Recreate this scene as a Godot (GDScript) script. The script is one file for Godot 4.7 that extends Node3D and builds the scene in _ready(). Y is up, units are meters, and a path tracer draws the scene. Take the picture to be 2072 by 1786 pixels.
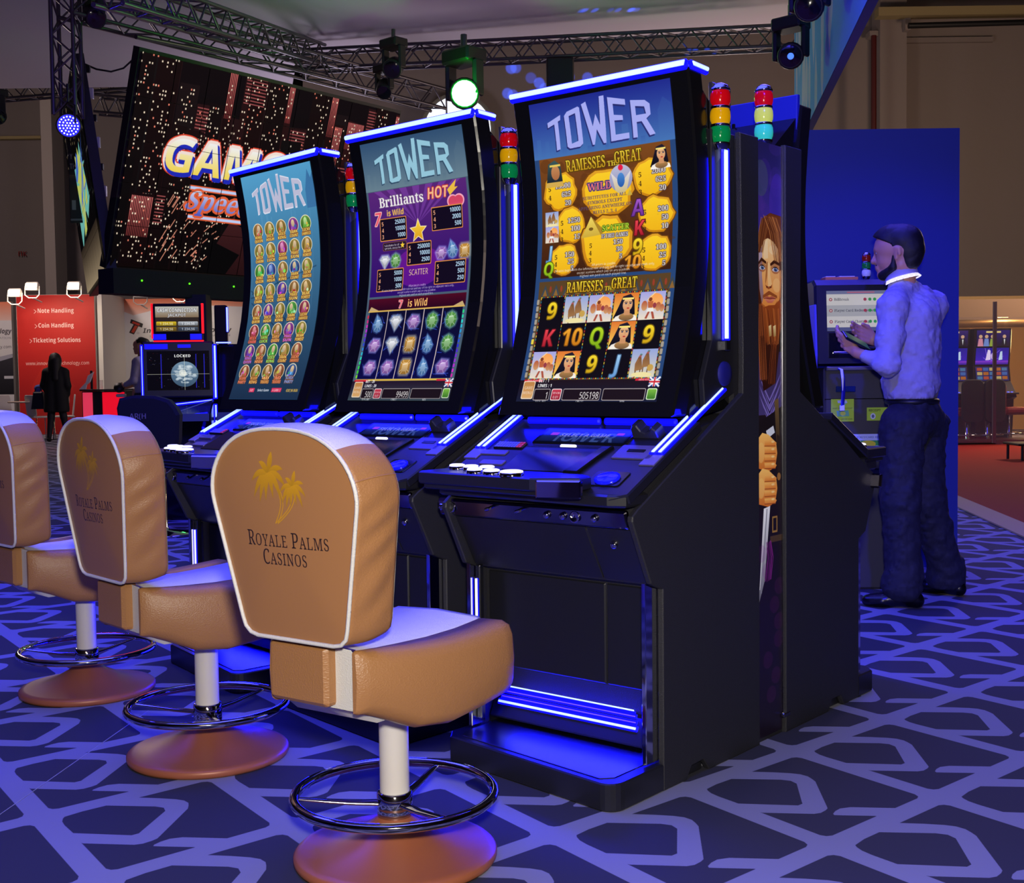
extends Node3D

const FOCAL := 2502.4
const EYE := Vector3(2.1215, 1.113, 2.8382)
const PSI := 0.7485
const PITCH := 0.0519
const ROLL := -0.0131

var mats := {}
var taken := {}
var rng := RandomNumberGenerator.new()
var fonts := {}

func _ready():
	rng.seed = 77
	# camera
	var cam := Camera3D.new()
	cam.name = "camera"
	cam.fov = rad_to_deg(2.0 * atan(893.0 / FOCAL))
	cam.near = 0.05
	cam.far = 200.0
	cam.position = EYE
	cam.basis = Basis(Vector3.UP, PSI) * Basis(Vector3.RIGHT, -PITCH) * Basis(Vector3.BACK, ROLL)
	add_child(cam)
	cam.current = true
	# air, exposure
	var we := WorldEnvironment.new()
	we.name = "environment"
	var env := Environment.new()
	env.background_mode = Environment.BG_COLOR
	env.background_color = Color(0.02, 0.02, 0.03)
	env.tonemap_mode = Environment.TONE_MAPPER_LINEAR
	env.tonemap_exposure = 1.0
	env.sdfgi_enabled = true
	env.ssao_enabled = true
	env.ssil_enabled = true
	we.environment = env
	add_child(we)
	lights()
	materials()
	structure()
	machines()
	stools()
	right_side()
	left_side()
	rigging()
	people()

func omni(called: String, pos: Vector3, col: Color, energy: float, size := 0.1, parent: Node = self):
	var l := OmniLight3D.new()
	l.name = called
	l.light_color = col
	l.light_energy = energy
	l.light_size = size
	l.omni_range = 60.0
	l.omni_attenuation = 2.0
	l.shadow_enabled = true
	parent.add_child(l, true)
	l.position = pos
	return l

func spot(called: String, pos: Vector3, target: Vector3, col: Color, energy: float, angle: float, size := 0.1, blend := 0.6):
	var l := SpotLight3D.new()
	l.name = called
	l.light_color = col
	l.light_energy = energy
	l.light_size = size
	l.spot_range = 80.0
	l.spot_attenuation = 2.0
	l.spot_angle = angle
	l.spot_angle_attenuation = blend
	l.shadow_enabled = true
	add_child(l, true)
	l.position = pos
	l.basis = Basis.looking_at(target - pos, Vector3.UP if absf((target - pos).normalized().y) < 0.98 else Vector3.RIGHT)
	return l

func area(called: String, pos: Vector3, towards: Vector3, col: Color, energy: float, size: Vector2, parent: Node = self):
	var l := AreaLight3D.new()
	l.name = called
	l.light_color = col
	l.light_energy = energy
	l.area_size = size
	l.area_range = 60.0
	l.area_attenuation = 2.0
	l.shadow_enabled = true
	parent.add_child(l, true)
	l.position = pos
	l.basis = Basis.looking_at(towards, Vector3.UP if absf(towards.normalized().y) < 0.98 else Vector3.RIGHT)
	return l

func lights():
	# the photographer's flash, beside and above the lens
	spot("camera_flash", EYE + stage(0.05, -0.02, 0.22), EYE + stage(0.0, 4.0, -0.35), Color(1.0, 0.97, 0.91), 8.4, 38.0, 0.06, 0.6)
	# violet-blue wash from the rig over the carpet
	area("violet_rig_wash", EYE + stage(-0.6, 3.2, 4.5), Vector3(0, -1, 0), Color(0.34, 0.37, 1.0), 28.0, Vector2(5.0, 5.0))
	area("blue_rig_wash", EYE + stage(2.2, 7.6, 4.2), Vector3(-0.1, -1, 0), Color(0.3, 0.26, 1.0), 30.0, Vector2(2.5, 2.5))
	area("blue_rig_wash", EYE + stage(-3.2, 6.0, 4.2), Vector3(0, -1, 0), Color(0.16, 0.17, 1.0), 36.0, Vector2(2.5, 2.5))
	# canopy uplight
	area("violet_canopy_wash", EYE + stage(-3.0, 10.5, 2.2), Vector3(0, 1, 0), Color(0.95, 0.52, 1.0), 2.7, Vector2(10, 9))
	# dull warm hall lamps
	omni("hall_lamp", EYE + stage(9.0, 18.0, 3.0), Color(1.0, 0.86, 0.76), 15.0, 0.6)
	omni("hall_lamp", EYE + stage(-2.5, 20.5, 2.6), Color(0.95, 0.9, 1.0), 4.6, 0.6)
	omni("hall_lamp", EYE + stage(3.5, 20.0, 2.6), Color(1.0, 0.92, 0.88), 4.6, 0.6)
	# blue moving head aimed at the kiosk corner
	spot("blue_kiosk_spot", EYE + stage(0.6, -0.6, 3.6), EYE + stage(1.95, 6.1, -0.1), Color(0.13, 0.11, 1.0), 52.0, 12.0, 0.12, 0.6)
	omni("hall_lamp", EYE + stage(-11.0, 25.0, 5.0), Color(1.0, 0.9, 0.88), 14.0, 0.6)
	omni("hall_lamp", EYE + stage(0.5, -6.0, 3.0), Color(1.0, 0.88, 0.82), 3.0, 1.0)

# --- places: the camera's heading gives a frame r (right), f (forward), h (up)
func stage(r: float, f: float, h: float) -> Vector3:
	return Vector3(r * cos(PSI) - f * sin(PSI), h, -r * sin(PSI) - f * cos(PSI))

func at(x: float, y: float, f: float) -> Vector3:
	var u := x - 1036.0
	var v := y - 892.92
	var u2 := u * cos(ROLL) + v * sin(ROLL)
	var v2 := -u * sin(ROLL) + v * cos(ROLL)
	var X := u2 / FOCAL
	var Y := -v2 / FOCAL
	var h := Y * cos(PITCH) - sin(PITCH)
	var z := cos(PITCH) + Y * sin(PITCH)
	return EYE + stage(X / z * f, f, h / z * f)

func foot(x: float, y: float, f: float) -> Vector3:
	var p := at(x, y, f)
	return Vector3(p.x, 0, p.z)

func ground(x: float, y: float) -> Vector3:
	var a := at(x, y, 1.0) - EYE
	return EYE + a * (-EYE.y / a.y)

# --- naming
func numbered(called: String) -> String:
	if not taken.has(called):
		taken[called] = 0
		return called
	taken[called] += 1
	return "%s_%03d" % [called, taken[called]]

func tag(o, label: String, category: String, group := "", kind := ""):
	o.set_meta("label", label)
	if category: o.set_meta("category", category)
	if group: o.set_meta("group", group)
	if kind: o.set_meta("kind", kind)
	return o

func thing(called: String, label: String, category: String, pos := Vector3.ZERO, yaw := 0.0, group := "") -> Node3D:
	var o := Node3D.new()
	o.name = numbered(called)
	add_child(o)
	o.position = pos
	o.rotation.y = yaw
	return tag(o, label, category, group)

func obj(called: String, st, m, parent: Node = self, label := ""):
	var o := MeshInstance3D.new()
	if st is SurfaceTool:
		st.generate_normals()
		o.mesh = st.commit()
	else:
		o.mesh = st
	o.material_override = m
	if parent == self:
		o.name = numbered(called)
	else:
		var n := called
		var k := 0
		while parent.has_node(NodePath(n)):
			k += 1
			n = "%s_%03d" % [called, k]
		o.name = n
	parent.add_child(o)
	if label: o.set_meta("label", label)
	return o

func struct(called: String, st, m, parent: Node = self):
	var o = obj(called, st, m, parent)
	if parent == self: o.set_meta("kind", "structure")
	return o

func dup(root: Node3D, label: String, pos: Vector3, yaw: float):
	var base: String = root.get_meta("base") if root.has_meta("base") else root.name
	var r = root.duplicate()
	r.name = numbered(base)
	add_child(r)
	r.position = pos
	r.rotation.y = yaw
	r.set_meta("label", label)
	return r

# --- shapes
func begin() -> SurfaceTool:
	var st := SurfaceTool.new()
	st.begin(Mesh.PRIMITIVE_TRIANGLES)
	st.set_smooth_group(-1)
	return st

func tri(st, a, b, c):
	st.add_vertex(a); st.add_vertex(b); st.add_vertex(c)

func quad(st, a, b, c, d):
	tri(st, a, b, c); tri(st, a, c, d)

func quv(st, a, b, c, d):   # a top left, b top right, c bottom right, d bottom left
	for k in [[a, 0, 0], [b, 1, 0], [c, 1, 1], [a, 0, 0], [c, 1, 1], [d, 0, 1]]:
		st.set_uv(Vector2(k[1], k[2])); st.add_vertex(k[0])

func box(st, c: Vector3, s: Vector3, b := Basis()):
	var h := s * 0.5
	var v := []
	for i in 8:
		v.append(c + b * Vector3(h.x * (1 if i & 1 else -1), h.y * (1 if i & 2 else -1), h.z * (1 if i & 4 else -1)))
	for q in [[4, 6, 7, 5], [1, 3, 2, 0], [0, 2, 6, 4], [5, 7, 3, 1], [2, 3, 7, 6], [0, 4, 5, 1]]:
		quad(st, v[q[0]], v[q[1]], v[q[2]], v[q[3]])
	return st

func span(st, lo: Vector3, hi: Vector3):
	return box(st, (lo + hi) * 0.5, (hi - lo).abs())

func rbox(st, c: Vector3, s: Vector3, r: float, b := Basis(), round_n := 2):
	# box with rounded edges round its z axis and chamfered ends
	var poly := PackedVector2Array()
	var hx := s.x * 0.5 - r
	var hy := s.y * 0.5 - r
	for k in 4:
		var cx := hx if k == 0 or k == 3 else -hx
		var cy := hy if k < 2 else -hy
		for i in round_n + 1:
			var t := PI * 0.5 * (k + float(i) / round_n)
			poly.append(Vector2(cx + r * cos(t), cy + r * sin(t)))
	return prism(st, poly, c - b.z * s.z * 0.5, b.x, b.y, b.z * s.z, minf(r, s.z * 0.3))

func inset(poly: PackedVector2Array, d: float) -> PackedVector2Array:
	var out := PackedVector2Array()
	var n := poly.size()
	for i in n:
		var a := poly[(i + n - 1) % n]
		var p := poly[i]
		var q := poly[(i + 1) % n]
		var e := (p - a).normalized()
		var f := (q - p).normalized()
		var m1 := Vector2(-e.y, e.x)
		var m2 := Vector2(-f.y, f.x)
		var m := (m1 + m2)
		m = m / maxf(m.length_squared() * 0.5, 0.4)
		out.append(p + m * d)
	return out

func prism(st, poly: PackedVector2Array, o: Vector3, ex: Vector3, ey: Vector3, ez: Vector3, bevel := 0.0, smooth := -1):
	if Geometry2D.is_polygon_clockwise(poly):
		poly.reverse()
	var n := poly.size()
	var L := ez.length()
	var zz := ez / L
	var rings := []
	if bevel > 0.0:
		var small := inset(poly, bevel)
		rings = [[small, 0.0], [poly, bevel], [poly, L - bevel], [small, L]]
	else:
		rings = [[poly, 0.0], [poly, L]]
	st.set_smooth_group(smooth)
	for k in rings.size() - 1:
		for i in n:
			var j := (i + 1) % n
			var a: Vector3 = o + ex * rings[k][0][i].x + ey * rings[k][0][i].y + zz * rings[k][1]
			var b: Vector3 = o + ex * rings[k][0][j].x + ey * rings[k][0][j].y + zz * rings[k][1]
			var c: Vector3 = o + ex * rings[k + 1][0][j].x + ey * rings[k + 1][0][j].y + zz * rings[k + 1][1]
			var d: Vector3 = o + ex * rings[k + 1][0][i].x + ey * rings[k + 1][0][i].y + zz * rings[k + 1][1]
			quad(st, a, d, c, b)
	st.set_smooth_group(-1)
	for e in 2:
		var cap: PackedVector2Array = rings[0 if e == 0 else rings.size() - 1][0]
		var off: float = rings[0 if e == 0 else rings.size() - 1][1]
		var idx := Geometry2D.triangulate_polygon(cap)
		for t in range(0, idx.size(), 3):
			var p := []
			for q in 3:
				p.append(o + ex * cap[idx[t + q]].x + ey * cap[idx[t + q]].y + zz * off)
			var nn: Vector3 = (p[1] - p[0]).cross(p[2] - p[0])
			if (nn.dot(zz) > 0.0) == (e == 1): tri(st, p[0], p[2], p[1])
			else: tri(st, p[0], p[1], p[2])
	return st

func tube(st, pts: Array, r, sides := 8, closed := false, caps := true, flat := 1.0):
	var n := pts.size()
	var rings := []
	var up := Vector3.UP
	var lastn := Vector3.ZERO
	for i in n:
		var a: Vector3 = pts[(i + n - 1) % n] if closed or i > 0 else pts[i]
		var b: Vector3 = pts[(i + 1) % n] if closed or i < n - 1 else pts[i]
		var t := (b - a).normalized()
		var nx := Vector3.ZERO
		if i == 0:
			nx = t.cross(Vector3.UP if absf(t.y) < 0.9 else Vector3.RIGHT).normalized()
		else:
			nx = (lastn - t * lastn.dot(t)).normalized()
		lastn = nx
		var ny := t.cross(nx)
		var rr: float = r[i] if r is Array else r
		var ring := PackedVector3Array()
		for k in sides:
			var w := TAU * k / sides
			ring.append(pts[i] + nx * cos(w) * rr + ny * sin(w) * rr * flat)
		rings.append(ring)
	if closed: rings.append(rings[0])
	return loft(st, rings, caps and not closed, caps and not closed)

func loft(st, rings: Array, cap0 := true, cap1 := true, closed := true, group := 1):
	st.set_smooth_group(group)
	var n: int = rings[0].size()
	for k in rings.size() - 1:
		for i in (n if closed else n - 1):
			var j := (i + 1) % n
			quad(st, rings[k][i], rings[k][j], rings[k + 1][j], rings[k + 1][i])
	st.set_smooth_group(-1)
	for e in 2:
		if not (cap0 if e == 0 else cap1): continue
		var ring: PackedVector3Array = rings[0 if e == 0 else rings.size() - 1]
		var c := Vector3.ZERO
		for p in ring: c += p
		c /= n
		for i in n:
			if e == 0: tri(st, c, ring[(i + 1) % n], ring[i])
			else: tri(st, c, ring[i], ring[(i + 1) % n])
	return st

func lathe(st, prof: Array, segs := 24, o := Vector3.ZERO, b := Basis(), group := 1):
	var rings := []
	for p in prof:
		var ring := PackedVector3Array()
		for k in segs:
			var w := TAU * k / segs
			ring.append(o + b * Vector3(p[0] * cos(w), p[1], p[0] * sin(w)))
		rings.append(ring)
	return loft(st, rings, prof[0][0] > 0.0005, prof[-1][0] > 0.0005, true, group)

func ball(st, c: Vector3, r: Vector3, segs := 14, b := Basis()):
	var prof := []
	for i in 9:
		var t := PI * i / 8.0
		prof.append([maxf(sin(t), 0.0001), -cos(t)])
	return lathe(st, prof, segs, c, Basis(b.x * r.x, b.y * r.y, b.z * r.z))

func vec(a: Array) -> PackedVector2Array:
	var p := PackedVector2Array()
	for i in range(0, a.size(), 2): p.append(Vector2(a[i], a[i + 1]))
	return p

# --- materials
func mat(key: String, col: Color, rough := 0.6, metal := 0.0, emis = null, energy := 1.0) -> StandardMaterial3D:
	if mats.has(key): return mats[key]
	var m := StandardMaterial3D.new()
	m.resource_name = key
	m.albedo_color = col
	m.roughness = rough
	m.metallic = metal
	if emis != null:
		m.emission_enabled = true
		m.emission = emis
		m.emission_energy_multiplier = energy
	mats[key] = m
	return m

func screen_mat(key: String, im: Image, energy := 1.0, rough := 0.12) -> StandardMaterial3D:
	var m := mat(key, Color(0.02, 0.02, 0.025), rough)
	m.emission_enabled = true
	m.emission = Color.WHITE
	m.emission_operator = BaseMaterial3D.EMISSION_OP_MULTIPLY
	m.emission_texture = ImageTexture.create_from_image(im)
	m.emission_energy_multiplier = energy
	m.texture_repeat = false
	return m

func print_mat(key: String, im: Image, rough := 0.6) -> StandardMaterial3D:
	var m := mat(key, Color.WHITE, rough)
	m.albedo_texture = ImageTexture.create_from_image(im)
	m.texture_repeat = false
	return m

func bump(m: StandardMaterial3D, freq: float, strength: float, scale := Vector3.ONE, seed_n := 1, cell := false):
	var n := FastNoiseLite.new()
	n.seed = seed_n
	n.frequency = freq
	if cell: n.noise_type = FastNoiseLite.TYPE_CELLULAR
	var t := NoiseTexture2D.new()
	t.width = 256
	t.height = 256
	t.seamless = true
	t.as_normal_map = true
	t.bump_strength = strength
	t.noise = n
	m.normal_enabled = true
	m.normal_texture = t
	m.uv1_triplanar = true
	m.uv1_scale = scale
	return m

func materials():
	mat("black_panel", Color(0.155, 0.153, 0.175), 0.55)
	bump(mats["black_panel"], 0.2, 1.5, Vector3.ONE * 6.0, 3)
	mat("black_gloss", Color(0.07, 0.07, 0.08), 0.12)
	mat("black_satin", Color(0.12, 0.12, 0.14), 0.35)
	mat("deck_metal", Color(0.2, 0.2, 0.26), 0.3, 0.6)
	mat("dark_metal", Color(0.3, 0.3, 0.33), 0.25, 0.9)
	mat("plate_metal", Color(0.5, 0.5, 0.52), 0.28, 1.0)
	mat("chrome", Color(0.75, 0.75, 0.78), 0.07, 1.0)
	mat("led_core", Color(0.8, 0.85, 1.0), 0.4, 0.0, Color(0.62, 0.72, 1.0), 1.6)
	mat("led_white", Color(0.8, 0.85, 1.0), 0.4, 0.0, Color(0.9, 0.88, 1.0), 1.6)
	mat("led_blue", Color(0.05, 0.05, 0.6), 0.3, 0.0, Color(0.03, 0.03, 1.0), 1.6)
	mat("leather_tan", Color(0.655, 0.462, 0.285), 0.42)
	bump(mats["leather_tan"], 0.12, 2.0, Vector3.ONE * 9.0, 5, true)
	mat("leather_white", Color(0.86, 0.85, 0.83), 0.42)
	bump(mats["leather_white"], 0.12, 2.0, Vector3.ONE * 9.0, 5, true)
	mat("white_paint", Color(0.86, 0.84, 0.82), 0.35)
	mat("copper", Color(0.66, 0.38, 0.25), 0.42, 0.1)
	mat("truss_metal", Color(0.36, 0.34, 0.37), 0.4, 0.7)
	mat("fixture_black", Color(0.06, 0.06, 0.07), 0.5)

# --- a small painter: fills polygons and letters into an Image at twice the size, then halves it
class Canvas:
	var im: Image
	var s: float
	var wpx: int
	var hpx: int
	var solid := {}
	var rows := PackedVector2Array()   # optional remap of y: pairs (from, to)
	func remap_y(y: float) -> float:
		for i in rows.size() - 1:
			if y <= rows[i + 1].x: return lerpf(rows[i].y, rows[i + 1].y, (y - rows[i].x) / (rows[i + 1].x - rows[i].x))
		return y
	func _init(w: float, h: float, px_w: int, bg := Color.BLACK):
		s = 2.0 * px_w / w
		wpx = px_w * 2
		hpx = int(round(h * s / 2.0)) * 2
		im = Image.create(wpx, hpx, false, Image.FORMAT_RGBA8)
		im.fill(bg)
	func run(x0: int, y: int, n: int, c: Color):
		if c.a > 0.99:
			im.fill_rect(Rect2i(x0, y, n, 1), c)
			return
		var k := c.to_rgba32()
		if not solid.has(k):
			var t := Image.create(wpx, 1, false, Image.FORMAT_RGBA8)
			t.fill(c)
			solid[k] = t
		im.blend_rect(solid[k], Rect2i(0, 0, n, 1), Vector2i(x0, y))
	func fill(contours: Array, top: Color, bottom = null):
		var ys := INF
		var ye := -INF
		var ed := []
		for c0 in contours:
			var c: PackedVector2Array = c0
			if rows.size():
				c = PackedVector2Array()
				for v in c0: c.append(Vector2(v.x, remap_y(v.y)))
			var n: int = c.size()
			for i in n:
				var a: Vector2 = c[i] * s
				var b: Vector2 = c[(i + 1) % n] * s
				ys = minf(ys, a.y)
				ye = maxf(ye, a.y)
				if a.y != b.y: ed.append([a, b] if a.y < b.y else [b, a])
		var y0 := clampi(int(ceil(ys - 0.5)), 0, hpx)
		var y1 := clampi(int(ceil(ye - 0.5)), 0, hpx)
		for y in range(y0, y1):
			var yc := y + 0.5
			var xs := PackedFloat32Array()
			for e in ed:
				if e[0].y <= yc and e[1].y > yc:
					xs.append(e[0].x + (yc - e[0].y) / (e[1].y - e[0].y) * (e[1].x - e[0].x))
			xs.sort()
			var col := top
			if bottom != null: col = top.lerp(bottom, clampf((yc - ys) / maxf(ye - ys, 0.001), 0, 1))
			for k in range(0, xs.size() - 1, 2):
				var xa := clampi(int(round(xs[k])), 0, wpx)
				var xb := clampi(int(round(xs[k + 1])), 0, wpx)
				if xb > xa: run(xa, y, xb - xa, col)
	func poly(a: Array, top: Color, bottom = null):
		var p := PackedVector2Array()
		for i in range(0, a.size(), 2): p.append(Vector2(a[i], a[i + 1]))
		fill([p], top, bottom)
	func rect(x: float, y: float, w: float, h: float, top: Color, bottom = null):
		poly([x, y, x + w, y, x + w, y + h, x, y + h], top, bottom)
	func oval(cx: float, cy: float, rx: float, ry: float, top: Color, bottom = null, n := 28, wob := 0.0, sd := 0):
		var p := PackedVector2Array()
		var r := RandomNumberGenerator.new()
		r.seed = sd + 5
		for i in n:
			var t := TAU * i / n
			var k := 1.0 + wob * (r.randf() - 0.5)
			p.append(Vector2(cx + cos(t) * rx * k, cy + sin(t) * ry * k))
		fill([p], top, bottom)
	func rrect(x: float, y: float, w: float, h: float, r: float, top: Color, bottom = null):
		var p := PackedVector2Array()
		for k in 4:
			var cx := x + w - r if k == 0 or k == 3 else x + r
			var cy := y + h - r if k < 2 else y + r
			for i in 5:
				var t := PI * 0.5 * (k + i / 4.0)
				p.append(Vector2(cx + r * cos(t), cy + r * sin(t)))
		fill([p], top, bottom)
	func frame(x: float, y: float, w: float, h: float, t: float, c: Color):
		rect(x, y, w, t, c); rect(x, y + h - t, w, t, c); rect(x, y, t, h, c); rect(x + w - t, y, t, h, c)
	func line(x0: float, y0: float, x1: float, y1: float, t: float, c: Color):
		var d := (Vector2(x1 - x0, y1 - y0)).normalized().orthogonal() * t * 0.5
		poly([x0 + d.x, y0 + d.y, x1 + d.x, y1 + d.y, x1 - d.x, y1 - d.y, x0 - d.x, y0 - d.y], c)
	func star(cx: float, cy: float, r: float, c: Color, b = null):
		var a := []
		for i in 10:
			var t := -PI / 2 + PI * i / 5.0
			var q := r if i % 2 == 0 else r * 0.45
			a += [cx + q * cos(t), cy + q * sin(t)]
		poly(a, c, b)
	func done() -> Image:
		im.resize(wpx / 2, hpx / 2, Image.INTERPOLATE_BILINEAR)
		return im

func font(kind: String):
	if fonts.has(kind): return fonts[kind]
	var f := SystemFont.new()
	f.font_names = PackedStringArray(["Droid Serif" if kind.begins_with("serif") else "Droid Sans"])
	if kind.ends_with("bold"): f.font_weight = 700
	fonts[kind] = [f, f.get_rids()[0], {}]
	return fonts[kind]

# outlines of a line of letters, 1 unit high capitals ~0.72, baseline at y 0, y down; returns [contours, width]
func outline(text: String, kind: String) -> Array:
	var ts := TextServerManager.get_primary_interface()
	var f = font(kind)
	var rid: RID = f[1]
	var x := 0.0
	var out := []
	for ch in text:
		if not f[2].has(ch):
			var gi := ts.font_get_glyph_index(rid, 64, ch.unicode_at(0), 0)
			var adv: float = ts.font_get_glyph_advance(rid, 64, gi).x / 64.0
			var d := ts.font_get_glyph_contours(rid, 64, gi)
			var cs := []
			if d.has("points"):
				var start := 0
				for e in d.contours:
					var pts := []
					for i in range(start, e + 1): pts.append(d.points[i])
					start = e + 1
					var p := PackedVector2Array()
					var n := pts.size()
					for i in n:
						var cur: Vector3 = pts[i]
						var nxt: Vector3 = pts[(i + 1) % n]
						var prv: Vector3 = pts[(i + n - 1) % n]
						if cur.z == 1.0:
							p.append(Vector2(cur.x, cur.y) / 64.0)
						else:
							var a := Vector2(prv.x, prv.y) if prv.z == 1.0 else (Vector2(prv.x, prv.y) + Vector2(cur.x, cur.y)) * 0.5
							var b := Vector2(nxt.x, nxt.y) if nxt.z == 1.0 else (Vector2(nxt.x, nxt.y) + Vector2(cur.x, cur.y)) * 0.5
							var c := Vector2(cur.x, cur.y)
							for t in [0.33, 0.67, 1.0]:
								var q: Vector2 = a.lerp(c, t).lerp(c.lerp(b, t), t)
								p.append(Vector2(q.x, q.y) / 64.0)
					cs.append(p)
			f[2][ch] = [cs, adv]
		for c in f[2][ch][0]:
			var q := PackedVector2Array()
			for v in c: q.append(Vector2(v.x + x, v.y))
			out.append(q)
		x += f[2][ch][1]
	return [out, x]

# o: font, align (0 left, 0.5, 1), w (fit to this width), skew, edge (Color), ew, bottom (Color), rise (baseline slope)
func write(c: Canvas, text: String, x: float, y: float, size: float, col: Color, o := {}):
	var r := outline(text, o.get("font", "sans"))
	var sx: float = size * o.get("sx", 1.0)
	if o.has("w"): sx = o.w / maxf(r[1], 0.01)
	var x0: float = x - r[1] * sx * o.get("align", 0.0)
	var skew: float = o.get("skew", 0.0)
	var rise: float = o.get("rise", 0.0)
	var cs := []
	for k in r[0]:
		var q := PackedVector2Array()
		for v in k:
			var xx: float = x0 + v.x * sx - v.y * size * skew
			q.append(Vector2(xx, y + v.y * size + (xx - x) * rise))
		cs.append(q)
	if o.has("edge"):
		var ew: float = o.get("ew", size * 0.07)
		for k in 8:
			var d := Vector2(cos(TAU * k / 8), sin(TAU * k / 8)) * ew
			var moved := []
			for q in cs:
				var m := PackedVector2Array()
				for v in q: m.append(v + d)
				moved.append(m)
			c.fill(moved, o.edge)
	c.fill(cs, col, o.get("bottom", null))

# --- pictures on the displays (100 units wide, 183 tall)
func sky_title(c: Canvas, top: Color, low: Color, ink: Color, shade: Color):
	c.rect(0, 0, 100, 33.5, top, low)
	rng.seed = 4
	for i in 16:
		var x := 3.0 + i * 6.2
		var hh := rng.randf_range(3, 13)
		c.rect(x, 33.5 - hh, rng.randf_range(2, 5), hh, low.lerp(top, 0.25), low)
	c.poly([90, 16, 94, 9, 99, 13, 100, 33, 90, 33], top.lerp(low, 0.4), low)
	# the word in tall leaning capitals, highest in the middle
	for pass_n in 2:
		var d := 1.0 if pass_n == 0 else 0.0
		var k := shade if pass_n == 0 else ink
		letters_tower(c, 12.5 - d * 0.6, 2.5 + d * 0.9, 75.0, 27.0, k)

func letters_tower(c: Canvas, x: float, y: float, w: float, h: float, k: Color):
	var P := func(a: Array) -> PackedVector2Array:
		var p := PackedVector2Array()
		for i in range(0, a.size(), 2): p.append(Vector2(x + a[i] * w, y + a[i + 1] * h))
		return p
	c.fill([P.call([0.0, 0.37, 0.135, 0.24, 0.13, 0.35, 0.105, 0.375, 0.105, 0.98, 0.068, 1.0, 0.066, 0.42, 0.0, 0.48])], k)
	c.fill([P.call([0.17, 0.28, 0.20, 0.2, 0.31, 0.13, 0.325, 0.16, 0.33, 0.93, 0.30, 0.99, 0.20, 1.0, 0.175, 0.95]), P.call([0.215, 0.3, 0.28, 0.26, 0.285, 0.86, 0.22, 0.9])], k)
	c.fill([P.call([0.345, 0.1, 0.39, 0.06, 0.435, 0.6, 0.47, 0.35, 0.505, 0.6, 0.52, 0.0, 0.565, 0.0, 0.55, 1.0, 0.525, 1.0, 0.47, 0.68, 0.44, 1.0, 0.42, 1.0])], k)
	c.fill([P.call([0.595, 0.05, 0.755, 0.16, 0.755, 0.28, 0.64, 0.21, 0.64, 0.44, 0.72, 0.48, 0.72, 0.58, 0.64, 0.56, 0.64, 0.86, 0.765, 0.86, 0.765, 0.98, 0.595, 0.99])], k)
	c.fill([P.call([0.8, 0.2, 0.93, 0.25, 0.97, 0.34, 0.97, 0.56, 0.93, 0.63, 1.0, 0.97, 0.95, 0.99, 0.885, 0.67, 0.84, 0.67, 0.84, 0.99, 0.8, 0.99]), P.call([0.84, 0.34, 0.92, 0.38, 0.93, 0.53, 0.84, 0.53])], k)

func queen(c: Canvas, x: float, y: float, w: float, h: float, backdrop := true):
	if backdrop: c.rect(x, y, w, h, Color8(225, 120, 50), Color8(250, 215, 90))
	c.poly([x + w * 0.35, y + h * 0.12, x + w * 0.65, y + h * 0.04, x + w * 0.82, y + h * 0.2, x + w * 0.9, y + h * 0.78, x + w * 0.55, y + h * 0.85, x + w * 0.02, y + h * 0.9, x + w * 0.2, y + h * 0.5], Color8(35, 30, 48), Color8(15, 13, 25))
	c.poly([x + w * 0.02, y + h, x + w * 0.12, y + h * 0.84, x + w * 0.45, y + h * 0.72, x + w * 0.7, y + h * 0.74, x + w * 0.95, y + h * 0.84, x + w, y + h], Color8(235, 225, 215), Color8(250, 245, 235))
	c.oval(x + w * 0.56, y + h * 0.86, w * 0.3, h * 0.14, Color8(190, 140, 80), Color8(120, 90, 60))
	c.poly([x + w * 0.45, y + h * 0.6, x + w * 0.68, y + h * 0.6, x + w * 0.7, y + h * 0.8, x + w * 0.45, y + h * 0.8], Color8(205, 145, 100))
	c.oval(x + w * 0.57, y + h * 0.42, w * 0.2, h * 0.24, Color8(238, 190, 140), Color8(215, 150, 105))
	c.rect(x + w * 0.34, y + h * 0.17, w * 0.46, h * 0.07, Color8(250, 225, 120))
	for k in [0.5, 0.68]:
		c.line(x + w * (k - 0.07), y + h * 0.33, x + w * (k + 0.06), y + h * 0.33, h * 0.02, Color8(30, 20, 20))
		c.oval(x + w * k, y + h * 0.38, w * 0.045, h * 0.022, Color8(30, 45, 90))
	c.oval(x + w * 0.6, y + h * 0.55, w * 0.055, h * 0.022, Color8(180, 40, 40))
	c.line(x + w * 0.61, y + h * 0.38, x + w * 0.63, y + h * 0.48, h * 0.014, Color8(185, 125, 85))

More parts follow.
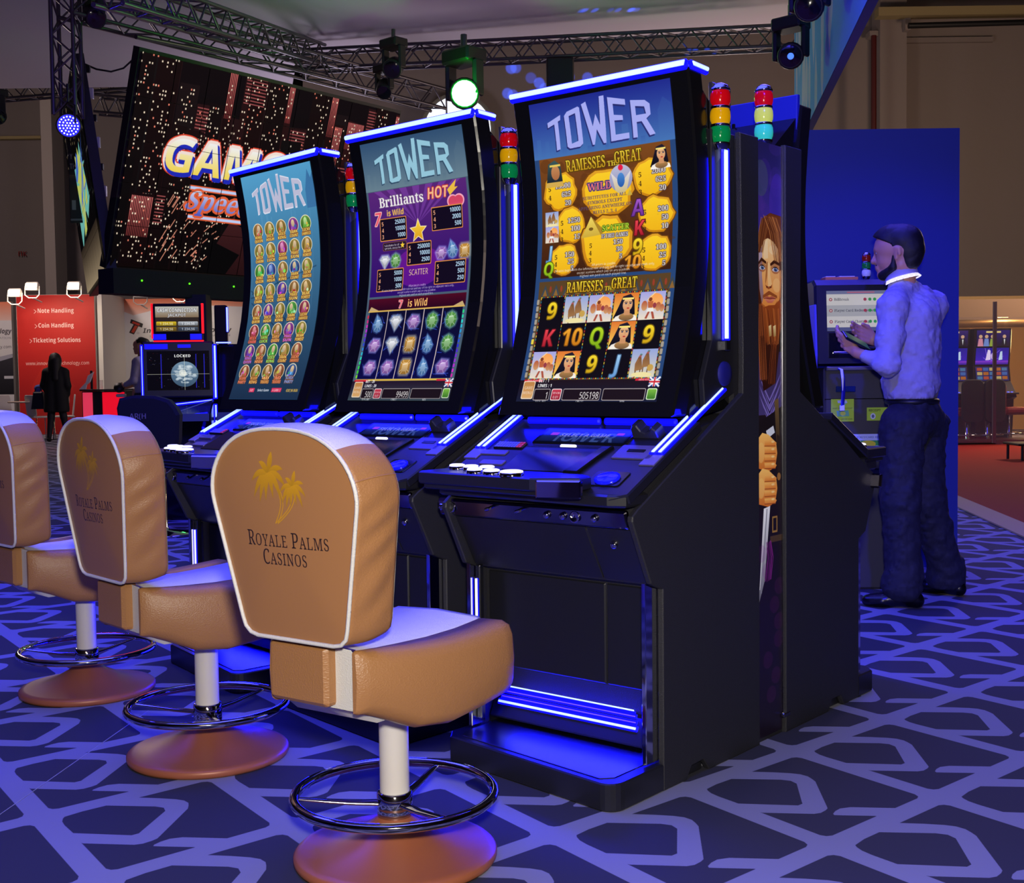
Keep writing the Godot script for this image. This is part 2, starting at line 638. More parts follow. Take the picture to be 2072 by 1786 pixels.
func warrior(c: Canvas, x: float, y: float, w: float, h: float):
	c.rect(x, y, w, h, Color8(165, 165, 225), Color8(235, 222, 200))
	c.oval(x + w * 0.62, y + h * 0.35, w * 0.3, h * 0.28, Color8(250, 160, 80), Color8(250, 190, 120))
	c.line(x + w * 0.3, y + h * 0.3, x + w * 0.6, y + h * 0.02, h * 0.03, Color8(240, 225, 180))
	for k in [[0.2, 0.5, 0.2], [0.75, 0.55, 0.18], [0.9, 0.6, 0.15]]:
		c.oval(x + w * k[0], y + h * k[1], w * k[2] * 0.6, h * k[2] * 0.9, Color8(180, 90, 60), Color8(210, 160, 110))
	c.oval(x + w * 0.42, y + h * 0.28, w * 0.07, h * 0.07, Color8(130, 60, 35))
	c.poly([x + w * 0.32, y + h * 0.36, x + w * 0.54, y + h * 0.34, x + w * 0.52, y + h * 0.6, x + w * 0.36, y + h * 0.6], Color8(190, 100, 60))
	c.poly([x + w * 0.34, y + h * 0.58, x + w * 0.56, y + h * 0.58, x + w * 0.6, y + h * 0.74, x + w * 0.3, y + h * 0.72], Color8(235, 235, 230))
	c.poly([x + w * 0.36, y + h * 0.72, x + w * 0.44, y + h * 0.72, x + w * 0.34, y + h * 0.97, x + w * 0.26, y + h * 0.95], Color8(170, 80, 60))
	c.poly([x + w * 0.48, y + h * 0.72, x + w * 0.57, y + h * 0.72, x + w * 0.66, y + h * 0.98, x + w * 0.57, y + h * 0.98], Color8(170, 80, 60))
	c.oval(x + w * 0.6, y + h * 0.5, w * 0.07, h * 0.1, Color8(150, 60, 70))

func horses(c: Canvas, x: float, y: float, w: float, h: float):
	c.rect(x, y, w, h, Color8(150, 165, 220), Color8(225, 215, 185))
	for k in [[0.3, 0.42], [0.58, 0.3]]:
		var px: float = x + w * k[0]
		var py: float = y + h * k[1]
		c.poly([px - w * 0.12, py + h * 0.1, px - w * 0.02, py - h * 0.14, px + w * 0.08, py - h * 0.16, px + w * 0.14, py + h * 0.05, px + w * 0.2, py + h * 0.3, px - w * 0.1, py + h * 0.36], Color8(120, 80, 50), Color8(165, 120, 75))
		c.poly([px - w * 0.12, py + h * 0.1, px - w * 0.1, py + h * 0.16, px + w * 0.02, py + h * 0.0, px, py - h * 0.1], Color8(150, 100, 65))
		c.poly([px - w * 0.02, py - h * 0.14, px + w * 0.04, py - h * 0.26, px + w * 0.12, py - h * 0.24, px + w * 0.08, py - h * 0.14], Color8(60, 150, 140), Color8(200, 70, 70))
		c.rect(px - w * 0.08, py + h * 0.34, w * 0.04, h * 0.24, Color8(110, 75, 50))
		c.rect(px + w * 0.1, py + h * 0.3, w * 0.04, h * 0.26, Color8(110, 75, 50))
	c.oval(x + w * 0.5, y + h * 0.9, w * 0.4, h * 0.09, Color8(240, 225, 165))
	c.oval(x + w * 0.8, y + h * 0.66, w * 0.12, h * 0.12, Color8(200, 160, 80))

func cloud(c: Canvas, x: float, y: float, w: float, h: float, rows: Array, sd: int):
	c.oval(x + w / 2, y + h / 2, w * 0.56, h * 0.56, Color8(120, 70, 15), Color8(90, 50, 15), 22, 0.16, sd)
	c.oval(x + w / 2, y + h / 2, w * 0.53, h * 0.53, Color8(225, 160, 40), Color8(200, 130, 20), 22, 0.16, sd)
	c.oval(x + w / 2, y + h / 2, w * 0.47, h * 0.47, Color8(250, 205, 40), Color8(240, 180, 25), 22, 0.16, sd)
	for i in rows.size():
		var yy: float = y + h * (0.42 + 0.24 * i)
		write(c, str(5 - i), x + w * 0.12, yy + 1.2, 4.0, Color8(60, 40, 20), {"font": "serifbold"})
		write(c, rows[i], x + w * 0.86, yy, 4.2, Color8(235, 225, 205), {"font": "serifbold", "align": 1.0, "edge": Color8(70, 60, 90), "ew": 0.35})

func reel_letter(c: Canvas, t: String, x: float, y: float, size: float):
	var col: Dictionary = {"9": [Color8(250, 220, 50), Color8(205, 160, 20)], "10": [Color8(245, 170, 50), Color8(200, 120, 20)], "K": [Color8(235, 70, 80), Color8(170, 30, 45)], "Q": [Color8(190, 220, 40), Color8(120, 165, 20)], "J": [Color8(160, 205, 240), Color8(100, 150, 210)], "A": [Color8(165, 90, 200), Color8(110, 50, 150)]}
	write(c, t, x, y, size, col[t][0], {"font": "sansbold", "align": 0.5, "bottom": col[t][1], "edge": col[t][1].darkened(0.45), "ew": size * 0.045, "skew": 0.08})

func flag(c: Canvas, x: float, y: float, w: float, h: float):
	c.rect(x, y, w, h, Color8(40, 60, 140))
	c.line(x, y, x + w, y + h, h * 0.2, Color8(240, 240, 245)); c.line(x + w, y, x, y + h, h * 0.2, Color8(240, 240, 245))
	c.rect(x + w * 0.38, y, w * 0.24, h, Color8(240, 240, 245)); c.rect(x, y + h * 0.34, w, h * 0.32, Color8(240, 240, 245))
	c.rect(x + w * 0.44, y, w * 0.12, h, Color8(210, 40, 50)); c.rect(x, y + h * 0.42, w, h * 0.16, Color8(210, 40, 50))

func info_bar(c: Canvas, y: float, bet: String, total: String, credit: String):
	c.rrect(3, y + 1, 9, 11, 1, Color8(235, 215, 190)); c.rrect(3.6, y + 1.6, 7.8, 9.8, 0.8, Color8(190, 130, 70), Color8(220, 170, 110))
	write(c, "GAME", 7.5, y + 6, 2.4, Color8(240, 220, 200), {"align": 0.5}); write(c, "MENU", 7.5, y + 9, 2.4, Color8(240, 220, 200), {"align": 0.5})
	write(c, "BET : " + bet, 14, y + 1.8, 2.6, Color.WHITE, {"font": "sansbold"}); write(c, "LINES : " + bet, 14, y + 4.8, 2.6, Color.WHITE, {"font": "sansbold"})
	for b in [[12.5, 12], [34, 27], [62.5, 29]]:
		c.rrect(b[0], y + 5.8, b[1], 7, 0.8, Color8(175, 165, 165)); c.rrect(b[0] + 0.4, y + 6.2, b[1] - 0.8, 6.2, 0.6, Color8(28, 18, 24))
	write(c, total, 23.5, y + 11.8, 5.6, Color8(240, 235, 235), {"align": 1.0, "sx": 0.75}); write(c, credit, 60, y + 11.8, 5.6, Color8(240, 235, 235), {"align": 1.0, "sx": 0.75})
	write(c, "TOTAL BET", 18.5, y + 14, 1.7, Color.WHITE, {"align": 0.5}); write(c, "CREDIT", 47.5, y + 14, 1.7, Color.WHITE, {"align": 0.5}); write(c, "WIN", 77, y + 14, 1.7, Color.WHITE, {"align": 0.5})
	c.rrect(25.5, y + 5.8, 7.5, 7, 1, Color8(240, 220, 220)); c.rrect(26, y + 6.3, 6.5, 6, 0.8, Color8(200, 60, 80), Color8(150, 30, 50))
	write(c, "DENOM", 29.3, y + 9, 1.6, Color.WHITE, {"align": 0.5}); write(c, "0.01", 29.3, y + 11.6, 2.2, Color.WHITE, {"align": 0.5})
	flag(c, 92.5, y - 0.6, 7, 5.4)
	c.rrect(92.5, y + 5.8, 6.5, 6.5, 1, Color8(220, 240, 200)); c.rrect(93, y + 6.3, 5.5, 5.5, 0.8, Color8(130, 190, 70), Color8(60, 120, 40))

func small_print(c: Canvas, x: float, y: float, col: Color):
	var rows := ["All prizes in credits", "All wins begin with the leftmost reel and pay left to right on adjacent reels only,", "except scatters which pay on any position.", "Highest win paid on each played line."]
	for i in 4: write(c, rows[i], x, y + i * 2.1, 2.0, col, {"align": 0.5})

func screen_pharaoh() -> Image:
	var c := Canvas.new(100, 183, 560, Color8(40, 70, 120))
	sky_title(c, Color8(32, 42, 140), Color8(70, 115, 180), Color8(165, 170, 240), Color8(40, 45, 110))
	c.rect(3.5, 33.5, 93, 73.5, Color8(125, 72, 30), Color8(60, 30, 14))
	rng.seed = 8
	for i in 70: c.oval(rng.randf_range(6, 94), rng.randf_range(37, 104), rng.randf_range(2, 7), rng.randf_range(1, 5), Color(Color8(95, 52, 22).lerp(Color8(70, 36, 16), rng.randf()), 0.35), null, 10)
	write(c, "RAMESSES", 23, 43, 9.5, Color8(235, 205, 60), {"font": "serifbold", "w": 29, "bottom": Color8(200, 150, 30), "edge": Color8(80, 60, 10), "ew": 0.5})
	write(c, "THE", 53, 43, 4, Color8(235, 205, 60), {"font": "serifbold", "edge": Color8(80, 60, 10), "ew": 0.3})
	write(c, "GREAT", 58, 42.2, 9.5, Color8(235, 205, 60), {"font": "serifbold", "w": 19, "bottom": Color8(200, 150, 30), "edge": Color8(80, 60, 10), "ew": 0.5})
	cloud(c, 6, 43, 23, 22, ["15000", "625", "20"], 1)
	cloud(c, 15, 65, 20, 21, ["1250", "100", "15"], 2)
	cloud(c, 11, 87, 20, 18, ["150", "25", "5"], 3)
	cloud(c, 35, 45, 34, 27, [], 4)
	cloud(c, 34, 73, 34, 30, [], 5)
	cloud(c, 71, 42, 25, 21, ["2000", "625", "20"], 6)
	cloud(c, 74, 64, 23, 21, ["200", "50", "10"], 7)
	cloud(c, 74, 86.5, 22, 20, ["100", "25", "5"], 8)
	queen(c, 82, 34.5, 14, 14, false)
	# headdress portrait
	c.poly([8, 48, 10, 37, 15, 35, 19, 38, 20, 48], Color8(60, 90, 90), Color8(30, 40, 50)); c.oval(15, 42.5, 3.2, 4.4, Color8(200, 140, 90), Color8(170, 105, 65)); c.rect(11, 37.6, 8, 1.2, Color8(230, 200, 90)); c.poly([8, 48, 20, 48, 21, 51, 7, 51], Color8(210, 170, 80))
	write(c, "WILD", 38, 56, 6, Color8(235, 120, 120), {"font": "serifbold", "edge": Color8(60, 50, 120), "ew": 0.7})
	c.oval(62, 51, 8, 8, Color8(190, 190, 215), Color8(140, 140, 180)); c.poly([55, 47, 62, 54, 69, 47, 66, 58, 62, 61, 58, 58], Color8(225, 220, 235), Color8(200, 180, 120)); c.oval(62, 52, 2.6, 4.2, Color8(80, 140, 210), Color8(40, 90, 170)); c.oval(62, 44.8, 1.7, 1.7, Color8(230, 30, 70))
	for i in 4: write(c, ["SUBSTITUTES FOR ALL", "SYMBOLS EXCEPT", "APPEARING ANYWHERE ON", "REELS 2, 3, 4"][i], 50, 61.2 + i * 3.0, 2.7, Color8(90, 70, 100), {"font": "serifbold", "align": 0.5})
	c.poly([66, 61.5, 67.8, 58, 69.6, 61.5], Color8(200, 170, 70))
	c.poly([33, 84, 40, 71.5, 47, 83], Color8(240, 215, 100), Color8(205, 170, 60)); c.poly([47, 83, 40, 71.5, 50, 81], Color8(170, 130, 40)); c.oval(40, 79, 1.6, 1.0, Color8(120, 90, 30))
	write(c, "SCATTER", 48, 81, 4.6, Color8(190, 220, 60), {"font": "serifbold", "w": 19, "edge": Color8(70, 100, 20), "ew": 0.4})
	write(c, "15 FREE GAMES", 47.5, 85.2, 3.4, Color8(240, 235, 220), {"font": "serifbold", "w": 19, "edge": Color8(70, 60, 90), "ew": 0.3})
	for i in 3:
		write(c, str(5 - i), 39, 90.5 + i * 4.4, 3.8, Color8(60, 40, 20), {"font": "serifbold"})
		write(c, ["150", "30", "5"][i], 63, 89.5 + i * 4.4, 4.0, Color8(235, 225, 205), {"font": "serifbold", "align": 1.0, "edge": Color8(70, 60, 90), "ew": 0.35})
	horses(c, 6, 66, 10, 9); warrior(c, 6, 75, 10, 10)
	reel_letter(c, "A", 73, 74, 13); reel_letter(c, "K", 73.5, 85.5, 12); reel_letter(c, "9", 73, 97, 13); reel_letter(c, "10", 70, 105, 11); reel_letter(c, "J", 10, 95, 11); reel_letter(c, "Q", 9, 105, 11)
	small_print(c, 50, 101.5, Color8(235, 225, 215))
	# lower picture
	c.rect(3, 109, 94, 61, Color8(90, 66, 38))
	for i in 12:
		var x := 5.0 + i * 8.2
		c.poly([x, 118, x + 3, 111, x + 6, 118], Color8(60, 70, 80)); c.poly([x + 1.3, 118, x + 3, 113.6, x + 4.7, 118], Color8(140, 100, 50)); c.oval(x + 7, 114, 0.8, 2, Color8(150, 60, 40))
	write(c, "RAMESSES", 24, 116.8, 9, Color8(245, 220, 60), {"font": "serifbold", "w": 27, "bottom": Color8(210, 160, 30), "edge": Color8(70, 50, 10), "ew": 0.6})
	write(c, "THE", 52, 117, 3.6, Color8(245, 220, 60), {"font": "serifbold", "edge": Color8(70, 50, 10), "ew": 0.3})
	write(c, "GREAT", 56.5, 116.2, 9, Color8(245, 220, 60), {"font": "serifbold", "w": 18, "bottom": Color8(210, 160, 30), "edge": Color8(70, 50, 10), "ew": 0.6})
	c.rect(5.5, 118.4, 90, 51, Color8(16, 12, 18))
	var grid := [["9", "h", "w", "q", "w"], ["K", "10", "Q", "q", "9"], ["w", "q", "9", "J", "h"]]
	for j in 3:
		for i in 5:
			var x := 6.2 + i * 17.9
			var y := 119.3 + j * 16.7
			match grid[j][i]:
				"h": horses(c, x, y, 17, 16.4)
				"w": warrior(c, x, y, 17, 16.4)
				"q": queen(c, x, y, 17, 16.4)
				_: reel_letter(c, grid[j][i], x + 8.3, y + 13.2, 14)
	for i in 6:
		for k in 26: c.rect(5.4 + i * 17.9, 119 + k * 1.94, 0.55, 1.4, [Color8(220, 190, 60), Color8(50, 120, 140), Color8(170, 50, 50)][k % 3])
	for k in 60: c.rect(5.5 + k * 1.5, 118.5, 1.0, 0.6, [Color8(220, 190, 60), Color8(50, 120, 140), Color8(170, 50, 50)][k % 3]); c.rect(5.5 + k * 1.5, 169, 1.0, 0.6, [Color8(220, 190, 60), Color8(50, 120, 140), Color8(170, 50, 50)][k % 3])
	for k in 12:
		for x in [3.2, 96.6]: c.rrect(x - 0.7, 120 + k * 4.1, 1.9, 3.2, 0.5, Color8(235, 210, 70) if (k == 6 and x < 50) else Color8(165, 155, 140))
	c.rect(0, 170, 100, 13, Color8(32, 20, 26), Color8(25, 30, 55))
	c.rect(3, 169.6, 14, 1.4, Color8(210, 40, 60)); c.rect(83, 169.6, 14, 1.4, Color8(210, 40, 60))
	write(c, "DEMO VERSION", 10, 170.8, 1.3, Color.WHITE, {"align": 0.5}); write(c, "DEMO VERSION", 90, 170.8, 1.3, Color.WHITE, {"align": 0.5})
	info_bar(c, 169.5, "1", "1", "505198")
	return c.done()

func gem(c: Canvas, kind: int, x: float, y: float, r: float):
	var col: Color = [Color8(235, 238, 250), Color8(190, 130, 230), Color8(110, 190, 90), Color8(110, 170, 240), Color8(235, 170, 70)][kind]
	var sh: Array
	match kind:
		0: sh = [-1, -0.3, -0.55, -0.8, 0.55, -0.8, 1, -0.3, 0, 1]
		1: sh = [-1, -0.1, -0.35, -0.8, 0.7, -0.7, 1, 0.05, 0.4, 0.8, -0.6, 0.75]
		2: sh = [-0.9, 0, -0.65, -0.65, 0, -0.95, 0.65, -0.65, 0.9, 0, 0.65, 0.65, 0, 0.95, -0.65, 0.65]
		3: sh = [-0.35, -1, 0.3, -0.5, 0.75, 0.2, 0.5, 0.8, 0, 1, -0.55, 0.8, -0.8, 0.2]
		_: sh = [-0.85, -0.6, -0.55, -0.9, 0.6, -0.9, 0.85, -0.6, 0.85, 0.6, 0.55, 0.9, -0.6, 0.9, -0.85, 0.6]
	for pass_n in 4:
		var k: float = [1.4, 1.22, 1.0, 0.62][pass_n]
		var q: Color = [Color(col.lerp(Color8(80, 150, 255), 0.4), 0.25), Color(col.lerp(Color8(170, 220, 255), 0.5), 0.45), col.darkened(0.15), col.lightened(0.35)][pass_n]
		var a := []
		for i in range(0, sh.size(), 2): a += [x + sh[i] * r * k, y + sh[i + 1] * r * k]
		c.poly(a, q, q.darkened(0.25) if pass_n > 1 else null)
	for i in range(0, sh.size(), 2): c.line(x + sh[i] * r * 0.6, y + sh[i + 1] * r * 0.6, x + sh[i] * r, y + sh[i + 1] * r, 0.25, col.lightened(0.7))
	c.line(x - r * 0.4, y - r * 0.3, x + r * 0.3, y - r * 0.4, 0.4, Color(1, 1, 1, 0.8))

func pay_box(c: Canvas, x: float, y: float, w: float, rows: Array):
	c.rrect(x - 0.6, y - 0.6, w + 1.2, 16.2, 0.8, Color8(235, 150, 70)); c.rrect(x, y, w, 15, 0.5, Color8(18, 10, 30))
	for i in 3:
		write(c, str(5 - i), x + 1.2, y + 4.6 + i * 4.6, 4, Color8(240, 170, 130), {"font": "sansbold"})
		write(c, rows[i], x + w - 0.8, y + 4.2 + i * 4.6, 4.2, Color8(190, 225, 250), {"font": "sansbold", "align": 1.0, "sx": 0.9})

func screen_gems() -> Image:
	var c := Canvas.new(100, 183, 480, Color8(75, 95, 115))
	sky_title(c, Color8(50, 80, 115), Color8(105, 130, 145), Color8(150, 200, 220), Color8(50, 75, 100))
	c.rect(2, 34, 96, 75, Color8(90, 40, 120), Color8(45, 15, 110))
	for i in 7: c.poly([50, 60, 8 + i * 13, 34, 15 + i * 13, 34], Color(0.75, 0.45, 0.95, 0.25))
	c.oval(50, 90, 24, 14, Color(0.7, 0.1, 0.8, 0.35))
	write(c, "Brilliants", 12, 45.5, 9.5, Color8(245, 240, 240), {"font": "serifbold", "w": 45, "edge": Color8(110, 80, 130), "ew": 0.5})
	write(c, "HOT", 60, 44.5, 10.5, Color8(250, 190, 140), {"font": "sansbold", "skew": 0.15, "w": 20, "edge": Color8(190, 50, 60), "ew": 0.6})
	c.poly([80, 40, 89, 34, 87, 39, 90, 39, 82, 44], Color8(240, 190, 70))
	write(c, "7", 5, 58, 13, Color8(235, 90, 110), {"font": "sansbold", "skew": 0.2, "edge": Color8(255, 210, 200), "ew": 0.5})
	write(c, "is Wild", 19, 52, 5.5, Color8(245, 190, 80), {"font": "sansbold", "edge": Color8(90, 60, 130), "ew": 0.5})
	pay_box(c, 12, 54, 26, ["25000", "10000", "1000"])
	c.rrect(14, 70.5, 24, 6, 1, Color8(130, 80, 50)); c.rrect(14.4, 70.9, 23.2, 5.2, 1, Color8(40, 20, 50)); write(c, "Substitutes for all", 15.5, 73.4, 1.9, Color.WHITE); write(c, "symbols, except for", 15.5, 75.4, 1.9, Color.WHITE); c.star(34, 73.5, 2.4, Color8(250, 210, 60))
	c.star(50, 65, 9, Color8(255, 240, 190)); c.star(50, 65, 7.6, Color8(250, 215, 70), Color8(225, 160, 30))
	pay_box(c, 39, 73, 23, ["250000", "10000", "2500"])
	write(c, "SCATTER", 50.5, 95.5, 5.6, Color8(240, 205, 160), {"align": 0.5, "w": 19})
	c.oval(84, 48, 5, 4.4, Color8(250, 170, 190)); c.oval(90, 48, 5, 4.4, Color8(250, 170, 190)); c.poly([79.5, 49, 94.5, 49, 87, 58.5], Color8(250, 170, 190))
	c.oval(84.4, 48.2, 4.2, 3.6, Color8(215, 70, 100)); c.oval(89.6, 48.2, 4.2, 3.6, Color8(215, 70, 100)); c.poly([80.6, 49.4, 93.4, 49.4, 87, 57], Color8(225, 80, 110), Color8(170, 40, 70))
	pay_box(c, 64, 51, 28, ["10000", "2000", "500"])
	gem(c, 0, 16, 84, 5); gem(c, 2, 27, 84, 5.2)
	pay_box(c, 9, 90, 26, ["5000", "1000", "500"])
	gem(c, 1, 72, 82, 5); gem(c, 3, 83, 80, 5.5); gem(c, 4, 94, 82, 5)
	pay_box(c, 67, 88, 28, ["2500", "500", "250"])
	small_print(c, 50, 103.5, Color8(220, 210, 235))
	c.rect(2, 110.5, 96, 9.5, Color8(80, 10, 35), Color8(40, 5, 30))
	write(c, "7", 33, 118, 7.5, Color8(235, 90, 110), {"font": "sansbold", "edge": Color8(255, 210, 200), "ew": 0.4})
	write(c, "is Wild", 42, 117.6, 7, Color8(250, 190, 110), {"font": "sansbold", "w": 20})
	for s in [[2, 1], [98, -1]]:
		c.poly([s[0], 120, s[0] + s[1] * 3, 116, s[0] + s[1] * 14, 120], Color8(200, 170, 120))
	c.rect(4, 119.8, 92, 48, Color8(12, 12, 45), Color8(10, 10, 70))
	var g := [[3, 0, 1, 2, 2], [1, 0, 4, 3, 2], [1, 1, 4, 3, 1]]
	rng.seed = 3
	for j in 3:
		for i in 5:
			for k in 5: c.line(6.0 + i * 18 + rng.randf() * 16, 122.0 + j * 16 + rng.randf() * 13, 6.0 + i * 18 + rng.randf() * 16, 122.0 + j * 16 + rng.randf() * 13, 0.5, Color(0.25, 0.4, 1.0, 0.6))
			gem(c, g[j][i], 14.5 + i * 18, 128.2 + j * 15.8, 5.6)
	for i in range(1, 5): c.rect(5.2 + i * 18, 120, 0.7, 48, Color8(225, 205, 200))
	for k in 14:
		var hue := 0.95 - k * 0.055
		c.rrect(2.2, 122 + k * 3.3, 1.6, 2.4, 0.5, Color.from_hsv(fposmod(hue + 0.02, 1.0), 0.8, 0.85)); c.rrect(96.2, 122 + k * 3.3, 1.6, 2.4, 0.5, Color.from_hsv(fposmod(0.42 + k * 0.035, 1.0), 0.8, 0.85))
	c.rect(3, 119, 94, 1.0, Color8(220, 180, 90)); c.rect(3, 168, 94, 1.3, Color8(220, 180, 70))
	c.rect(0, 169.4, 100, 14, Color8(35, 22, 40), Color8(60, 75, 85))
	c.rect(2, 168.4, 14, 1.3, Color8(210, 40, 60)); c.rect(84, 168.4, 14, 1.3, Color8(210, 40, 60))
	info_bar(c, 168.8, "20", "500", "99499")
	return c.done()

func screen_menu() -> Image:
	var c := Canvas.new(100, 183, 420, Color8(35, 90, 150))
	c.rect(0, 0, 100, 183, Color8(85, 160, 205), Color8(28, 48, 75))
	rng.seed = 12
	for i in 16: c.rect(rng.randf_range(0, 96), rng.randf_range(15, 60), rng.randf_range(0.5, 3), rng.randf_range(40, 120), Color(0.6, 0.8, 0.95, 0.10))
	for i in 12: c.line(rng.randf_range(0, 60), rng.randf_range(70, 150), rng.randf_range(30, 100), rng.randf_range(70, 150), 1.2, Color(0.05, 0.12, 0.22, 0.35))
	c.poly([88, 20, 94, 5, 97, 12, 100, 8, 100, 34, 88, 34], Color8(60, 115, 165))
	letters_tower(c, 12.5, 3.5, 74.0, 29.0, Color8(225, 225, 240)); letters_tower(c, 13.4, 4.5, 72.2, 27.0, Color8(190, 190, 215))
	var hues := [0.09, 0.11, 0.1, 0.8, 0.25, 0.12, 0.11, 0.9, 0.12, 0.1, 0.27, 0.62, 0.1, 0.6, 0.13, 0.12, 0.13, 0.72, 0.08, 0.1, 0.06, 0.75, 0.12, 0.3, 0.95, 0.0, 0.3, 0.1, 0.8, 0.13, 0.75, 0.07, 0.3, 0.12, 0.05, 0.03, 0.1, 0.09, 0.04, 0.6]
	for j in 8:
		for i in 5:
			var x := 14.0 + i * 17.2 - j * 0.3
			var y := 46.5 + j * 16.6
			var hh: float = hues[j * 5 + i]
			c.oval(x, y - 1.5, 7.4, 6.4, Color8(240, 225, 190)); c.oval(x, y - 1.5, 6.7, 5.7, Color.from_hsv(hh, 0.55, 0.6), Color.from_hsv(fposmod(hh + 0.06, 1.0), 0.7, 0.35))
			# a small figure in the badge
			var skin := Color8(235, 205, 165) if rng.randf() < 0.7 else Color.from_hsv(hh, 0.35, 0.95)
			c.poly([x - 4.5, y + 3.5, x - 3, y - 1.5, x + rng.randf_range(-1, 1), y - rng.randf_range(6.5, 8), x + 3.2, y - 1.5, x + 4.5, y + 3.5], Color.from_hsv(fposmod(hh + rng.randf_range(-0.08, 0.08), 1.0), 0.5, 0.85), Color.from_hsv(hh, 0.65, 0.6))
			c.oval(x + rng.randf_range(-1.5, 1.5), y - 3.2, 2.3, 2.9, skin, skin.darkened(0.25))
			for k in 4: c.oval(x + rng.randf_range(-4, 4), y + rng.randf_range(-2, 3), rng.randf_range(0.7, 1.8), rng.randf_range(0.7, 1.6), Color.from_hsv(fposmod(hh + rng.randf_range(-0.2, 0.2), 1.0), rng.randf_range(0.2, 0.8), rng.randf_range(0.6, 1.0)), null, 8)
			var words: Array = [["WINGS", "QUEEN"], ["DICE", "HIGH"], ["GOLD", "KING"], ["DARK", "COUNT"], ["LUCKY", "SHAMROCK"], ["WITCH", "CHARM"], ["FLAMING", "LUCK"], ["GYPSY", "QUEEN"], ["PYRAMID", "SUN"], ["BEAR", "FOREST"]][(j * 5 + i) % 10]
			if j == 7: words = [["40 SUPER", "PARTY"], ["40 LUCKY", "KING"], ["40", "TREASURES"], ["30", "TREASURES"], ["5x HIGH", "PARTY"]][i]
			var tc := Color.from_hsv(hh if j > 4 else 0.13, 0.55, 1.0)
			write(c, words[0], x, y + 4.6, 3.2, tc, {"font": "sansbold", "align": 0.5, "edge": Color8(130, 70, 30), "ew": 0.45, "w": 10.5})
			write(c, words[1], x, y + 7.6, 3.2, tc, {"font": "sansbold", "align": 0.5, "edge": Color8(130, 70, 30), "ew": 0.45, "w": 12.0})
	c.rrect(27, 174, 8, 3.4, 0.5, Color8(215, 50, 90)); write(c, "EXIT", 31, 176.8, 2.6, Color.WHITE, {"align": 0.5})
	write(c, "Select Game", 48, 176.8, 2.8, Color8(225, 230, 240), {"font": "sansbold", "align": 0.5})
	c.rrect(60, 174, 14, 3.4, 0.5, Color8(215, 50, 90)); write(c, "A GAME 2", 67, 176.8, 2.6, Color.WHITE, {"align": 0.5})
	write(c, "€307,96 BGN", 89, 177.2, 3.0, Color8(235, 190, 80), {"font": "sansbold", "align": 0.5, "w": 16})
	return c.done()

# the art strip between the machines: a long-haired bearded swordsman (12 wide, 150 tall)
func strands(c: Canvas, pts: Array, n: int, spread: float, w: float, a: Color, b: Color):
	for i in n:
		var off := (float(i) / maxf(n - 1, 1) - 0.5) * spread
		var k := rng.randf()
		for j in pts.size() - 1: c.line(pts[j][0] + off * (0.5 + 0.5 * pts[j][2]) + rng.randf_range(-0.15, 0.15), pts[j][1] + k * 0.6, pts[j + 1][0] + off * (0.5 + 0.5 * pts[j + 1][2]), pts[j + 1][1] + k * 0.6, w, a.lerp(b, k))

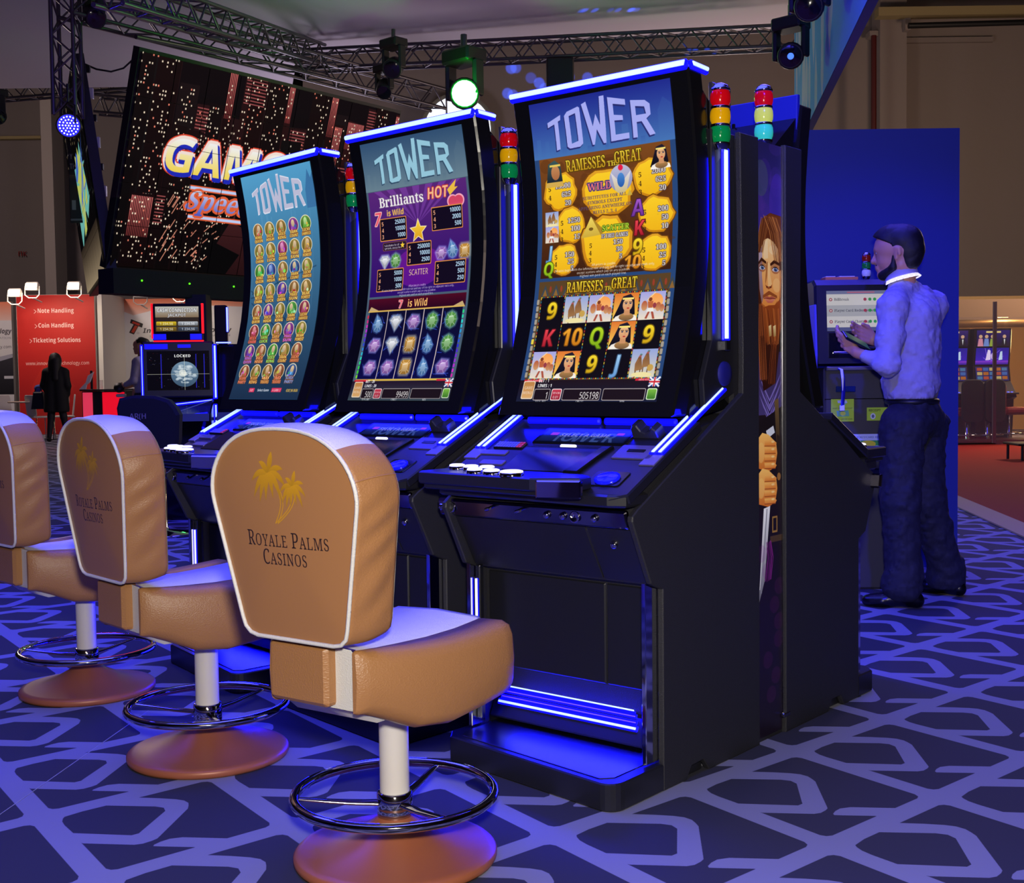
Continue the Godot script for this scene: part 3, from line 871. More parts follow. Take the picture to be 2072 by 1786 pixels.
func art_strip() -> Image:
	var c := Canvas.new(12, 150, 160, Color8(14, 10, 18))
	rng.seed = 70
	c.rect(0, 0, 12, 34, Color8(34, 30, 66), Color8(66, 52, 165))
	for i in 10: c.oval(rng.randf_range(0, 12), rng.randf_range(0, 24), 3.2, rng.randf_range(1.5, 5), Color(0.35, 0.2, 0.55, 0.18))
	c.oval(2, 9, 3.5, 4.5, Color(0.32, 0.45, 0.3, 0.3)); c.oval(10, 15, 4, 8, Color(0.3, 0.18, 0.66, 0.35))
	# tunic and dark lower part first
	c.rect(0, 52, 12, 26, Color8(60, 46, 86), Color8(70, 60, 125)); c.rect(0, 68, 12, 82, Color8(30, 20, 24), Color8(18, 10, 20))
	for i in 3: c.poly([1, 58 + i * 2.4, 6, 64 + i * 2.4, 12, 57 + i * 2.4, 6, 66.4 + i * 2.4], Color8(118, 102, 178)); c.poly([2, 60.2 + i * 2.4, 6, 64.8 + i * 2.4, 11, 59.4 + i * 2.4, 6, 65.4 + i * 2.4], Color8(40, 32, 60))
	c.poly([0, 70, 12, 66, 12, 72, 0, 74], Color8(24, 17, 18))
	# hair behind
	c.poly([0.3, 24, 2.4, 19, 6.5, 17.2, 11.9, 17.6, 12, 46, 9, 60, 3, 62, 0.5, 52], Color8(96, 44, 18), Color8(46, 18, 10))
	# face: lit skin, cool left side, warm cheek
	c.poly([0.9, 27, 2.0, 24.2, 5.2, 23.6, 9.5, 24.4, 11.6, 27, 12, 33, 11.6, 38, 9.6, 41.5, 5.5, 42.5, 2.4, 40.4, 1.2, 36.5, 0.8, 31], Color8(250, 212, 140), Color8(226, 132, 52))
	c.poly([0.9, 27, 2.2, 24.4, 2.6, 28, 2.4, 33, 3.2, 38, 2.4, 40.2, 1.2, 36.5, 0.8, 31], Color8(188, 172, 186), Color8(140, 104, 104))
	c.poly([2.5, 25, 5.2, 24, 5.4, 28.6, 3.4, 29], Color(1, 0.92, 0.72, 0.5)); c.oval(9.6, 35.2, 1.9, 1.8, Color(1.0, 0.80, 0.5, 0.55)); c.oval(8.0, 26.4, 2.2, 1.2, Color(1.0, 0.9, 0.66, 0.5))
	c.poly([11.0, 27, 12, 26, 12, 40, 10.4, 41.4, 11.2, 36], Color(0.55, 0.25, 0.08, 0.45)); c.poly([3.0, 40.2, 5, 41.2, 8, 40.8, 10, 39, 9, 42.5, 5, 43, 2.6, 41], Color(0.5, 0.22, 0.08, 0.5))
	# eye sockets, eyes, brows
	for e in [[2.5, 31.2, 0.85], [9.0, 31.35, 1.0]]:
		var x: float = e[0]
		var y: float = e[1]
		var k: float = e[2]
		c.oval(x, y - 0.35, 2.3 * k, 1.35, Color(0.48, 0.22, 0.12, 0.45))
		c.poly([x - 1.75 * k, y + 0.1, x - 0.8 * k, y - 0.55, x + 0.5 * k, y - 0.62, x + 1.8 * k, y + 0.02, x + 0.9 * k, y + 0.42, x - 0.7 * k, y + 0.46], Color8(232, 226, 222), Color8(196, 186, 190))
		c.oval(x + 0.15, y - 0.12, 0.95 * k, 0.5, Color8(96, 128, 172), Color8(52, 76, 120)); c.oval(x + 0.15, y - 0.12, 0.42 * k, 0.24, Color8(14, 14, 26)); c.oval(x + 0.4, y - 0.3, 0.2, 0.1, Color.WHITE)
		c.poly([x - 1.9 * k, y + 0.05, x - 0.8 * k, y - 0.78, x + 0.5 * k, y - 0.86, x + 1.95 * k, y - 0.05, x + 0.5 * k, y - 0.56, x - 0.8 * k, y - 0.5], Color8(52, 24, 14))
		c.line(x - 1.2 * k, y + 0.75, x + 1.2 * k, y + 0.72, 0.14, Color8(176, 96, 56))
	c.poly([0.7, 29.9, 2.2, 28.6, 4.5, 29.5, 4.4, 30.1, 2.3, 29.5, 0.9, 30.4], Color8(64, 30, 14)); c.poly([6.4, 29.9, 8.4, 28.8, 11.5, 29.6, 11.6, 30.3, 8.6, 29.7, 6.6, 30.5], Color8(64, 30, 14))
	# nose
	c.poly([4.5, 29.8, 5.3, 29.4, 5.0, 33, 4.2, 35.2, 4.0, 34.4], Color(0.55, 0.28, 0.12, 0.6)); c.poly([5.3, 29.6, 6.2, 29.9, 6.5, 33, 7.3, 35.0, 6.6, 35.6, 5.4, 35.9, 5.2, 33], Color(1.0, 0.86, 0.6, 0.55))
	c.poly([4.0, 35.2, 5.2, 35.7, 6.6, 35.6, 7.4, 35.0, 7.2, 35.9, 5.6, 36.4, 4.4, 36.0], Color8(164, 84, 38)); c.oval(4.9, 35.8, 0.4, 0.18, Color8(80, 34, 18)); c.oval(6.5, 35.75, 0.4, 0.18, Color8(80, 34, 18))
	# moustache shade, lips
	c.poly([2.8, 38.0, 5.6, 36.8, 6.2, 36.8, 9.8, 37.8, 9.9, 38.5, 6.2, 37.7, 2.9, 38.7], Color8(150, 76, 34))
	c.poly([3.3, 38.7, 5.0, 38.1, 6.1, 38.3, 7.2, 38.0, 9.3, 38.5, 6.2, 38.95], Color8(176, 84, 66)); c.poly([3.5, 38.8, 6.2, 39.0, 9.1, 38.6, 7.4, 39.7, 5.2, 39.8], Color8(226, 142, 116), Color8(200, 100, 76)); c.line(3.2, 38.75, 9.3, 38.6, 0.12, Color8(90, 36, 24))
	# beard
	c.poly([2.0, 39.6, 3.2, 41, 5.6, 40.4, 8.6, 40.2, 11, 38.8, 12, 40, 11.8, 46, 9, 51.5, 6.6, 48.5, 4.2, 50, 2.6, 45], Color8(158, 72, 26), Color8(96, 38, 14))
	strands(c, [[6.5, 41, 1.0], [7.2, 45, 0.9], [7.6, 50, 0.4]], 22, 8.0, 0.16, Color8(226, 130, 58), Color8(84, 32, 12))
	# hair in front
	c.poly([0.4, 27, 2.6, 20, 6, 17.4, 11.8, 17.8, 12, 24, 12, 31, 11.2, 31.5, 10.4, 26, 8.2, 24.4, 5.6, 23.5, 3.4, 24.2, 1.2, 27.6], Color8(112, 54, 22), Color8(74, 32, 14))
	strands(c, [[4.0, 18.6, 1.0], [2.6, 22.5, 0.8], [1.6, 27, 0.4]], 14, 4.0, 0.15, Color8(206, 128, 62), Color8(70, 30, 14)); strands(c, [[6.5, 18.0, 1.0], [9.0, 21.5, 0.9], [11.0, 29, 0.6]], 22, 6.5, 0.15, Color8(216, 138, 66), Color8(66, 28, 12))
	strands(c, [[1.6, 40, 0.3], [2.2, 48, 0.8], [3.0, 59, 1.0]], 18, 3.4, 0.17, Color8(186, 96, 44), Color8(54, 22, 12)); strands(c, [[8.5, 49, 0.4], [7.6, 54, 0.8], [7.0, 60, 1.0]], 10, 3.0, 0.14, Color8(176, 86, 38), Color8(70, 28, 12))
	for bx in [6.2, 8.4]: c.poly([bx - 0.6, 45.6, bx + 0.7, 45.2, bx + 0.9, 48.0, bx - 0.3, 48.3], Color8(240, 214, 150), Color8(170, 130, 70))
	# sword hilt, fists, blade
	c.poly([8.4, 64.5, 10.4, 63.8, 11.2, 76, 9.4, 76], Color8(110, 86, 52), Color8(60, 44, 28)); c.poly([4.2, 72, 7.8, 70.8, 8.6, 72.6, 5, 74], Color8(210, 214, 224)); c.poly([9.6, 73, 11.4, 74, 11.0, 90, 9.8, 90], Color8(42, 28, 20))
	for hy in [73.0, 82.0]:
		c.poly([0, hy + 1, 2.4, hy - 0.6, 5.4, hy, 9.2, hy + 2.2, 9.8, hy + 5, 8.8, hy + 8.4, 5.4, hy + 9.4, 0, hy + 8.2], Color8(252, 196, 104), Color8(206, 108, 36))
		for i in 4:
			var yy: float = hy + 1.8 + i * 1.9
			c.poly([3.4, yy - 0.7 + i * 0.1, 8.2, yy - 0.2, 9.5, yy + 0.5, 8.8, yy + 1.2, 3.6, yy + 0.9], Color8(252, 190, 98), Color8(216, 120, 46)); c.line(3.4, yy + 1.0, 9.0, yy + 1.3, 0.2, Color8(150, 70, 24)); c.oval(7.6, yy + 0.1, 0.8, 0.28, Color(1, 0.9, 0.66, 0.6))
		c.oval(1.8, hy + 4.4, 1.7, 2.6, Color(1.0, 0.84, 0.5, 0.4))
	c.poly([3.0, 91.6, 6.2, 91.2, 3.4, 110, 0.3, 116], Color8(236, 236, 242), Color8(96, 94, 106)); c.line(4.6, 91.8, 1.8, 113, 0.4, Color8(128, 128, 140)); c.line(3.6, 92, 1.0, 112, 0.2, Color8(255, 255, 255))
	c.frame(7.2, 94, 2.6, 4.2, 0.5, Color8(150, 110, 52)); c.rect(6.2, 99, 5.8, 1.6, Color8(72, 52, 30)); c.oval(10.6, 84, 0.9, 1.0, Color8(150, 100, 46))
	for i in 9: c.oval(rng.randf_range(1, 11), 103 + i * 4.6, 2.4, 2.2, Color(0.5, 0.12, 0.55, 0.16))
	strands(c, [[5.4, 100, 0.4], [6.2, 104, 0.8], [5.0, 110, 1.0]], 8, 3.0, 0.2, Color8(150, 40, 150), Color8(60, 20, 70))
	return c.done()

# --- slot machines: local frame u (to the player's right), v (away from the player), h (up)
func P(u: float, v: float, h: float) -> Vector3:
	return Vector3(u, h, -v)

func extu(st, prof: Array, u0: float, u1: float, bevel := 0.0, smooth := -1):   # profile of v, h pairs swept along u
	return prism(st, vec(prof), Vector3(u0, 0, 0), Vector3(0, 0, -1), Vector3.UP, Vector3(u1 - u0, 0, 0), bevel, smooth)

func face_v(h: float) -> float:   # the bowed display glass
	var t := [[0.98, -0.098], [1.035, -0.078], [1.1, -0.053], [1.193, -0.022], [1.28, 0.003], [1.359, 0.020], [1.45, 0.033], [1.539, 0.040], [1.62, 0.040], [1.703, 0.036], [1.824, 0.021], [1.93, 0.002], [1.98, -0.009]]
	for i in t.size() - 1:
		if h <= t[i + 1][0]: return lerpf(t[i][1], t[i + 1][1], (h - t[i][0]) / (t[i + 1][0] - t[i][0]))
	return t[-1][1]

func deck_h(v: float) -> float:
	return 0.985 + 0.5 * v

const DN := Vector3(0, 0.894427, 0.447214)    # the deck's normal in local axes
const DB := Vector3(0, 0.447214, -0.894427)   # up the deck

func on_deck(u: float, v: float, lift := 0.0) -> Vector3:
	return P(u, v, deck_h(v)) + DN * lift

func deck_slab(st, u0, u1, v0, v1, lo := -0.005, hi := 0.003, r := 0.004):
	var c := on_deck((u0 + u1) * 0.5, (v0 + v1) * 0.5, (lo + hi) * 0.5)
	return rbox(st, c, Vector3(u1 - u0, (v1 - v0) * 1.118, hi - lo), r, Basis(Vector3.RIGHT, DB, DN))

func led_line(t: Node3D, called: String, pts: Array, w: float, core: String, housing := 1.9):
	var h := begin()
	tube(h, pts, w * housing, 8, false, true)
	var o = obj(called, h, mats["led_blue"], t)
	var s := begin()
	var off := []
	for p in pts: off.append(p)
	tube(s, off, w, 8, false, true)
	return o

# a glowing line: blue diffuser with the bright tube standing proud of it towards `out`
func glow(t: Node3D, called: String, a: Vector3, b: Vector3, out: Vector3, w: float, rim: float, core := "led_core"):
	var d := (b - a).normalized()
	var side := d.cross(out).normalized()
	var h := begin()
	rbox(h, (a + b) * 0.5, Vector3(w + rim * 2.0, w, (b - a).length() + rim * 2.0), w * 0.3, Basis(side, d.cross(side).normalized(), d))
	var o = obj(called, h, mats["led_blue"], t)
	var s := begin()
	tube(s, [a + out * w * 0.5, b + out * w * 0.5], w * 0.5, 8, false, true)
	obj("light_tube", s, mats[core], o)
	return o

func make_machine() -> Node3D:
	var t := thing("slot_machine", "", "slot machine", Vector3.ZERO, 0.0, "curved slot machines in the row")
	var bp: StandardMaterial3D = mats["black_panel"]
	# side panels
	for s in [-1, 1]:
		var u0: float = 0.317 * s
		var u1: float = 0.335 * s
		var st := begin()
		extu(st, [0.338, 0.0, 0.338, 1.806, 0.229, 1.806, 0.243, 1.169, 0.24, 1.058, -0.262, 0.79, -0.305, 0.768, -0.328, 0.752, -0.33, 0.738, -0.245, 0.567, -0.19, 0.545, -0.191, 0.0, -0.075, 0.0, -0.05, 0.034, 0.015, 0.036, 0.045, 0.0], minf(u0, u1), maxf(u0, u1), 0.003)
		obj("side_panel", st, bp, t)
	# core
	var core := begin()
	extu(core, [0.33, 0.02, 0.33, 1.79, 0.235, 1.79, 0.22, 1.0, -0.0, 0.96, -0.27, 0.80, -0.285, 0.70, -0.2, 0.555, -0.155, 0.54, -0.152, 0.25, -0.07, 0.07, -0.07, 0.02], -0.316, 0.316)
	obj("cabinet_core", core, bp, t)
	# front: chrome lock panel, sloping flap, door, kick panel
	var lp := begin()
	rbox(lp, P(-0.035, -0.297, 0.738), Vector3(0.67, 0.05, 0.02), 0.006, Basis(Vector3.RIGHT, Vector3(0, 0.98, 0.2), Vector3(0, -0.2, 0.98)))
	var lock_panel = obj("lock_panel", lp, mat("lock_panel_metal", Color(0.55, 0.53, 0.58), 0.14, 1.0), t)
	for k in [[-0.37, 0], [-0.335, 1], [-0.2, 2], [-0.09, 2], [0.02, 0], [0.075, 0], [0.115, 1], [0.18, 0]]:
		var s := begin()
		var o := P(k[0] + 0.02, -0.309, 0.737)
		var bz := Basis(Vector3.RIGHT, Vector3(0, 0.17, 0.98), Vector3(0, 0.98, -0.17))
		if k[1] == 0: lathe(s, [[0.010, 0.0], [0.010, 0.006], [0.007, 0.010], [0.0, 0.011]], 12, o, bz)
		elif k[1] == 1: lathe(s, [[0.016, 0.0], [0.016, 0.004], [0.012, 0.004], [0.011, 0.001], [0.0, 0.001]], 14, o, bz)
		else: tube(s, [o, o + Vector3(0.012, 0.004, 0.016), o + Vector3(0.03, 0.009, 0.018)], 0.005, 7)
		obj("lock", s, mats["chrome"], lock_panel)
	var fl := begin()
	extu(fl, [-0.292, 0.71, -0.21, 0.562, -0.2, 0.562, -0.27, 0.71], -0.315, 0.155, 0.002)
	obj("sloping_flap", fl, mats["black_satin"], t)
	fl = begin()
	extu(fl, [-0.292, 0.71, -0.21, 0.562, -0.2, 0.562, -0.27, 0.71], 0.159, 0.315, 0.002)
	var sf = obj("sloping_flap", fl, mats["black_satin"], t)
	var ks := begin()
	lathe(ks, [[0.012, 0.0], [0.012, 0.006], [0.006, 0.012], [0.0, 0.012]], 12, P(0.165 + 0.07, -0.268, 0.665), Basis(Vector3.RIGHT, Vector3(0, 0.49, 0.87), Vector3(0, 0.87, -0.49)))
	obj("lock", ks, mats["chrome"], sf)
	var dr := begin()
	rbox(dr, P(-0.09, -0.152, 0.395), Vector3(0.43, 0.285, 0.016), 0.004)
	obj("belly_door", dr, mats["black_satin"], t)
	dr = begin()
	rbox(dr, P(0.222, -0.152, 0.395), Vector3(0.185, 0.285, 0.016), 0.004)
	obj("belly_door", dr, mats["black_satin"], t)
	var kn := Vector3(0, 0.42, 0.907)
	var kb := Vector3(0, 0.907, -0.42)
	var kc := P(0, -0.112, 0.165)
	var kp := begin()
	rbox(kp, kc, Vector3(0.63, 0.17, 0.014), 0.004, Basis(Vector3.RIGHT, kb, kn))
	var kick = obj("kick_panel", kp, mats["black_satin"], t)
	for i in 4:
		var base := kc + kb * (0.012 - 0.0165 * i) + kn * 0.009
		glow(kick, "light_bar", base + Vector3(-0.27 - 0.006 * i, 0, 0), base + Vector3(0.192 + 0.006 * i, 0, 0), kn, 0.0075 if i in [0, 3] else 0.003, 0.005, "led_core" if i in [0, 3] else "led_violet")
	var em := begin()
	lathe(em, [[0.012, 0.0], [0.013, 0.004], [0.009, 0.005], [0.006, 0.002], [0.0, 0.003]], 14, kc + kb * 0.045 + kn * 0.007 + Vector3(-0.06, 0, 0), Basis(Vector3.RIGHT, kn, -kb))
	obj("badge", em, mat("red_badge", Color(0.6, 0.08, 0.1), 0.3), kick)
	# light inside the foot well, in front of its bars
	area("kick_lamp", kc + kn * 0.03, Vector3(0, -0.75, 0.65), Color(0.02, 0.02, 1.0), 0.9, Vector2(0.46, 0.06), t)
	# uprights with mirror strips and the lit strip
	for s in [-1, 1]:
		var st := begin()
		extu(st, [-0.246, 0.08, -0.246, 0.565, -0.186, 0.545, -0.186, 0.08], 0.3165 * s, 0.302 * s, 0.002)
		obj("mirror_strip", st, mats["chrome"], t)
	var ls := begin()
	rbox(ls, P(-0.292, -0.215, 0.33), Vector3(0.018, 0.46, 0.02), 0.003)
	var lit = obj("lit_upright", ls, mats["dark_metal"], t)
	glow(lit, "light_bar", P(-0.292, -0.226, 0.14), P(-0.292, -0.226, 0.52), Vector3(0, 0, 1), 0.008, 0.001, "led_white")
	# step
	var step := vec([-0.3165, -0.03, -0.3165, 0.192, -0.335, 0.192, -0.335, 0.30, -0.30, 0.345])
	for i in 6:
		var w := PI * 0.5 * i / 5.0
		step.append(Vector2(0.29 + 0.045 * sin(w), 0.375 + 0.045 * cos(w)))
	step.append_array(vec([0.335, 0.192, 0.3165, 0.192, 0.3165, -0.03]))
	var sb := begin()
	prism(sb, step, Vector3(0, 0.0, 0), Vector3.RIGHT, Vector3(0, 0, 1), Vector3(0, 0.074, 0), 0.004)
	obj("step_base", sb, mats["black_satin"], t)
	var sp := begin()
	var plate := vec([-0.295, -0.02, -0.295, 0.275, -0.27, 0.325, 0.27, 0.395, 0.298, 0.365, 0.298, -0.02])
	prism(sp, plate, Vector3(0, 0.0735, 0), Vector3.RIGHT, Vector3(0, 0, 1), Vector3(0, 0.003, 0), 0.001)
	obj("step_plate", sp, mats["plate_metal"], t)
	# deck
	var dk := begin()
	var dpoly := vec([-0.335, 0.29, -0.06, 0.295, 0.15, 0.31, 0.17, 0.352, 0.29, 0.372, 0.335, 0.35, 0.335, 0.0, -0.33, 0.0])
	prism(dk, dpoly, P(0, 0, 0.985) - DN * 0.03, Vector3.RIGHT, -DB * 1.118, DN * 0.03, 0.004)
	var deck = obj("deck", dk, mats["deck_metal"], t)
	var lip := begin()
	prism(lip, vec([-0.333, 0.338, 0.0, 0.345, 0.285, 0.372, 0.33, 0.35, 0.33, 0.25, -0.335, 0.25]), P(0, 0, 0.775), Vector3.RIGHT, Vector3(0, 0, 1), Vector3(0, 0.034, 0), 0.006)
	obj("deck_lip", lip, mats["black_satin"], t)
	var lg := begin()
	prism(lg, vec([-0.335, 0.262, -0.335, 0.415, -0.325, 0.432, 0.10, 0.458, 0.12, 0.45, 0.215, 0.392, 0.205, 0.33, 0.12, 0.262]), P(0, 0, 0.816), Vector3.RIGHT, Vector3(0, 0, 1), Vector3(0, 0.035, 0), 0.004)
	obj("button_ledge", lg, mats["deck_metal"], t)
	lg = begin()
	prism(lg, vec([-0.33, 0.25, -0.325, 0.41, 0.10, 0.432, 0.19, 0.385, 0.2, 0.25]), P(0, 0, 0.80), Vector3.RIGHT, Vector3(0, 0, 1), Vector3(0, 0.018, 0), 0.004)
	obj("ledge_underside", lg, mats["black_satin"], t)
	# deck fittings
	var sc := begin()
	deck_slab(sc, -0.155, 0.178, -0.132, -0.052, -0.004, 0.004, 0.008)
	var sel = obj("game_display", sc, mats["black_gloss"], deck)
	sc = begin()
	quv(sc, on_deck(-0.145, -0.057, 0.0052), on_deck(0.168, -0.057, 0.0052), on_deck(0.168, -0.127, 0.0052), on_deck(-0.145, -0.127, 0.0052))
	obj("picture", sc, screen_mat("select_picture", select_picture(), 0.55), sel)
	sc = begin()
	deck_slab(sc, -0.155, 0.105, -0.272, -0.15, -0.004, 0.004, 0.006)
	obj("touch_display", sc, mats["black_gloss"], deck)
	sc = begin()
	prism(sc, vec([0.07, 0.275, 0.115, 0.15, 0.15, 0.145, 0.135, 0.2, 0.12, 0.275]), P(0, 0, 0.985) - DN * 0.002, Vector3.RIGHT, -DB * 1.118, DN * 0.012, 0.003)
	obj("armrest_ridge", sc, mats["black_gloss"], deck)
	for k in [[-0.277, -0.322, 0.023], [-0.215, -0.332, 0.022], [-0.160, -0.326, 0.022], [-0.130, -0.412, 0.022], [-0.062, -0.420, 0.023], [0.012, -0.424, 0.032]]:
		var s := begin()
		var o: Vector3 = P(k[0], k[1], 0.851)
		lathe(s, [[k[2] * 1.05, 0.0], [k[2] * 1.05, 0.008], [k[2] * 0.9, 0.010]], 18, o)
		var b = obj("play_button", s, mats["chrome"], deck)
		s = begin()
		lathe(s, [[k[2] * 0.98, 0.009], [k[2] * 0.95, 0.0135], [k[2] * 0.7, 0.0155], [0.0001, 0.016]], 18, o)
		obj("lit_cap", s, mats["led_white"], b)
	sc = begin()
	deck_slab(sc, -0.038, 0.018, -0.148, -0.139, -0.002, 0.006, 0.004)
	obj("indicator_lamp", sc, mats["led_white"], deck)
	sc = begin()
	deck_slab(sc, -0.275, -0.165, -0.166, -0.134, -0.002, 0.005, 0.005)
	var kpd = obj("keypad", sc, mats["black_gloss"], deck)
	for i in 10:
		for j in 3:
			var s := begin()
			deck_slab(s, -0.27 + i * 0.0103, -0.262 + i * 0.0103, -0.163 + j * 0.0094, -0.156 + j * 0.0094, 0.005, 0.0075, 0.001)
			obj("key", s, mat("key_blue", Color(0.4, 0.42, 0.8), 0.4, 0.0, Color(0.12, 0.1, 0.8), 0.5) if i < 8 else mat("key_red", Color(0.7, 0.25, 0.35), 0.4, 0.0, Color(0.6, 0.1, 0.3), 0.5), kpd)
	for q in [[0.172, 0.3, -0.195, -0.13], [-0.3, -0.2, -0.2, -0.176], [-0.26, -0.17, -0.25, -0.226]]:
		var s := begin()
		deck_slab(s, q[0], q[1], q[2], q[3], -0.002, 0.004, 0.006)
		obj("steel_plate", s, mat("deck_plate", Color(0.45, 0.42, 0.55), 0.4, 0.6), deck)
	sc = begin()
	deck_slab(sc, 0.205, 0.262, -0.165, -0.152, 0.003, 0.0055, 0.002)
	obj("card_slot", sc, mats["black_gloss"], deck)
	# the note guide: a waved nozzle
	var nz := begin()
	prism(nz, vec([0, 0, 0, 0.03, 0.008, 0.042, 0.022, 0.042, 0.032, 0.024, 0.045, 0.018, 0.058, 0.022, 0.07, 0.036, 0.082, 0.026, 0.086, 0.0]), on_deck(0.178, -0.095, 0.0), Vector3.RIGHT, DN, DB * 0.04, 0.003)
	obj("note_nozzle", nz, mat("nozzle_black", Color(0.16, 0.16, 0.18), 0.2), deck)
	# ticket mouth and its chrome front
	nz = begin()
	deck_slab(nz, 0.175, 0.285, -0.322, -0.255, -0.004, 0.0035, 0.01)
	var mouth = obj("ticket_mouth", nz, mats["black_gloss"], deck)
	nz = begin()
	lathe(nz, [[0.03, 0.0], [0.031, 0.006], [0.022, 0.010], [0.0001, 0.011]], 16, on_deck(0.232, -0.292, 0.002), Basis(Vector3(1.25, 0, 0), DN, -DB))
	obj("lit_bezel", nz, mat("bezel_blue", Color(0.1, 0.12, 0.9), 0.15, 0.0, Color(0.02, 0.03, 0.8), 0.6), mouth)
	nz = begin()
	rbox(nz, P(0.172, -0.425, 0.822), Vector3(0.12, 0.048, 0.03), 0.004, Basis(Vector3.UP, 0.42))
	obj("chrome_front", nz, mat("smoked_chrome", Color(0.62, 0.58, 0.64), 0.06, 1.0), deck)
	# glowing lines beside the deck
	for s in [-1, 1]:
		for k in 2:
			var uu: float = s * (0.300 + 0.022 * k) - 0.006
			var va := -0.168
			var vb := 0.014 if not (s == 1 and k == 1) else 0.16
			glow(t, "deck_light", on_deck(uu, va, 0.004), on_deck(uu, vb, 0.004), DN, 0.009, 0.0065)
		var st := begin()
		deck_slab(st, minf(s * 0.287, s * 0.337) - 0.006, maxf(s * 0.287, s * 0.337) - 0.006, -0.222, -0.172, -0.002, 0.004, 0.003)
		obj("light_foot", st, mat("light_foot_metal", Color(0.55, 0.52, 0.7), 0.35, 0.7), t)
		area("deck_lamp", on_deck(s * 0.311 - 0.006, -0.07, 0.02), DN + Vector3(-s * 0.4, 0, 0), Color(0.03, 0.03, 1.0), 0.05, Vector2(0.03, 0.18), t)
	# blue lamps below the display
	for k in [[-0.25, 0.02], [0.035, 0.28]]:
		var s := begin()
		rbox(s, P((k[0] + k[1]) * 0.5, -0.028, 0.982), Vector3(k[1] - k[0], 0.02, 0.018), 0.006)
		obj("under_light", s, mats["led_blue"], t)
	area("under_lamp", P(0, -0.06, 0.975), Vector3(0, -0.6, 0.8), Color(0.03, 0.03, 1.0), 0.12, Vector2(0.5, 0.02), t)
	# display shell, glass, picture
	var prof := []
	for i in 25:
		var h := lerpf(1.0, 1.955, i / 24.0)
		prof += [face_v(h) - 0.010, h]
	for i in 25:
		var h := lerpf(1.955, 1.0, i / 24.0)
		prof += [face_v(h) + 0.062, h]
	var sh := begin()
	extu(sh, prof, -0.312, 0.312, 0.006)
	var shell = obj("display_shell", sh, mats["black_gloss"], t)
	var gs := begin()
	gs.set_smooth_group(1)
	var n := 40
	for i in n:
		var q := []
		for k in [[0, 1], [1, 1], [1, 0], [0, 0]]:
			var f: float = float(i + k[1]) / n
			var h: float = lerpf(1.04, 1.93, f)
			q.append([P(lerpf(-0.249, 0.252, k[0]), face_v(h) - 0.0118, h), Vector2(k[0], 1.0 - f)])
		for k in [0, 1, 2, 0, 2, 3]:
			gs.set_uv(q[k][1]); gs.add_vertex(q[k][0])
	obj("display_picture", gs, null, shell)
	# bright bar along the top front and round its ends
	glow(t, "top_light", P(-0.31, -0.012, 1.958), P(0.305, -0.012, 1.958), Vector3(0, 0.35, 0.94), 0.017, 0.006)
	for s in [-1, 1]:
		glow(t, "top_light", P(s * 0.314, 0.0, 1.958), P(s * 0.314, 0.075, 1.955), Vector3(s * 0.94, 0.35, 0), 0.013, 0.006)
	area("top_lamp", P(0, -0.04, 1.965), Vector3(0, 0.4, 1), Color(0.12, 0.15, 1.0), 0.10, Vector2(0.6, 0.02), t)
	# neck behind the display and wings with upright tubes
	var nk := begin()
	extu(nk, [0.05, 1.93, 0.24, 1.79, 0.24, 1.02, 0.0, 0.99, 0.05, 1.2, 0.095, 1.4, 0.095, 1.6], -0.3, 0.3)
	obj("display_neck", nk, mats["black_gloss"], t)
	for s in [-1, 1]:
		var st := begin()
		extu(st, [0.10, 1.80, 0.232, 1.80, 0.238, 1.2, 0.238, 1.062, 0.06, 1.012, 0.05, 1.1, 0.098, 1.21], 0.299 * s, 0.317 * s, 0.003)
		var wing = obj("wing", st, mats["black_satin"], t)
		if s < 0: continue
		var wl = glow(wing, "wing_light", P(s * 0.322, 0.165, 1.215), P(s * 0.322, 0.165, 1.745), Vector3(s * 0.85, 0, 0.53), 0.013, 0.007, "led_core")
		st = begin()
		rbox(st, P(s * 0.322, 0.165, 1.195), Vector3(0.02, 0.03, 0.028), 0.003)
		obj("tube_foot", st, mats["dark_metal"], wl)
		area("wing_lamp", P(s * 0.345, 0.15, 1.48), Vector3(s * 0.6, 0, 0.8), Color(0.03, 0.03, 1.0), 0.10, Vector2(0.02, 0.5), t)
		st = begin()
		lathe(st, [[0.036, 0.0], [0.034, 0.006], [0.014, 0.009], [0.0001, 0.0095]], 18, P(s * 0.317, 0.165, 1.115), Basis(Vector3(0, 0, -s), Vector3(s, 0, 0), Vector3.UP))
		obj("speaker", st, mat("speaker_blue", Color(0.06, 0.06, 0.5), 0.7), wing)
	# signal lamp on the right wing
	signal_lamp(t, P(0.325, 0.135, 1.762), [Color(0.75, 0.02, 0.06), Color(0.85, 0.62, 0.02), Color(0.02, 0.5, 0.25)], 0.3, 0.027)
	var hd := begin()
	extu(hd, [0.12, 1.70, 0.21, 1.76, 0.21, 1.93, 0.11, 1.93], 0.300, 0.318, 0.004)
	obj("lamp_bracket", hd, mat("bracket_grey", Color(0.35, 0.34, 0.35), 0.3, 0.7), t)
	return t

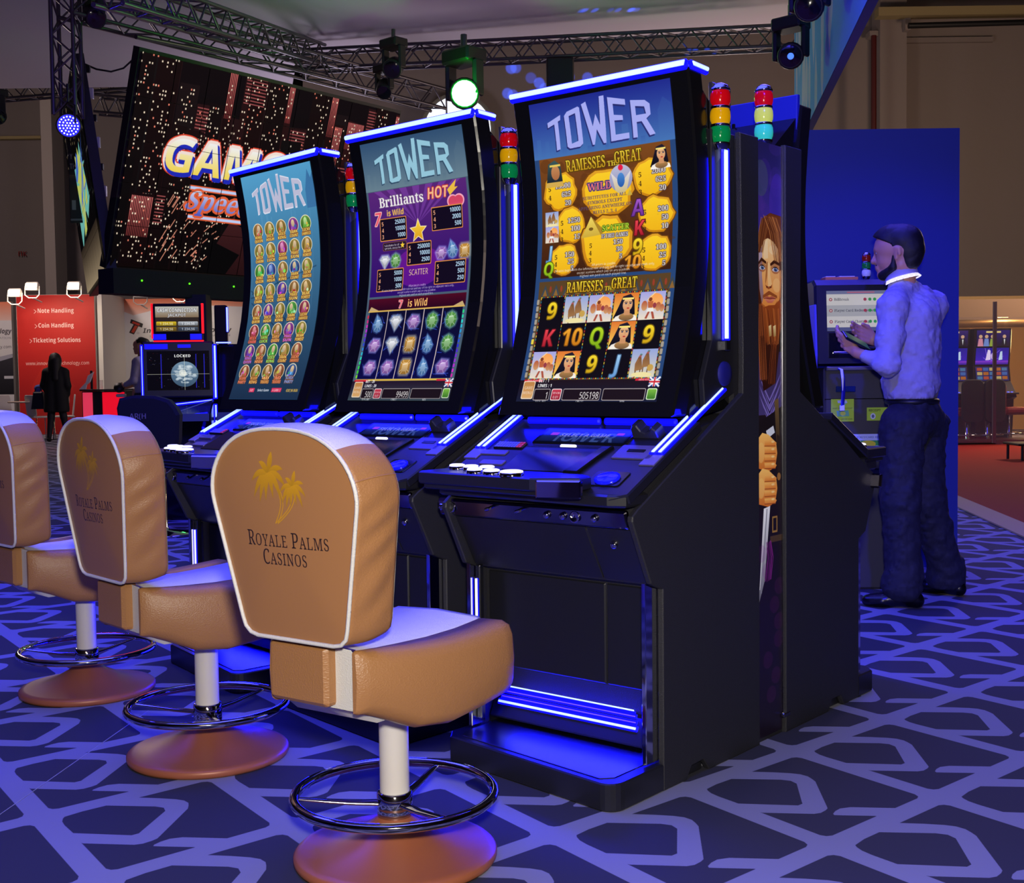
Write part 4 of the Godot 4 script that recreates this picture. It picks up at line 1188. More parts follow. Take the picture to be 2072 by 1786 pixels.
func signal_lamp(t: Node3D, at_: Vector3, cols: Array, e: float, r: float):
	var st := begin()
	lathe(st, [[r * 0.7, -0.02], [r * 1.02, -0.004], [r * 1.02, 0.0]], 20, at_)
	for k in [0.048, 0.098, 0.148]: lathe(st, [[r * 0.98, k - 0.004], [r * 1.05, k - 0.003], [r * 1.05, k + 0.003], [r * 0.98, k + 0.004]], 20, at_)
	lathe(st, [[r * 1.0, 0.15], [r * 0.9, 0.158], [r * 0.5, 0.165], [0.0001, 0.167]], 20, at_)
	var lamp = obj("signal_lamp", st, mats["chrome"], t)
	for k in 3:
		var c: Color = cols[2 - k]
		st = begin()
		lathe(st, [[r * 0.9, 0.001 + k * 0.05], [r * 1.06, 0.012 + k * 0.05], [r * 1.1, 0.024 + k * 0.05], [r * 1.06, 0.036 + k * 0.05], [r * 0.9, 0.047 + k * 0.05]], 20, at_)
		var key := "lens_%s_%.2f" % [c.to_html(false), e]
		obj("lens", st, mat(key, c, 0.12, 0.0, c, e), lamp, ["green lens", "yellow lens", "red lens"][k])

func select_picture() -> Image:
	var c := Canvas.new(100, 25, 300, Color8(18, 28, 60))
	c.rect(2, 2, 96, 21, Color8(40, 60, 120), Color8(25, 38, 80))
	for k in [["T", 22, 10], ["O", 34, 6], ["W", 49, 2], ["E", 66, 5], ["R", 80, 9]]: write(c, k[0], k[1], 24, 24 - k[2] * 0.2, Color8(70, 95, 160), {"font": "sansbold", "align": 0.5})
	write(c, "SELECT A GAME", 50, 15, 7.5, Color8(170, 175, 210), {"font": "sansbold", "align": 0.5, "skew": 0.15})
	c.rrect(10, 8, 9, 5, 1, Color8(190, 70, 40)); c.rrect(84, 7, 8, 4, 1, Color8(190, 70, 60))
	return c.done()

func set_picture(m: Node3D, material):
	for o in m.get_children():
		if o.has_node("display_picture"): o.get_node("display_picture").material_override = material

func backlit_print(key: String, im: Image, e: float):
	var m := print_mat(key, im, 0.35)
	m.emission_enabled = true
	m.emission = Color.WHITE
	m.emission_operator = BaseMaterial3D.EMISSION_OP_MULTIPLY
	m.emission_texture = m.albedo_texture
	m.emission_energy_multiplier = e
	return m

func aabb_mid(o) -> Vector3:
	return o.position + (o.mesh.get_aabb().get_center() if o is MeshInstance3D else Vector3.ZERO)

func machines():
	mat("led_violet", Color(0.5, 0.4, 0.9), 0.4, 0.0, Color(0.35, 0.2, 1.0), 1.3)
	var pharaoh := screen_mat("pharaoh_picture", screen_pharaoh(), 1.0)
	var gems := screen_mat("gems_picture", screen_gems(), 0.95)
	var menu := screen_mat("menu_picture", screen_menu(), 0.95)
	var m3 := make_machine()
	m3.set_meta("base", "slot_machine")
	m3.set_meta("label", "tall black slot machine showing an Egyptian game, next to the swordsman art strip")
	var c3 := Basis(Vector3.UP, 0.052) * Vector3(-0.152, 0, 0)
	m3.position = c3
	m3.rotation.y = 0.052
	set_picture(m3, pharaoh)
	var m2 = dup(m3, "middle black slot machine showing purple gem reels and a gold star", Vector3(-0.835, 0, -0.026) + Basis(Vector3.UP, 0.007) * Vector3(-0.152, 0, 0), 0.007)
	set_picture(m2, gems)
	var m1 = dup(m3, "far black slot machine showing rows of small game badges on light blue", Vector3(-1.701, 0, -0.097) + Basis(Vector3.UP, -0.079) * Vector3(-0.152, 0, 0), -0.079)
	set_picture(m1, menu)
	# the machine standing back to back with the nearest one
	var back := Basis(Vector3.UP, 0.052)
	var m4 = dup(m3, "black slot machine turned away, back to back with the Egyptian game machine", c3 + back * P(0, 0.842, 0), 0.052 + PI)
	set_picture(m4, gems)
	m4.remove_meta("group")
	for o in m4.get_children():
		var nm := String(o.name)
		if nm.begins_with("top_light") or nm.begins_with("top_lamp") or ((nm.begins_with("deck_light") or nm.begins_with("light_foot") or nm.begins_with("deck_lamp")) and aabb_mid(o).x < 0.0):
			m4.remove_child(o)
			o.free()
	for part in ["display_shell", "display_neck"]: m4.get_node(part).position.z -= 0.125
	for o in m4.get_children():
		if String(o.name).begins_with("wing") or String(o.name).begins_with("signal") or String(o.name).begins_with("lamp_br"):
			m4.remove_child(o)
			o.free()
	var pl := begin()
	prism(pl, vec([-0.3, 1.805, 0.3, 1.805, 0.305, 1.985, -0.305, 1.985]), P(0, 0.2, 0), Vector3(-1, 0, 0), Vector3(0, 1, 0), P(0, -0.02, 0), 0.003)
	var plate = obj("back_plate", pl, mat("back_plate_blue", Color(0.10, 0.14, 0.55), 0.45), m4)
	for k in [[-0.27, 0.03], [-0.24, 0.03], [-0.05, 0.03], [-0.02, 0.03], [0.08, 0.02], [0.2, 0.03]]:
		var s := begin()
		rbox(s, P(-k[0], 0.202, 1.90), Vector3(0.012, 0.09 if k[1] > 0.02 else 0.05, 0.006), 0.004)
		obj("slot", s, mats["black_gloss"], plate)
	# art column between the two
	var col := thing("art_column", "narrow column with a bearded swordsman painted on it, between two machines", "column", c3 + back * P(0, 0.421, 0), 0.052)
	var b := begin()
	span(b, P(-0.315, 0.08, 0.0), P(0.322, -0.08, 1.80))
	obj("column_body", b, mats["black_panel"], col)
	b = begin()
	quv(b, P(0.3245, -0.076, 1.80), P(0.3245, 0.076, 1.80), P(0.3245, 0.076, 0.012), P(0.3245, -0.076, 0.012))
	obj("painted_panel", b, backlit_print("swordsman_print", art_strip(), 0.32), col)
	b = begin()
	span(b, P(0.322, 0.0775, 0.05), P(0.328, 0.0815, 1.80))
	obj("steel_edge", b, mats["chrome"], col)
	b = begin()
	rbox(b, P(0.33, 0.09, 0.055), Vector3(0.012, 0.014, 0.045), 0.003)
	obj("steel_catch", b, mats["chrome"], col)
	var tl := thing("signal_light", "small round stack of red, pale yellow and aqua lenses atop the art column", "lamp", c3 + back * P(0.285, 0.462, 1.82), 0.052)
	signal_lamp(tl, Vector3(0, 0.0, 0), [Color(0.7, 0.02, 0.08), Color(0.75, 0.8, 0.3), Color(0.2, 0.75, 0.6)], 0.45, 0.026)

# --- casino stools
func back_logo() -> Image:
	var tan := Color(0.655, 0.462, 0.285)
	var c := Canvas.new(44, 48, 640, tan)
	var gold := Color8(205, 150, 30)
	# two palms
	for pal in [[19.2, 13.0, 1.0], [26.0, 15.5, 0.72]]:
		var x: float = pal[0]
		var y: float = pal[1]
		var k: float = pal[2]
		var base := Vector2(20.5, 23.4)
		var prev := Vector2(x, y)
		for i in range(1, 9):
			var tt := i / 8.0
			var p := Vector2(x, y).lerp(base, tt) + Vector2(sin(tt * PI) * 2.6 * k, 0)
			c.line(prev.x - 0.2, prev.y, p.x - 0.2, p.y, 0.22, gold)
			c.line(prev.x + 0.5, prev.y, p.x + 0.5, p.y, 0.22, gold)
			prev = p
		for f in [[-4.6, 5.0], [-3.0, 6.0], [-5.0, 1.6], [-2.6, -2.4], [1.2, -4.6], [4.2, -1.0], [4.8, 2.6], [3.4, 5.6], [1.0, 5.0], [-1.2, 5.6]]:
			var o := Vector2(x, y)
			var e := o + Vector2(f[0], f[1]) * k
			var ctl := o + Vector2(f[0] * 0.55, minf(f[1] * 0.3 - 1.6, f[1] * 0.7)) * k
			var up_s := []
			var lo_s := []
			for i in 8:
				var t := i / 7.0
				var p := o.lerp(ctl, t).lerp(ctl.lerp(e, t), t)
				var tn := (ctl.lerp(e, t) - o.lerp(ctl, t)).normalized().orthogonal() * (0.62 * k * sin(PI * minf(t * 0.9 + 0.1, 1.0)) + 0.05)
				up_s.append(p + tn); lo_s.push_front(p - tn)
			c.fill([PackedVector2Array(up_s + lo_s)], gold, gold.darkened(0.15))
	var ink := Color8(40, 26, 22)
	var put := func(words: Array, y: float, x0: float, big: float, small: float):
		var x := x0
		for w in words:
			for i in w.length():
				var s := big if i == 0 else small
				var r := outline(w[i], "serif")
				write(c, w[i], x, y, s, ink, {"font": "serif", "sx": 0.78})
				x += r[1] * s * 0.78 + 0.12
			x += 1.0
	put.call(["ROYALE", "PALMS"], 28.4, 11.2, 4.5, 3.5)
	put.call(["CASINOS"], 32.2, 15.4, 4.5, 3.5)
	return c.done()

func back_outline(k: float) -> Array:   # k 0 rear rim .. 1 front rim: points (u, h) anticlockwise from bottom right
	var wb := lerpf(0.150, 0.176, k)
	var ws := lerpf(0.209, 0.226, k)
	var hb := lerpf(0.566, 0.578, k)
	var hs := lerpf(0.872, 0.885, k)
	var ht := lerpf(1.014, 1.018, k)
	var right := []
	right.append(Vector2(wb - 0.04, hb)); right.append(Vector2(wb - 0.018, hb + 0.005)); right.append(Vector2(wb - 0.004, hb + 0.018)); right.append(Vector2(wb + 0.002, hb + 0.036))
	for i in range(1, 24): right.append(Vector2(lerpf(wb + 0.002, ws, i / 24.0), lerpf(hb + 0.036, hs - 0.008, i / 24.0)))
	# leaning shoulder into a round top
	for i in 13:
		var w := PI * 0.5 * i / 12.0
		right.append(Vector2(ws * pow(maxf(cos(w), 0.0), 0.8), hs + (ht - hs) * sin(w)))
	right[-1] = Vector2(0.0, ht)
	var out := right.duplicate()
	for i in range(right.size() - 2, -1, -1): out.append(Vector2(-right[i].x, right[i].y))
	return out

func back_point(q: Vector2, k: float) -> Vector3:   # lean: the back tips away from the machine as it rises
	var lean := (q.y - 0.57) * 0.10
	return P(q.x, lerpf(-0.308, -0.196, k) - lean, q.y)

func make_stool() -> Node3D:
	var t := thing("casino_stool", "", "stool", Vector3.ZERO, 0.0, "tan and white stools at the slot machines")
	t.set_meta("base", "casino_stool")
	var tan: StandardMaterial3D = mats["leather_tan"]
	var white: StandardMaterial3D = mats["leather_white"]
	# base, column, collar, foot ring
	var st := begin()
	lathe(st, [[0.0001, 0.001], [0.232, 0.001], [0.2362, 0.008], [0.2362, 0.018], [0.230, 0.024], [0.215, 0.027], [0.17, 0.036], [0.11, 0.056], [0.065, 0.080], [0.045, 0.096], [0.036, 0.102]], 56)
	obj("base_disc", st, mats["copper"], t)
	st = begin()
	lathe(st, [[0.0345, 0.10], [0.0345, 0.36]], 28)
	obj("column", st, mats["white_paint"], t)
	st = begin()
	lathe(st, [[0.036, 0.099], [0.041, 0.101], [0.0415, 0.112], [0.0405, 0.116], [0.0415, 0.120], [0.0415, 0.154], [0.038, 0.158], [0.0345, 0.158]], 28)
	var ring = obj("foot_ring", st, mats["chrome"], t)
	st = begin()
	var pts := []
	for i in 56: pts.append(Vector3(cos(TAU * i / 56) * 0.2312, 0.152, sin(TAU * i / 56) * 0.2312))
	tube(st, pts, 0.0115, 10, true)
	obj("ring_tube", st, mats["chrome"], ring)
	for k in 3:
		var w := 0.3 + TAU * k / 3
		var d := Vector3(cos(w), 0, sin(w))
		st = begin()
		tube(st, [d * 0.038 + Vector3(0, 0.132, 0), d * 0.1 + Vector3(0, 0.135, 0), d * 0.228 + Vector3(0, 0.151, 0)], [0.015, 0.012, 0.008], 8, false, true, 0.45)
		obj("spoke", st, mats["chrome"], ring)
	# seat: centre pad and cheeks
	seat(t, tan, white)
	# backrest
	var rear := back_outline(0.0)
	var n := rear.size()
	var rings := []
	for k in [0.0, 0.03, 0.1, 0.2, 0.3, 0.4, 0.5, 0.6, 0.7, 0.8, 0.9, 0.97, 1.0]:
		var o := back_outline(k)
		var ring2 := PackedVector3Array()
		var bulge := sin(PI * clampf(k, 0, 1)) * 0.008
		for q in o:
			var c := Vector2(0, 0.78)
			var e: Vector2 = q + (q - c).normalized() * (bulge - (0.006 if k == 0.0 or k == 1.0 else 0.0))
			# slanting creases in the leather of the sides
			if absf(q.x) > 0.12 and q.y < 0.9: e.x += signf(q.x) * 0.0028 * sin(q.y * 88.0 - k * 6.5 + 1.2 * sin(q.y * 23.0)) * sin(PI * k) * smoothstep(0.6, 0.66, q.y)
			ring2.append(back_point(e, k))
		rings.append(ring2)
	# the band round the back: tan sides, white strap over the top
	var lo := 0
	for i in n:
		if rear[i].y > 0.962 and lo == 0: lo = i
	var hi := n - 1 - lo
	for part in 3:
		var sub := []
		for r in rings:
			var s2 := PackedVector3Array()
			var idx := range(lo, hi + 1)
			if part == 0: idx = range(0, lo + 1)
			elif part == 2: idx = range(hi, n)
			for i in idx: s2.append(r[i])
			sub.append(s2)
		st = begin()
		loft(st, sub, false, false, false)
		obj("side_band" if part != 1 else "top_strap", st, tan if part != 1 else white, t, "" if part != 1 else "white strap over the top")
	# stitched seams across the band at the shoulders
	for side in 2:
		var sp := []
		for r in rings:
			var i0 := 0
			for i in n:
				if rear[i].y > 0.905 and (rear[i].x > 0.0) == (side == 0) and (i0 == 0 or side == 1): i0 = i
			sp.append(r[i0])
		st = begin()
		tube(st, sp, 0.0016, 5)
		obj("stitched_seam", st, tan, t)
	# bottom
	st = begin()
	var bot := []
	for r in rings: bot.append(PackedVector3Array([r[n - 1], r[0]]))
	loft(st, bot, false, false, false)
	obj("bottom_band", st, tan, t)
	# rear face with the print
	st = begin()
	st.set_smooth_group(1)
	var ctr := Vector2(0, 0.80)
	var shells := []
	for f in [0.0, 0.45, 0.8, 1.0]:
		var ring3 := []
		for q in rear:
			var e: Vector2 = ctr.lerp(q, f * 0.985)
			var p := back_point(e, 0.0) + P(0, -0.010 * (1.0 - f * f), 0)
			ring3.append([p, Vector2((e.x + 0.22) / 0.44, 1.0 - (e.y - 0.57) / 0.48)])
		shells.append(ring3)
	for k in 3:
		for i in n:
			var j := (i + 1) % n
			for q in [shells[k][i], shells[k][j], shells[k + 1][j], shells[k][i], shells[k + 1][j], shells[k + 1][i]]:
				st.set_uv(q[1]); st.add_vertex(q[0])
	var face = obj("back_face", st, mats["logo_leather"], t)
	# piping along the rear rim
	st = begin()
	pts = []
	for q in rear: pts.append(back_point(q, 0.0) + P(0, -0.002, 0))
	tube(st, pts, 0.0046, 7, true)
	obj("piping", st, white, t, "white piping")
	# front pad
	st = begin()
	st.set_smooth_group(1)
	var fr := back_outline(1.0)
	shells = []
	for f in [0.0, 0.5, 0.85, 1.0]:
		var ring4 := []
		for q in fr:
			var e: Vector2 = ctr.lerp(q, f * 0.99)
			ring4.append(back_point(e, 1.0) + P(0, 0.022 * (1.0 - f * f), 0))
		shells.append(ring4)
	for k in 3:
		for i in n:
			quad(st, shells[k][i], shells[k + 1][i], shells[k + 1][(i + 1) % n], shells[k][(i + 1) % n])
	obj("front_pad", st, white, t)
	return t

func seat(t: Node3D, tan, white):
	# plan stations from rear to front: v, half width
	var pr := [[-0.262, 0.124], [-0.255, 0.133], [-0.235, 0.146], [-0.19, 0.168], [-0.12, 0.193], [-0.03, 0.215], [0.06, 0.228], [0.125, 0.232], [0.155, 0.230], [0.170, 0.222], [0.177, 0.208]]
	for s in [-1, 1]:
		var rings := []
		for i in pr.size():
			var v: float = pr[i][0]
			var w: float = pr[i][1]
			var x: float = (v + 0.262) / 0.455
			var top: float = 0.549 - 0.012 * sin(x * PI) + 0.006 * x
			if i == 0: top -= 0.004
			if i == pr.size() - 1: top -= 0.016
			elif i == pr.size() - 2: top -= 0.004
			var bot: float = lerpf(0.412, 0.35, smoothstep(0.0, 0.42, x))
			bot = lerpf(bot, 0.382, smoothstep(0.42, 1.0, x))
			if i == 0: bot += 0.004
			if i >= pr.size() - 2: bot += 0.006 * (i - pr.size() + 3)
			var inn: float = 0.116 + 0.02 * smoothstep(0.2, 0.8, x)
			var r: float = minf(0.03, (w - inn) * 0.8)
			var q := PackedVector3Array()
			q.append(P(s * inn, v, bot)); q.append(P(s * (w - r), v, bot)); q.append(P(s * (w - r * 0.35), v, bot + r * 0.35)); q.append(P(s * w, v, bot + r))
			q.append(P(s * (w + 0.004), v, (bot + top) * 0.5)); q.append(P(s * w, v, top - r)); q.append(P(s * (w - r * 0.3), v, top - r * 0.3)); q.append(P(s * (w - r), v, top)); q.append(P(s * inn, v, top - 0.002))
			if s < 0: q.reverse()
			rings.append(q)
		var st := begin()
		loft(st, rings)
		obj("seat_cheek", st, tan, t)
	# white centre: groove at the rear, pad on top
	var st2 := begin()
	var rr := []
	for i in pr.size():
		var v: float = pr[i][0] + (0.008 if i == 0 else 0.0) - (0.004 if i == pr.size() - 1 else 0.0)
		var x: float = (pr[i][0] + 0.262) / 0.455
		var inn: float = 0.118 + 0.02 * smoothstep(0.2, 0.8, x)
		var top: float = 0.547 - 0.012 * sin(x * PI) + 0.006 * x
		var bot: float = 0.418 if i < 3 else 0.38
		if i == pr.size() - 1: top -= 0.02
		rr.append(PackedVector3Array([P(-inn, v, bot), P(inn, v, bot), P(inn, v, top - 0.012), P(inn * 0.9, v, top), P(0, v, top + 0.006), P(-inn * 0.9, v, top), P(-inn, v, top - 0.012)]))
	loft(st2, rr)
	obj("seat_pad", st2, white, t, "white centre of the seat")
	# bracket cover behind
	st2 = begin()
	rbox(st2, P(-0.024, -0.258, 0.488), Vector3(0.170, 0.13, 0.05), 0.009)
	obj("bracket_cover", st2, tan, t)
	st2 = begin()
	lathe(st2, [[0.03, 0.335], [0.06, 0.36], [0.06, 0.38]], 18)
	obj("seat_underside", st2, mats["black_satin"], t)

func stools():
	var lm := print_mat("logo_leather", back_logo(), 0.42)
	lm.albedo_color = Color.WHITE
	var src: StandardMaterial3D = mats["leather_tan"]
	var s1 := make_stool()
	s1.set_meta("label", "tan leather stool with a palm logo, in front of the Egyptian game machine")
	s1.position = Vector3(-0.0117, 0, 0.9577)
	s1.rotation.y = deg_to_rad(7.8)
	dup(s1, "tan leather stool with a palm logo, at the purple gem machine, second of the row", Vector3(-1.0255, 0, 0.7967), deg_to_rad(-5.1))
	dup(s1, "tan leather stool cut off by the picture edge, at the machine with game badges", Vector3(-2.0265, 0, 0.6459), deg_to_rad(-1.7))

func carpet_tile() -> Image:
	var dark := Color8(43, 43, 58)
	var pale := Color8(136, 136, 152)
	var c := Canvas.new(1, 1, 512, dark)
	# motif in cell units (s along the first lattice line, t along the second), drawn over its neighbours too
	for di in range(-1, 2):
		for dj in range(-1, 2):
			var T := func(a: Array) -> PackedVector2Array:
				var p := PackedVector2Array()
				for i in range(0, a.size(), 2): p.append(Vector2(a[i] + di, a[i + 1] + dj))
				return p
			# the two ribbons with rounded meetings
			c.fill([T.call([0.0, -0.065, 1.0, -0.065, 1.0, 0.065, 0.0, 0.065])], pale)
			c.fill([T.call([-0.065, 0.0, -0.065, 1.0, 0.065, 1.0, 0.065, 0.0])], pale)
			c.fill([T.call([-0.11, -0.065, -0.08, -0.078, -0.065, -0.11, 0.065, -0.11, 0.08, -0.08, 0.11, -0.065, 0.11, 0.065, 0.08, 0.08, 0.065, 0.11, -0.065, 0.11, -0.08, 0.08, -0.11, 0.065])], pale)
			# the loop in the cell
			c.fill([T.call([0.30, 0.0, 0.51, 0.06, 0.60, 0.15, 0.67, 0.23, 0.70, 0.28, 0.705, 0.33, 0.69, 0.37, 0.67, 0.41, 0.42, 0.67, 0.39, 0.70, 0.36, 0.71, 0.31, 0.715, 0.27, 0.70, 0.07, 0.51, 0.0, 0.3, 0.0, 0.0])], pale)
			c.fill([T.call([0.085, 0.10, 0.10, 0.08, 0.2, 0.065, 0.33, 0.065, 0.54, 0.26, 0.57, 0.31, 0.56, 0.36, 0.37, 0.54, 0.34, 0.57, 0.30, 0.57, 0.07, 0.34, 0.065, 0.2, 0.07, 0.14])], dark)
			# the tongue beyond the ribbon
			c.fill([T.call([0.70, 0.0, 0.68, -0.06, 0.5, -0.23, 0.44, -0.255, 0.39, -0.25, 0.35, -0.235, 0.34, -0.22, 0.37, -0.19, 0.50, -0.07, 0.52, 0.0])], pale)
	return c.done()

func structure():
	# carpet
	var cm := print_mat("carpet", carpet_tile(), 0.95)
	cm.texture_repeat = true
	bump(cm, 0.9, 1.2, Vector3.ONE, 9)
	cm.uv1_triplanar = false
	cm.normal_enabled = false
	cm.normal_texture = null
	var a1 := Vector2(0.050, 0.487)
	var a2 := Vector2(0.488, -0.106)
	var org := Vector2(0.712, -0.236)
	var det := a1.x * a2.y - a1.y * a2.x
	var uv := func(p: Vector3) -> Vector2:
		var d := Vector2(p.x, -p.z) - org
		return Vector2((d.x * a2.y - d.y * a2.x) / det, (a1.x * d.y - a1.y * d.x) / det)
	var st := begin()
	var corner := [stage(-40, -12, 0) , stage(40, -12, 0), stage(40, 46, 0), stage(-40, 46, 0)]
	for k in corner.size(): corner[k] += Vector3(EYE.x, 0, EYE.z)
	for k in [0, 2, 1, 0, 3, 2]:
		st.set_uv(uv.call(corner[k])); st.add_vertex(corner[k])
	struct("floor", st, cm)
	var slab := begin()
	box(slab, Vector3(EYE.x, -0.16, EYE.z) + stage(0, 17, 0), Vector3(80, 0.3, 58), Basis(Vector3.UP, PSI))
	struct("floor_slab", slab, mat("concrete", Color(0.4, 0.4, 0.4), 0.9))
	# seam in the carpet
	st = begin()
	tube(st, [ground(0, 1648) + Vector3(0, 0.001, 0), ground(300, 1438) + Vector3(0, 0.001, 0)], 0.0012, 5)
	struct("trim_1", st, mat("seam", Color(0.6, 0.6, 0.7), 0.8))
	# hall walls and ceiling
	var wallm := mat("hall_wall", Color(0.50, 0.46, 0.44), 0.9)
	bump(wallm, 0.02, 0.8, Vector3.ONE * 0.3, 21)
	for w in [["wall_back", 0, 41, 80, 0.4], ["wall_front", 0, -12, 80, 0.4]]:
		st = begin()
		box(st, Vector3(EYE.x, 6, EYE.z) + stage(w[1], w[2], 0), Vector3(w[3], 12, w[4]), Basis(Vector3.UP, PSI))
		struct(w[0], st, wallm)
	for w in [["wall_left", -40], ["wall_right", 40]]:
		st = begin()
		box(st, Vector3(EYE.x, 6, EYE.z) + stage(w[1], 15, 0), Vector3(0.4, 12, 58), Basis(Vector3.UP, PSI))
		struct(w[0], st, wallm)
	st = begin()
	box(st, Vector3(EYE.x, 12.1, EYE.z) + stage(0, 15, 0), Vector3(80, 0.2, 58), Basis(Vector3.UP, PSI))
	struct("ceiling", st, mat("hall_ceiling", Color(0.35, 0.33, 0.32), 0.9))

# --- the right side: blue wall, kiosk, man, far gaming booth
func slab_px(st, x0: float, x1: float, y0: float, y1: float, f: float, thick: float):
	# an upright slab facing the hall's entrance at depth f, its front outline given where it stands
	var a := at(x0, y0, f)
	var b := at(x1, y1, f)
	var r0 := (a - EYE).dot(stage(1, 0, 0))
	var r1 := (b - EYE).dot(stage(1, 0, 0))
	box(st, EYE + stage((r0 + r1) * 0.5, f + thick * 0.5, (a.y + b.y) * 0.5 - EYE.y), Vector3(absf(r1 - r0), absf(a.y - b.y), thick), Basis(Vector3.UP, PSI))

func right_side():
	# red aisle carpet and its pale border
	var red := mat("red_carpet", Color(0.62, 0.07, 0.03), 0.95)
	bump(red, 0.4, 1.0, Vector3.ONE * 3.0, 15)
	var st := begin()
	var up := Vector3(0, 0.004, 0)
	var A := ground(1700, 902)
	var B := ground(2300, 893)
	var C := ground(2300, 1155)
	var D := ground(1700, 906)
	prism(st, vec([A.x, A.z, B.x, B.z, C.x, C.z, D.x, D.z]), Vector3(0, 0.001, 0), Vector3.RIGHT, Vector3(0, 0, 1), Vector3(0, 0.006, 0))
	tag(obj("red_carpet", st, red), "plain red aisle carpet beyond the pale border strip", "carpet")
	st = begin()
	var q := [ground(1700, 906), ground(2300, 1155), ground(2300, 1192), ground(1700, 920)]
	prism(st, vec([q[0].x, q[0].z, q[1].x, q[1].z, q[2].x, q[2].z, q[3].x, q[3].z]), Vector3(0, 0.001, 0), Vector3.RIGHT, Vector3(0, 0, 1), Vector3(0, 0.012, 0), 0.003)
	tag(obj("border_strip", st, mat("beige_strip", Color(0.72, 0.62, 0.42), 0.8)), "pale beige strip edging the red aisle carpet", "floor trim")
	# free-standing blue wall
	st = begin()
	slab_px(st, 1540, 1937, 264, 1150, 7.0, 0.14)
	tag(obj("partition", st, mat("blue_wall", Color(0.085, 0.16, 0.46), 0.6)), "tall plain blue partition wall behind the man", "partition")
	kiosk()
	far_booth()
	# hall wall behind with pilaster, pipe and rails
	var wm := mat("hall_plaster", Color(0.56, 0.51, 0.48), 0.9)
	bump(wm, 0.02, 0.8, Vector3.ONE * 0.3, 22)
	st = begin()
	slab_px(st, 600, 2600, -420, 1000, 27.0, 0.4)
	struct("wall_side", st, wm)
	st = begin()
	slab_px(st, 1782, 1832, -420, 880, 26.4, 0.6)
	struct("trim_2", st, wm)
	st = begin()
	slab_px(st, 1778, 2200, 14, 26, 26.0, 0.3)
	struct("trim_3", st, mat("hall_beam", Color(0.62, 0.55, 0.38), 0.8))
	st = begin()
	slab_px(st, 1832, 1843, 34, 60, 26.2, 0.2)
	slab_px(st, 1834, 2010, 76, 84, 26.9, 0.1)
	slab_px(st, 1760, 1785, 62, 72, 26.5, 0.3)
	struct("trim_4", st, wm)
	st = begin()
	tube(st, [at(1838, 52, 25.8), at(2140, 43, 25.8)], 0.06, 8)
	tag(obj("conduit", st, mats["fixture_black"]), "dark horizontal pipe high on the hall wall", "pipe")
	st = begin()
	tube(st, [at(1768, 72, 25.6), at(1768, 520, 25.6)], 0.055, 10)
	tag(obj("water_pipe", st, mat("red_pipe", Color(0.30, 0.04, 0.03), 0.5)), "dark red upright pipe on the hall wall", "pipe")
	# hanging fascia
	var far := at(1622, 309, 16.0)
	var near := at(1785, 0, 9.4)
	near = Vector3(near.x, far.y, near.z)
	near = far + (near - far) * 1.35
	var d := (near - far).normalized()
	var nn := d.cross(Vector3.UP).normalized()
	st = begin()
	var hgt := 2.6
	box(st, (far + near) * 0.5 + Vector3(0, hgt * 0.5, 0) + nn * 0.045, Vector3(0.08, hgt, (near - far).length()), Basis(nn, Vector3.UP, -d))
	var fa := thing("banner", "blue fabric fascia with pale leaf shapes hanging above the partition", "banner")
	obj("fabric_core", st, mat("banner_back", Color(0.2, 0.28, 0.6), 0.8), fa)
	st = begin()
	var off := -nn * 0.003
	if nn.dot(EYE - far) > 0: off = nn * 0.09
	quv(st, far + Vector3(0, hgt, 0) + off, near + Vector3(0, hgt, 0) + off, near + off, far + off)
	obj("print", st, print_mat("banner_print", banner_print(), 0.8), fa)

func banner_print() -> Image:
	var c := Canvas.new(100, 24, 700, Color8(60, 110, 200))
	c.rect(0, 0, 100, 24, Color8(85, 140, 200), Color8(80, 150, 215))
	rng.seed = 31
	for i in 40:
		var x := rng.randf_range(0, 52)
		var y := rng.randf_range(-4, 18)
		var h := rng.randf_range(5, 13)
		var w := rng.randf_range(0.8, 2.0)
		c.poly([x, y, x + w, y + h * 0.3, x + w * 0.9, y + h * 0.7, x, y + h, x - w, y + h * 0.65, x - w * 0.8, y + h * 0.3], Color8(185, 175, 205))
	c.poly([66, 12, 74, 12, 71, 20.5, 70, 21], Color8(225, 225, 240))
	c.poly([80, 10, 84, 10, 82, 17], Color8(200, 205, 235))
	return c.done()

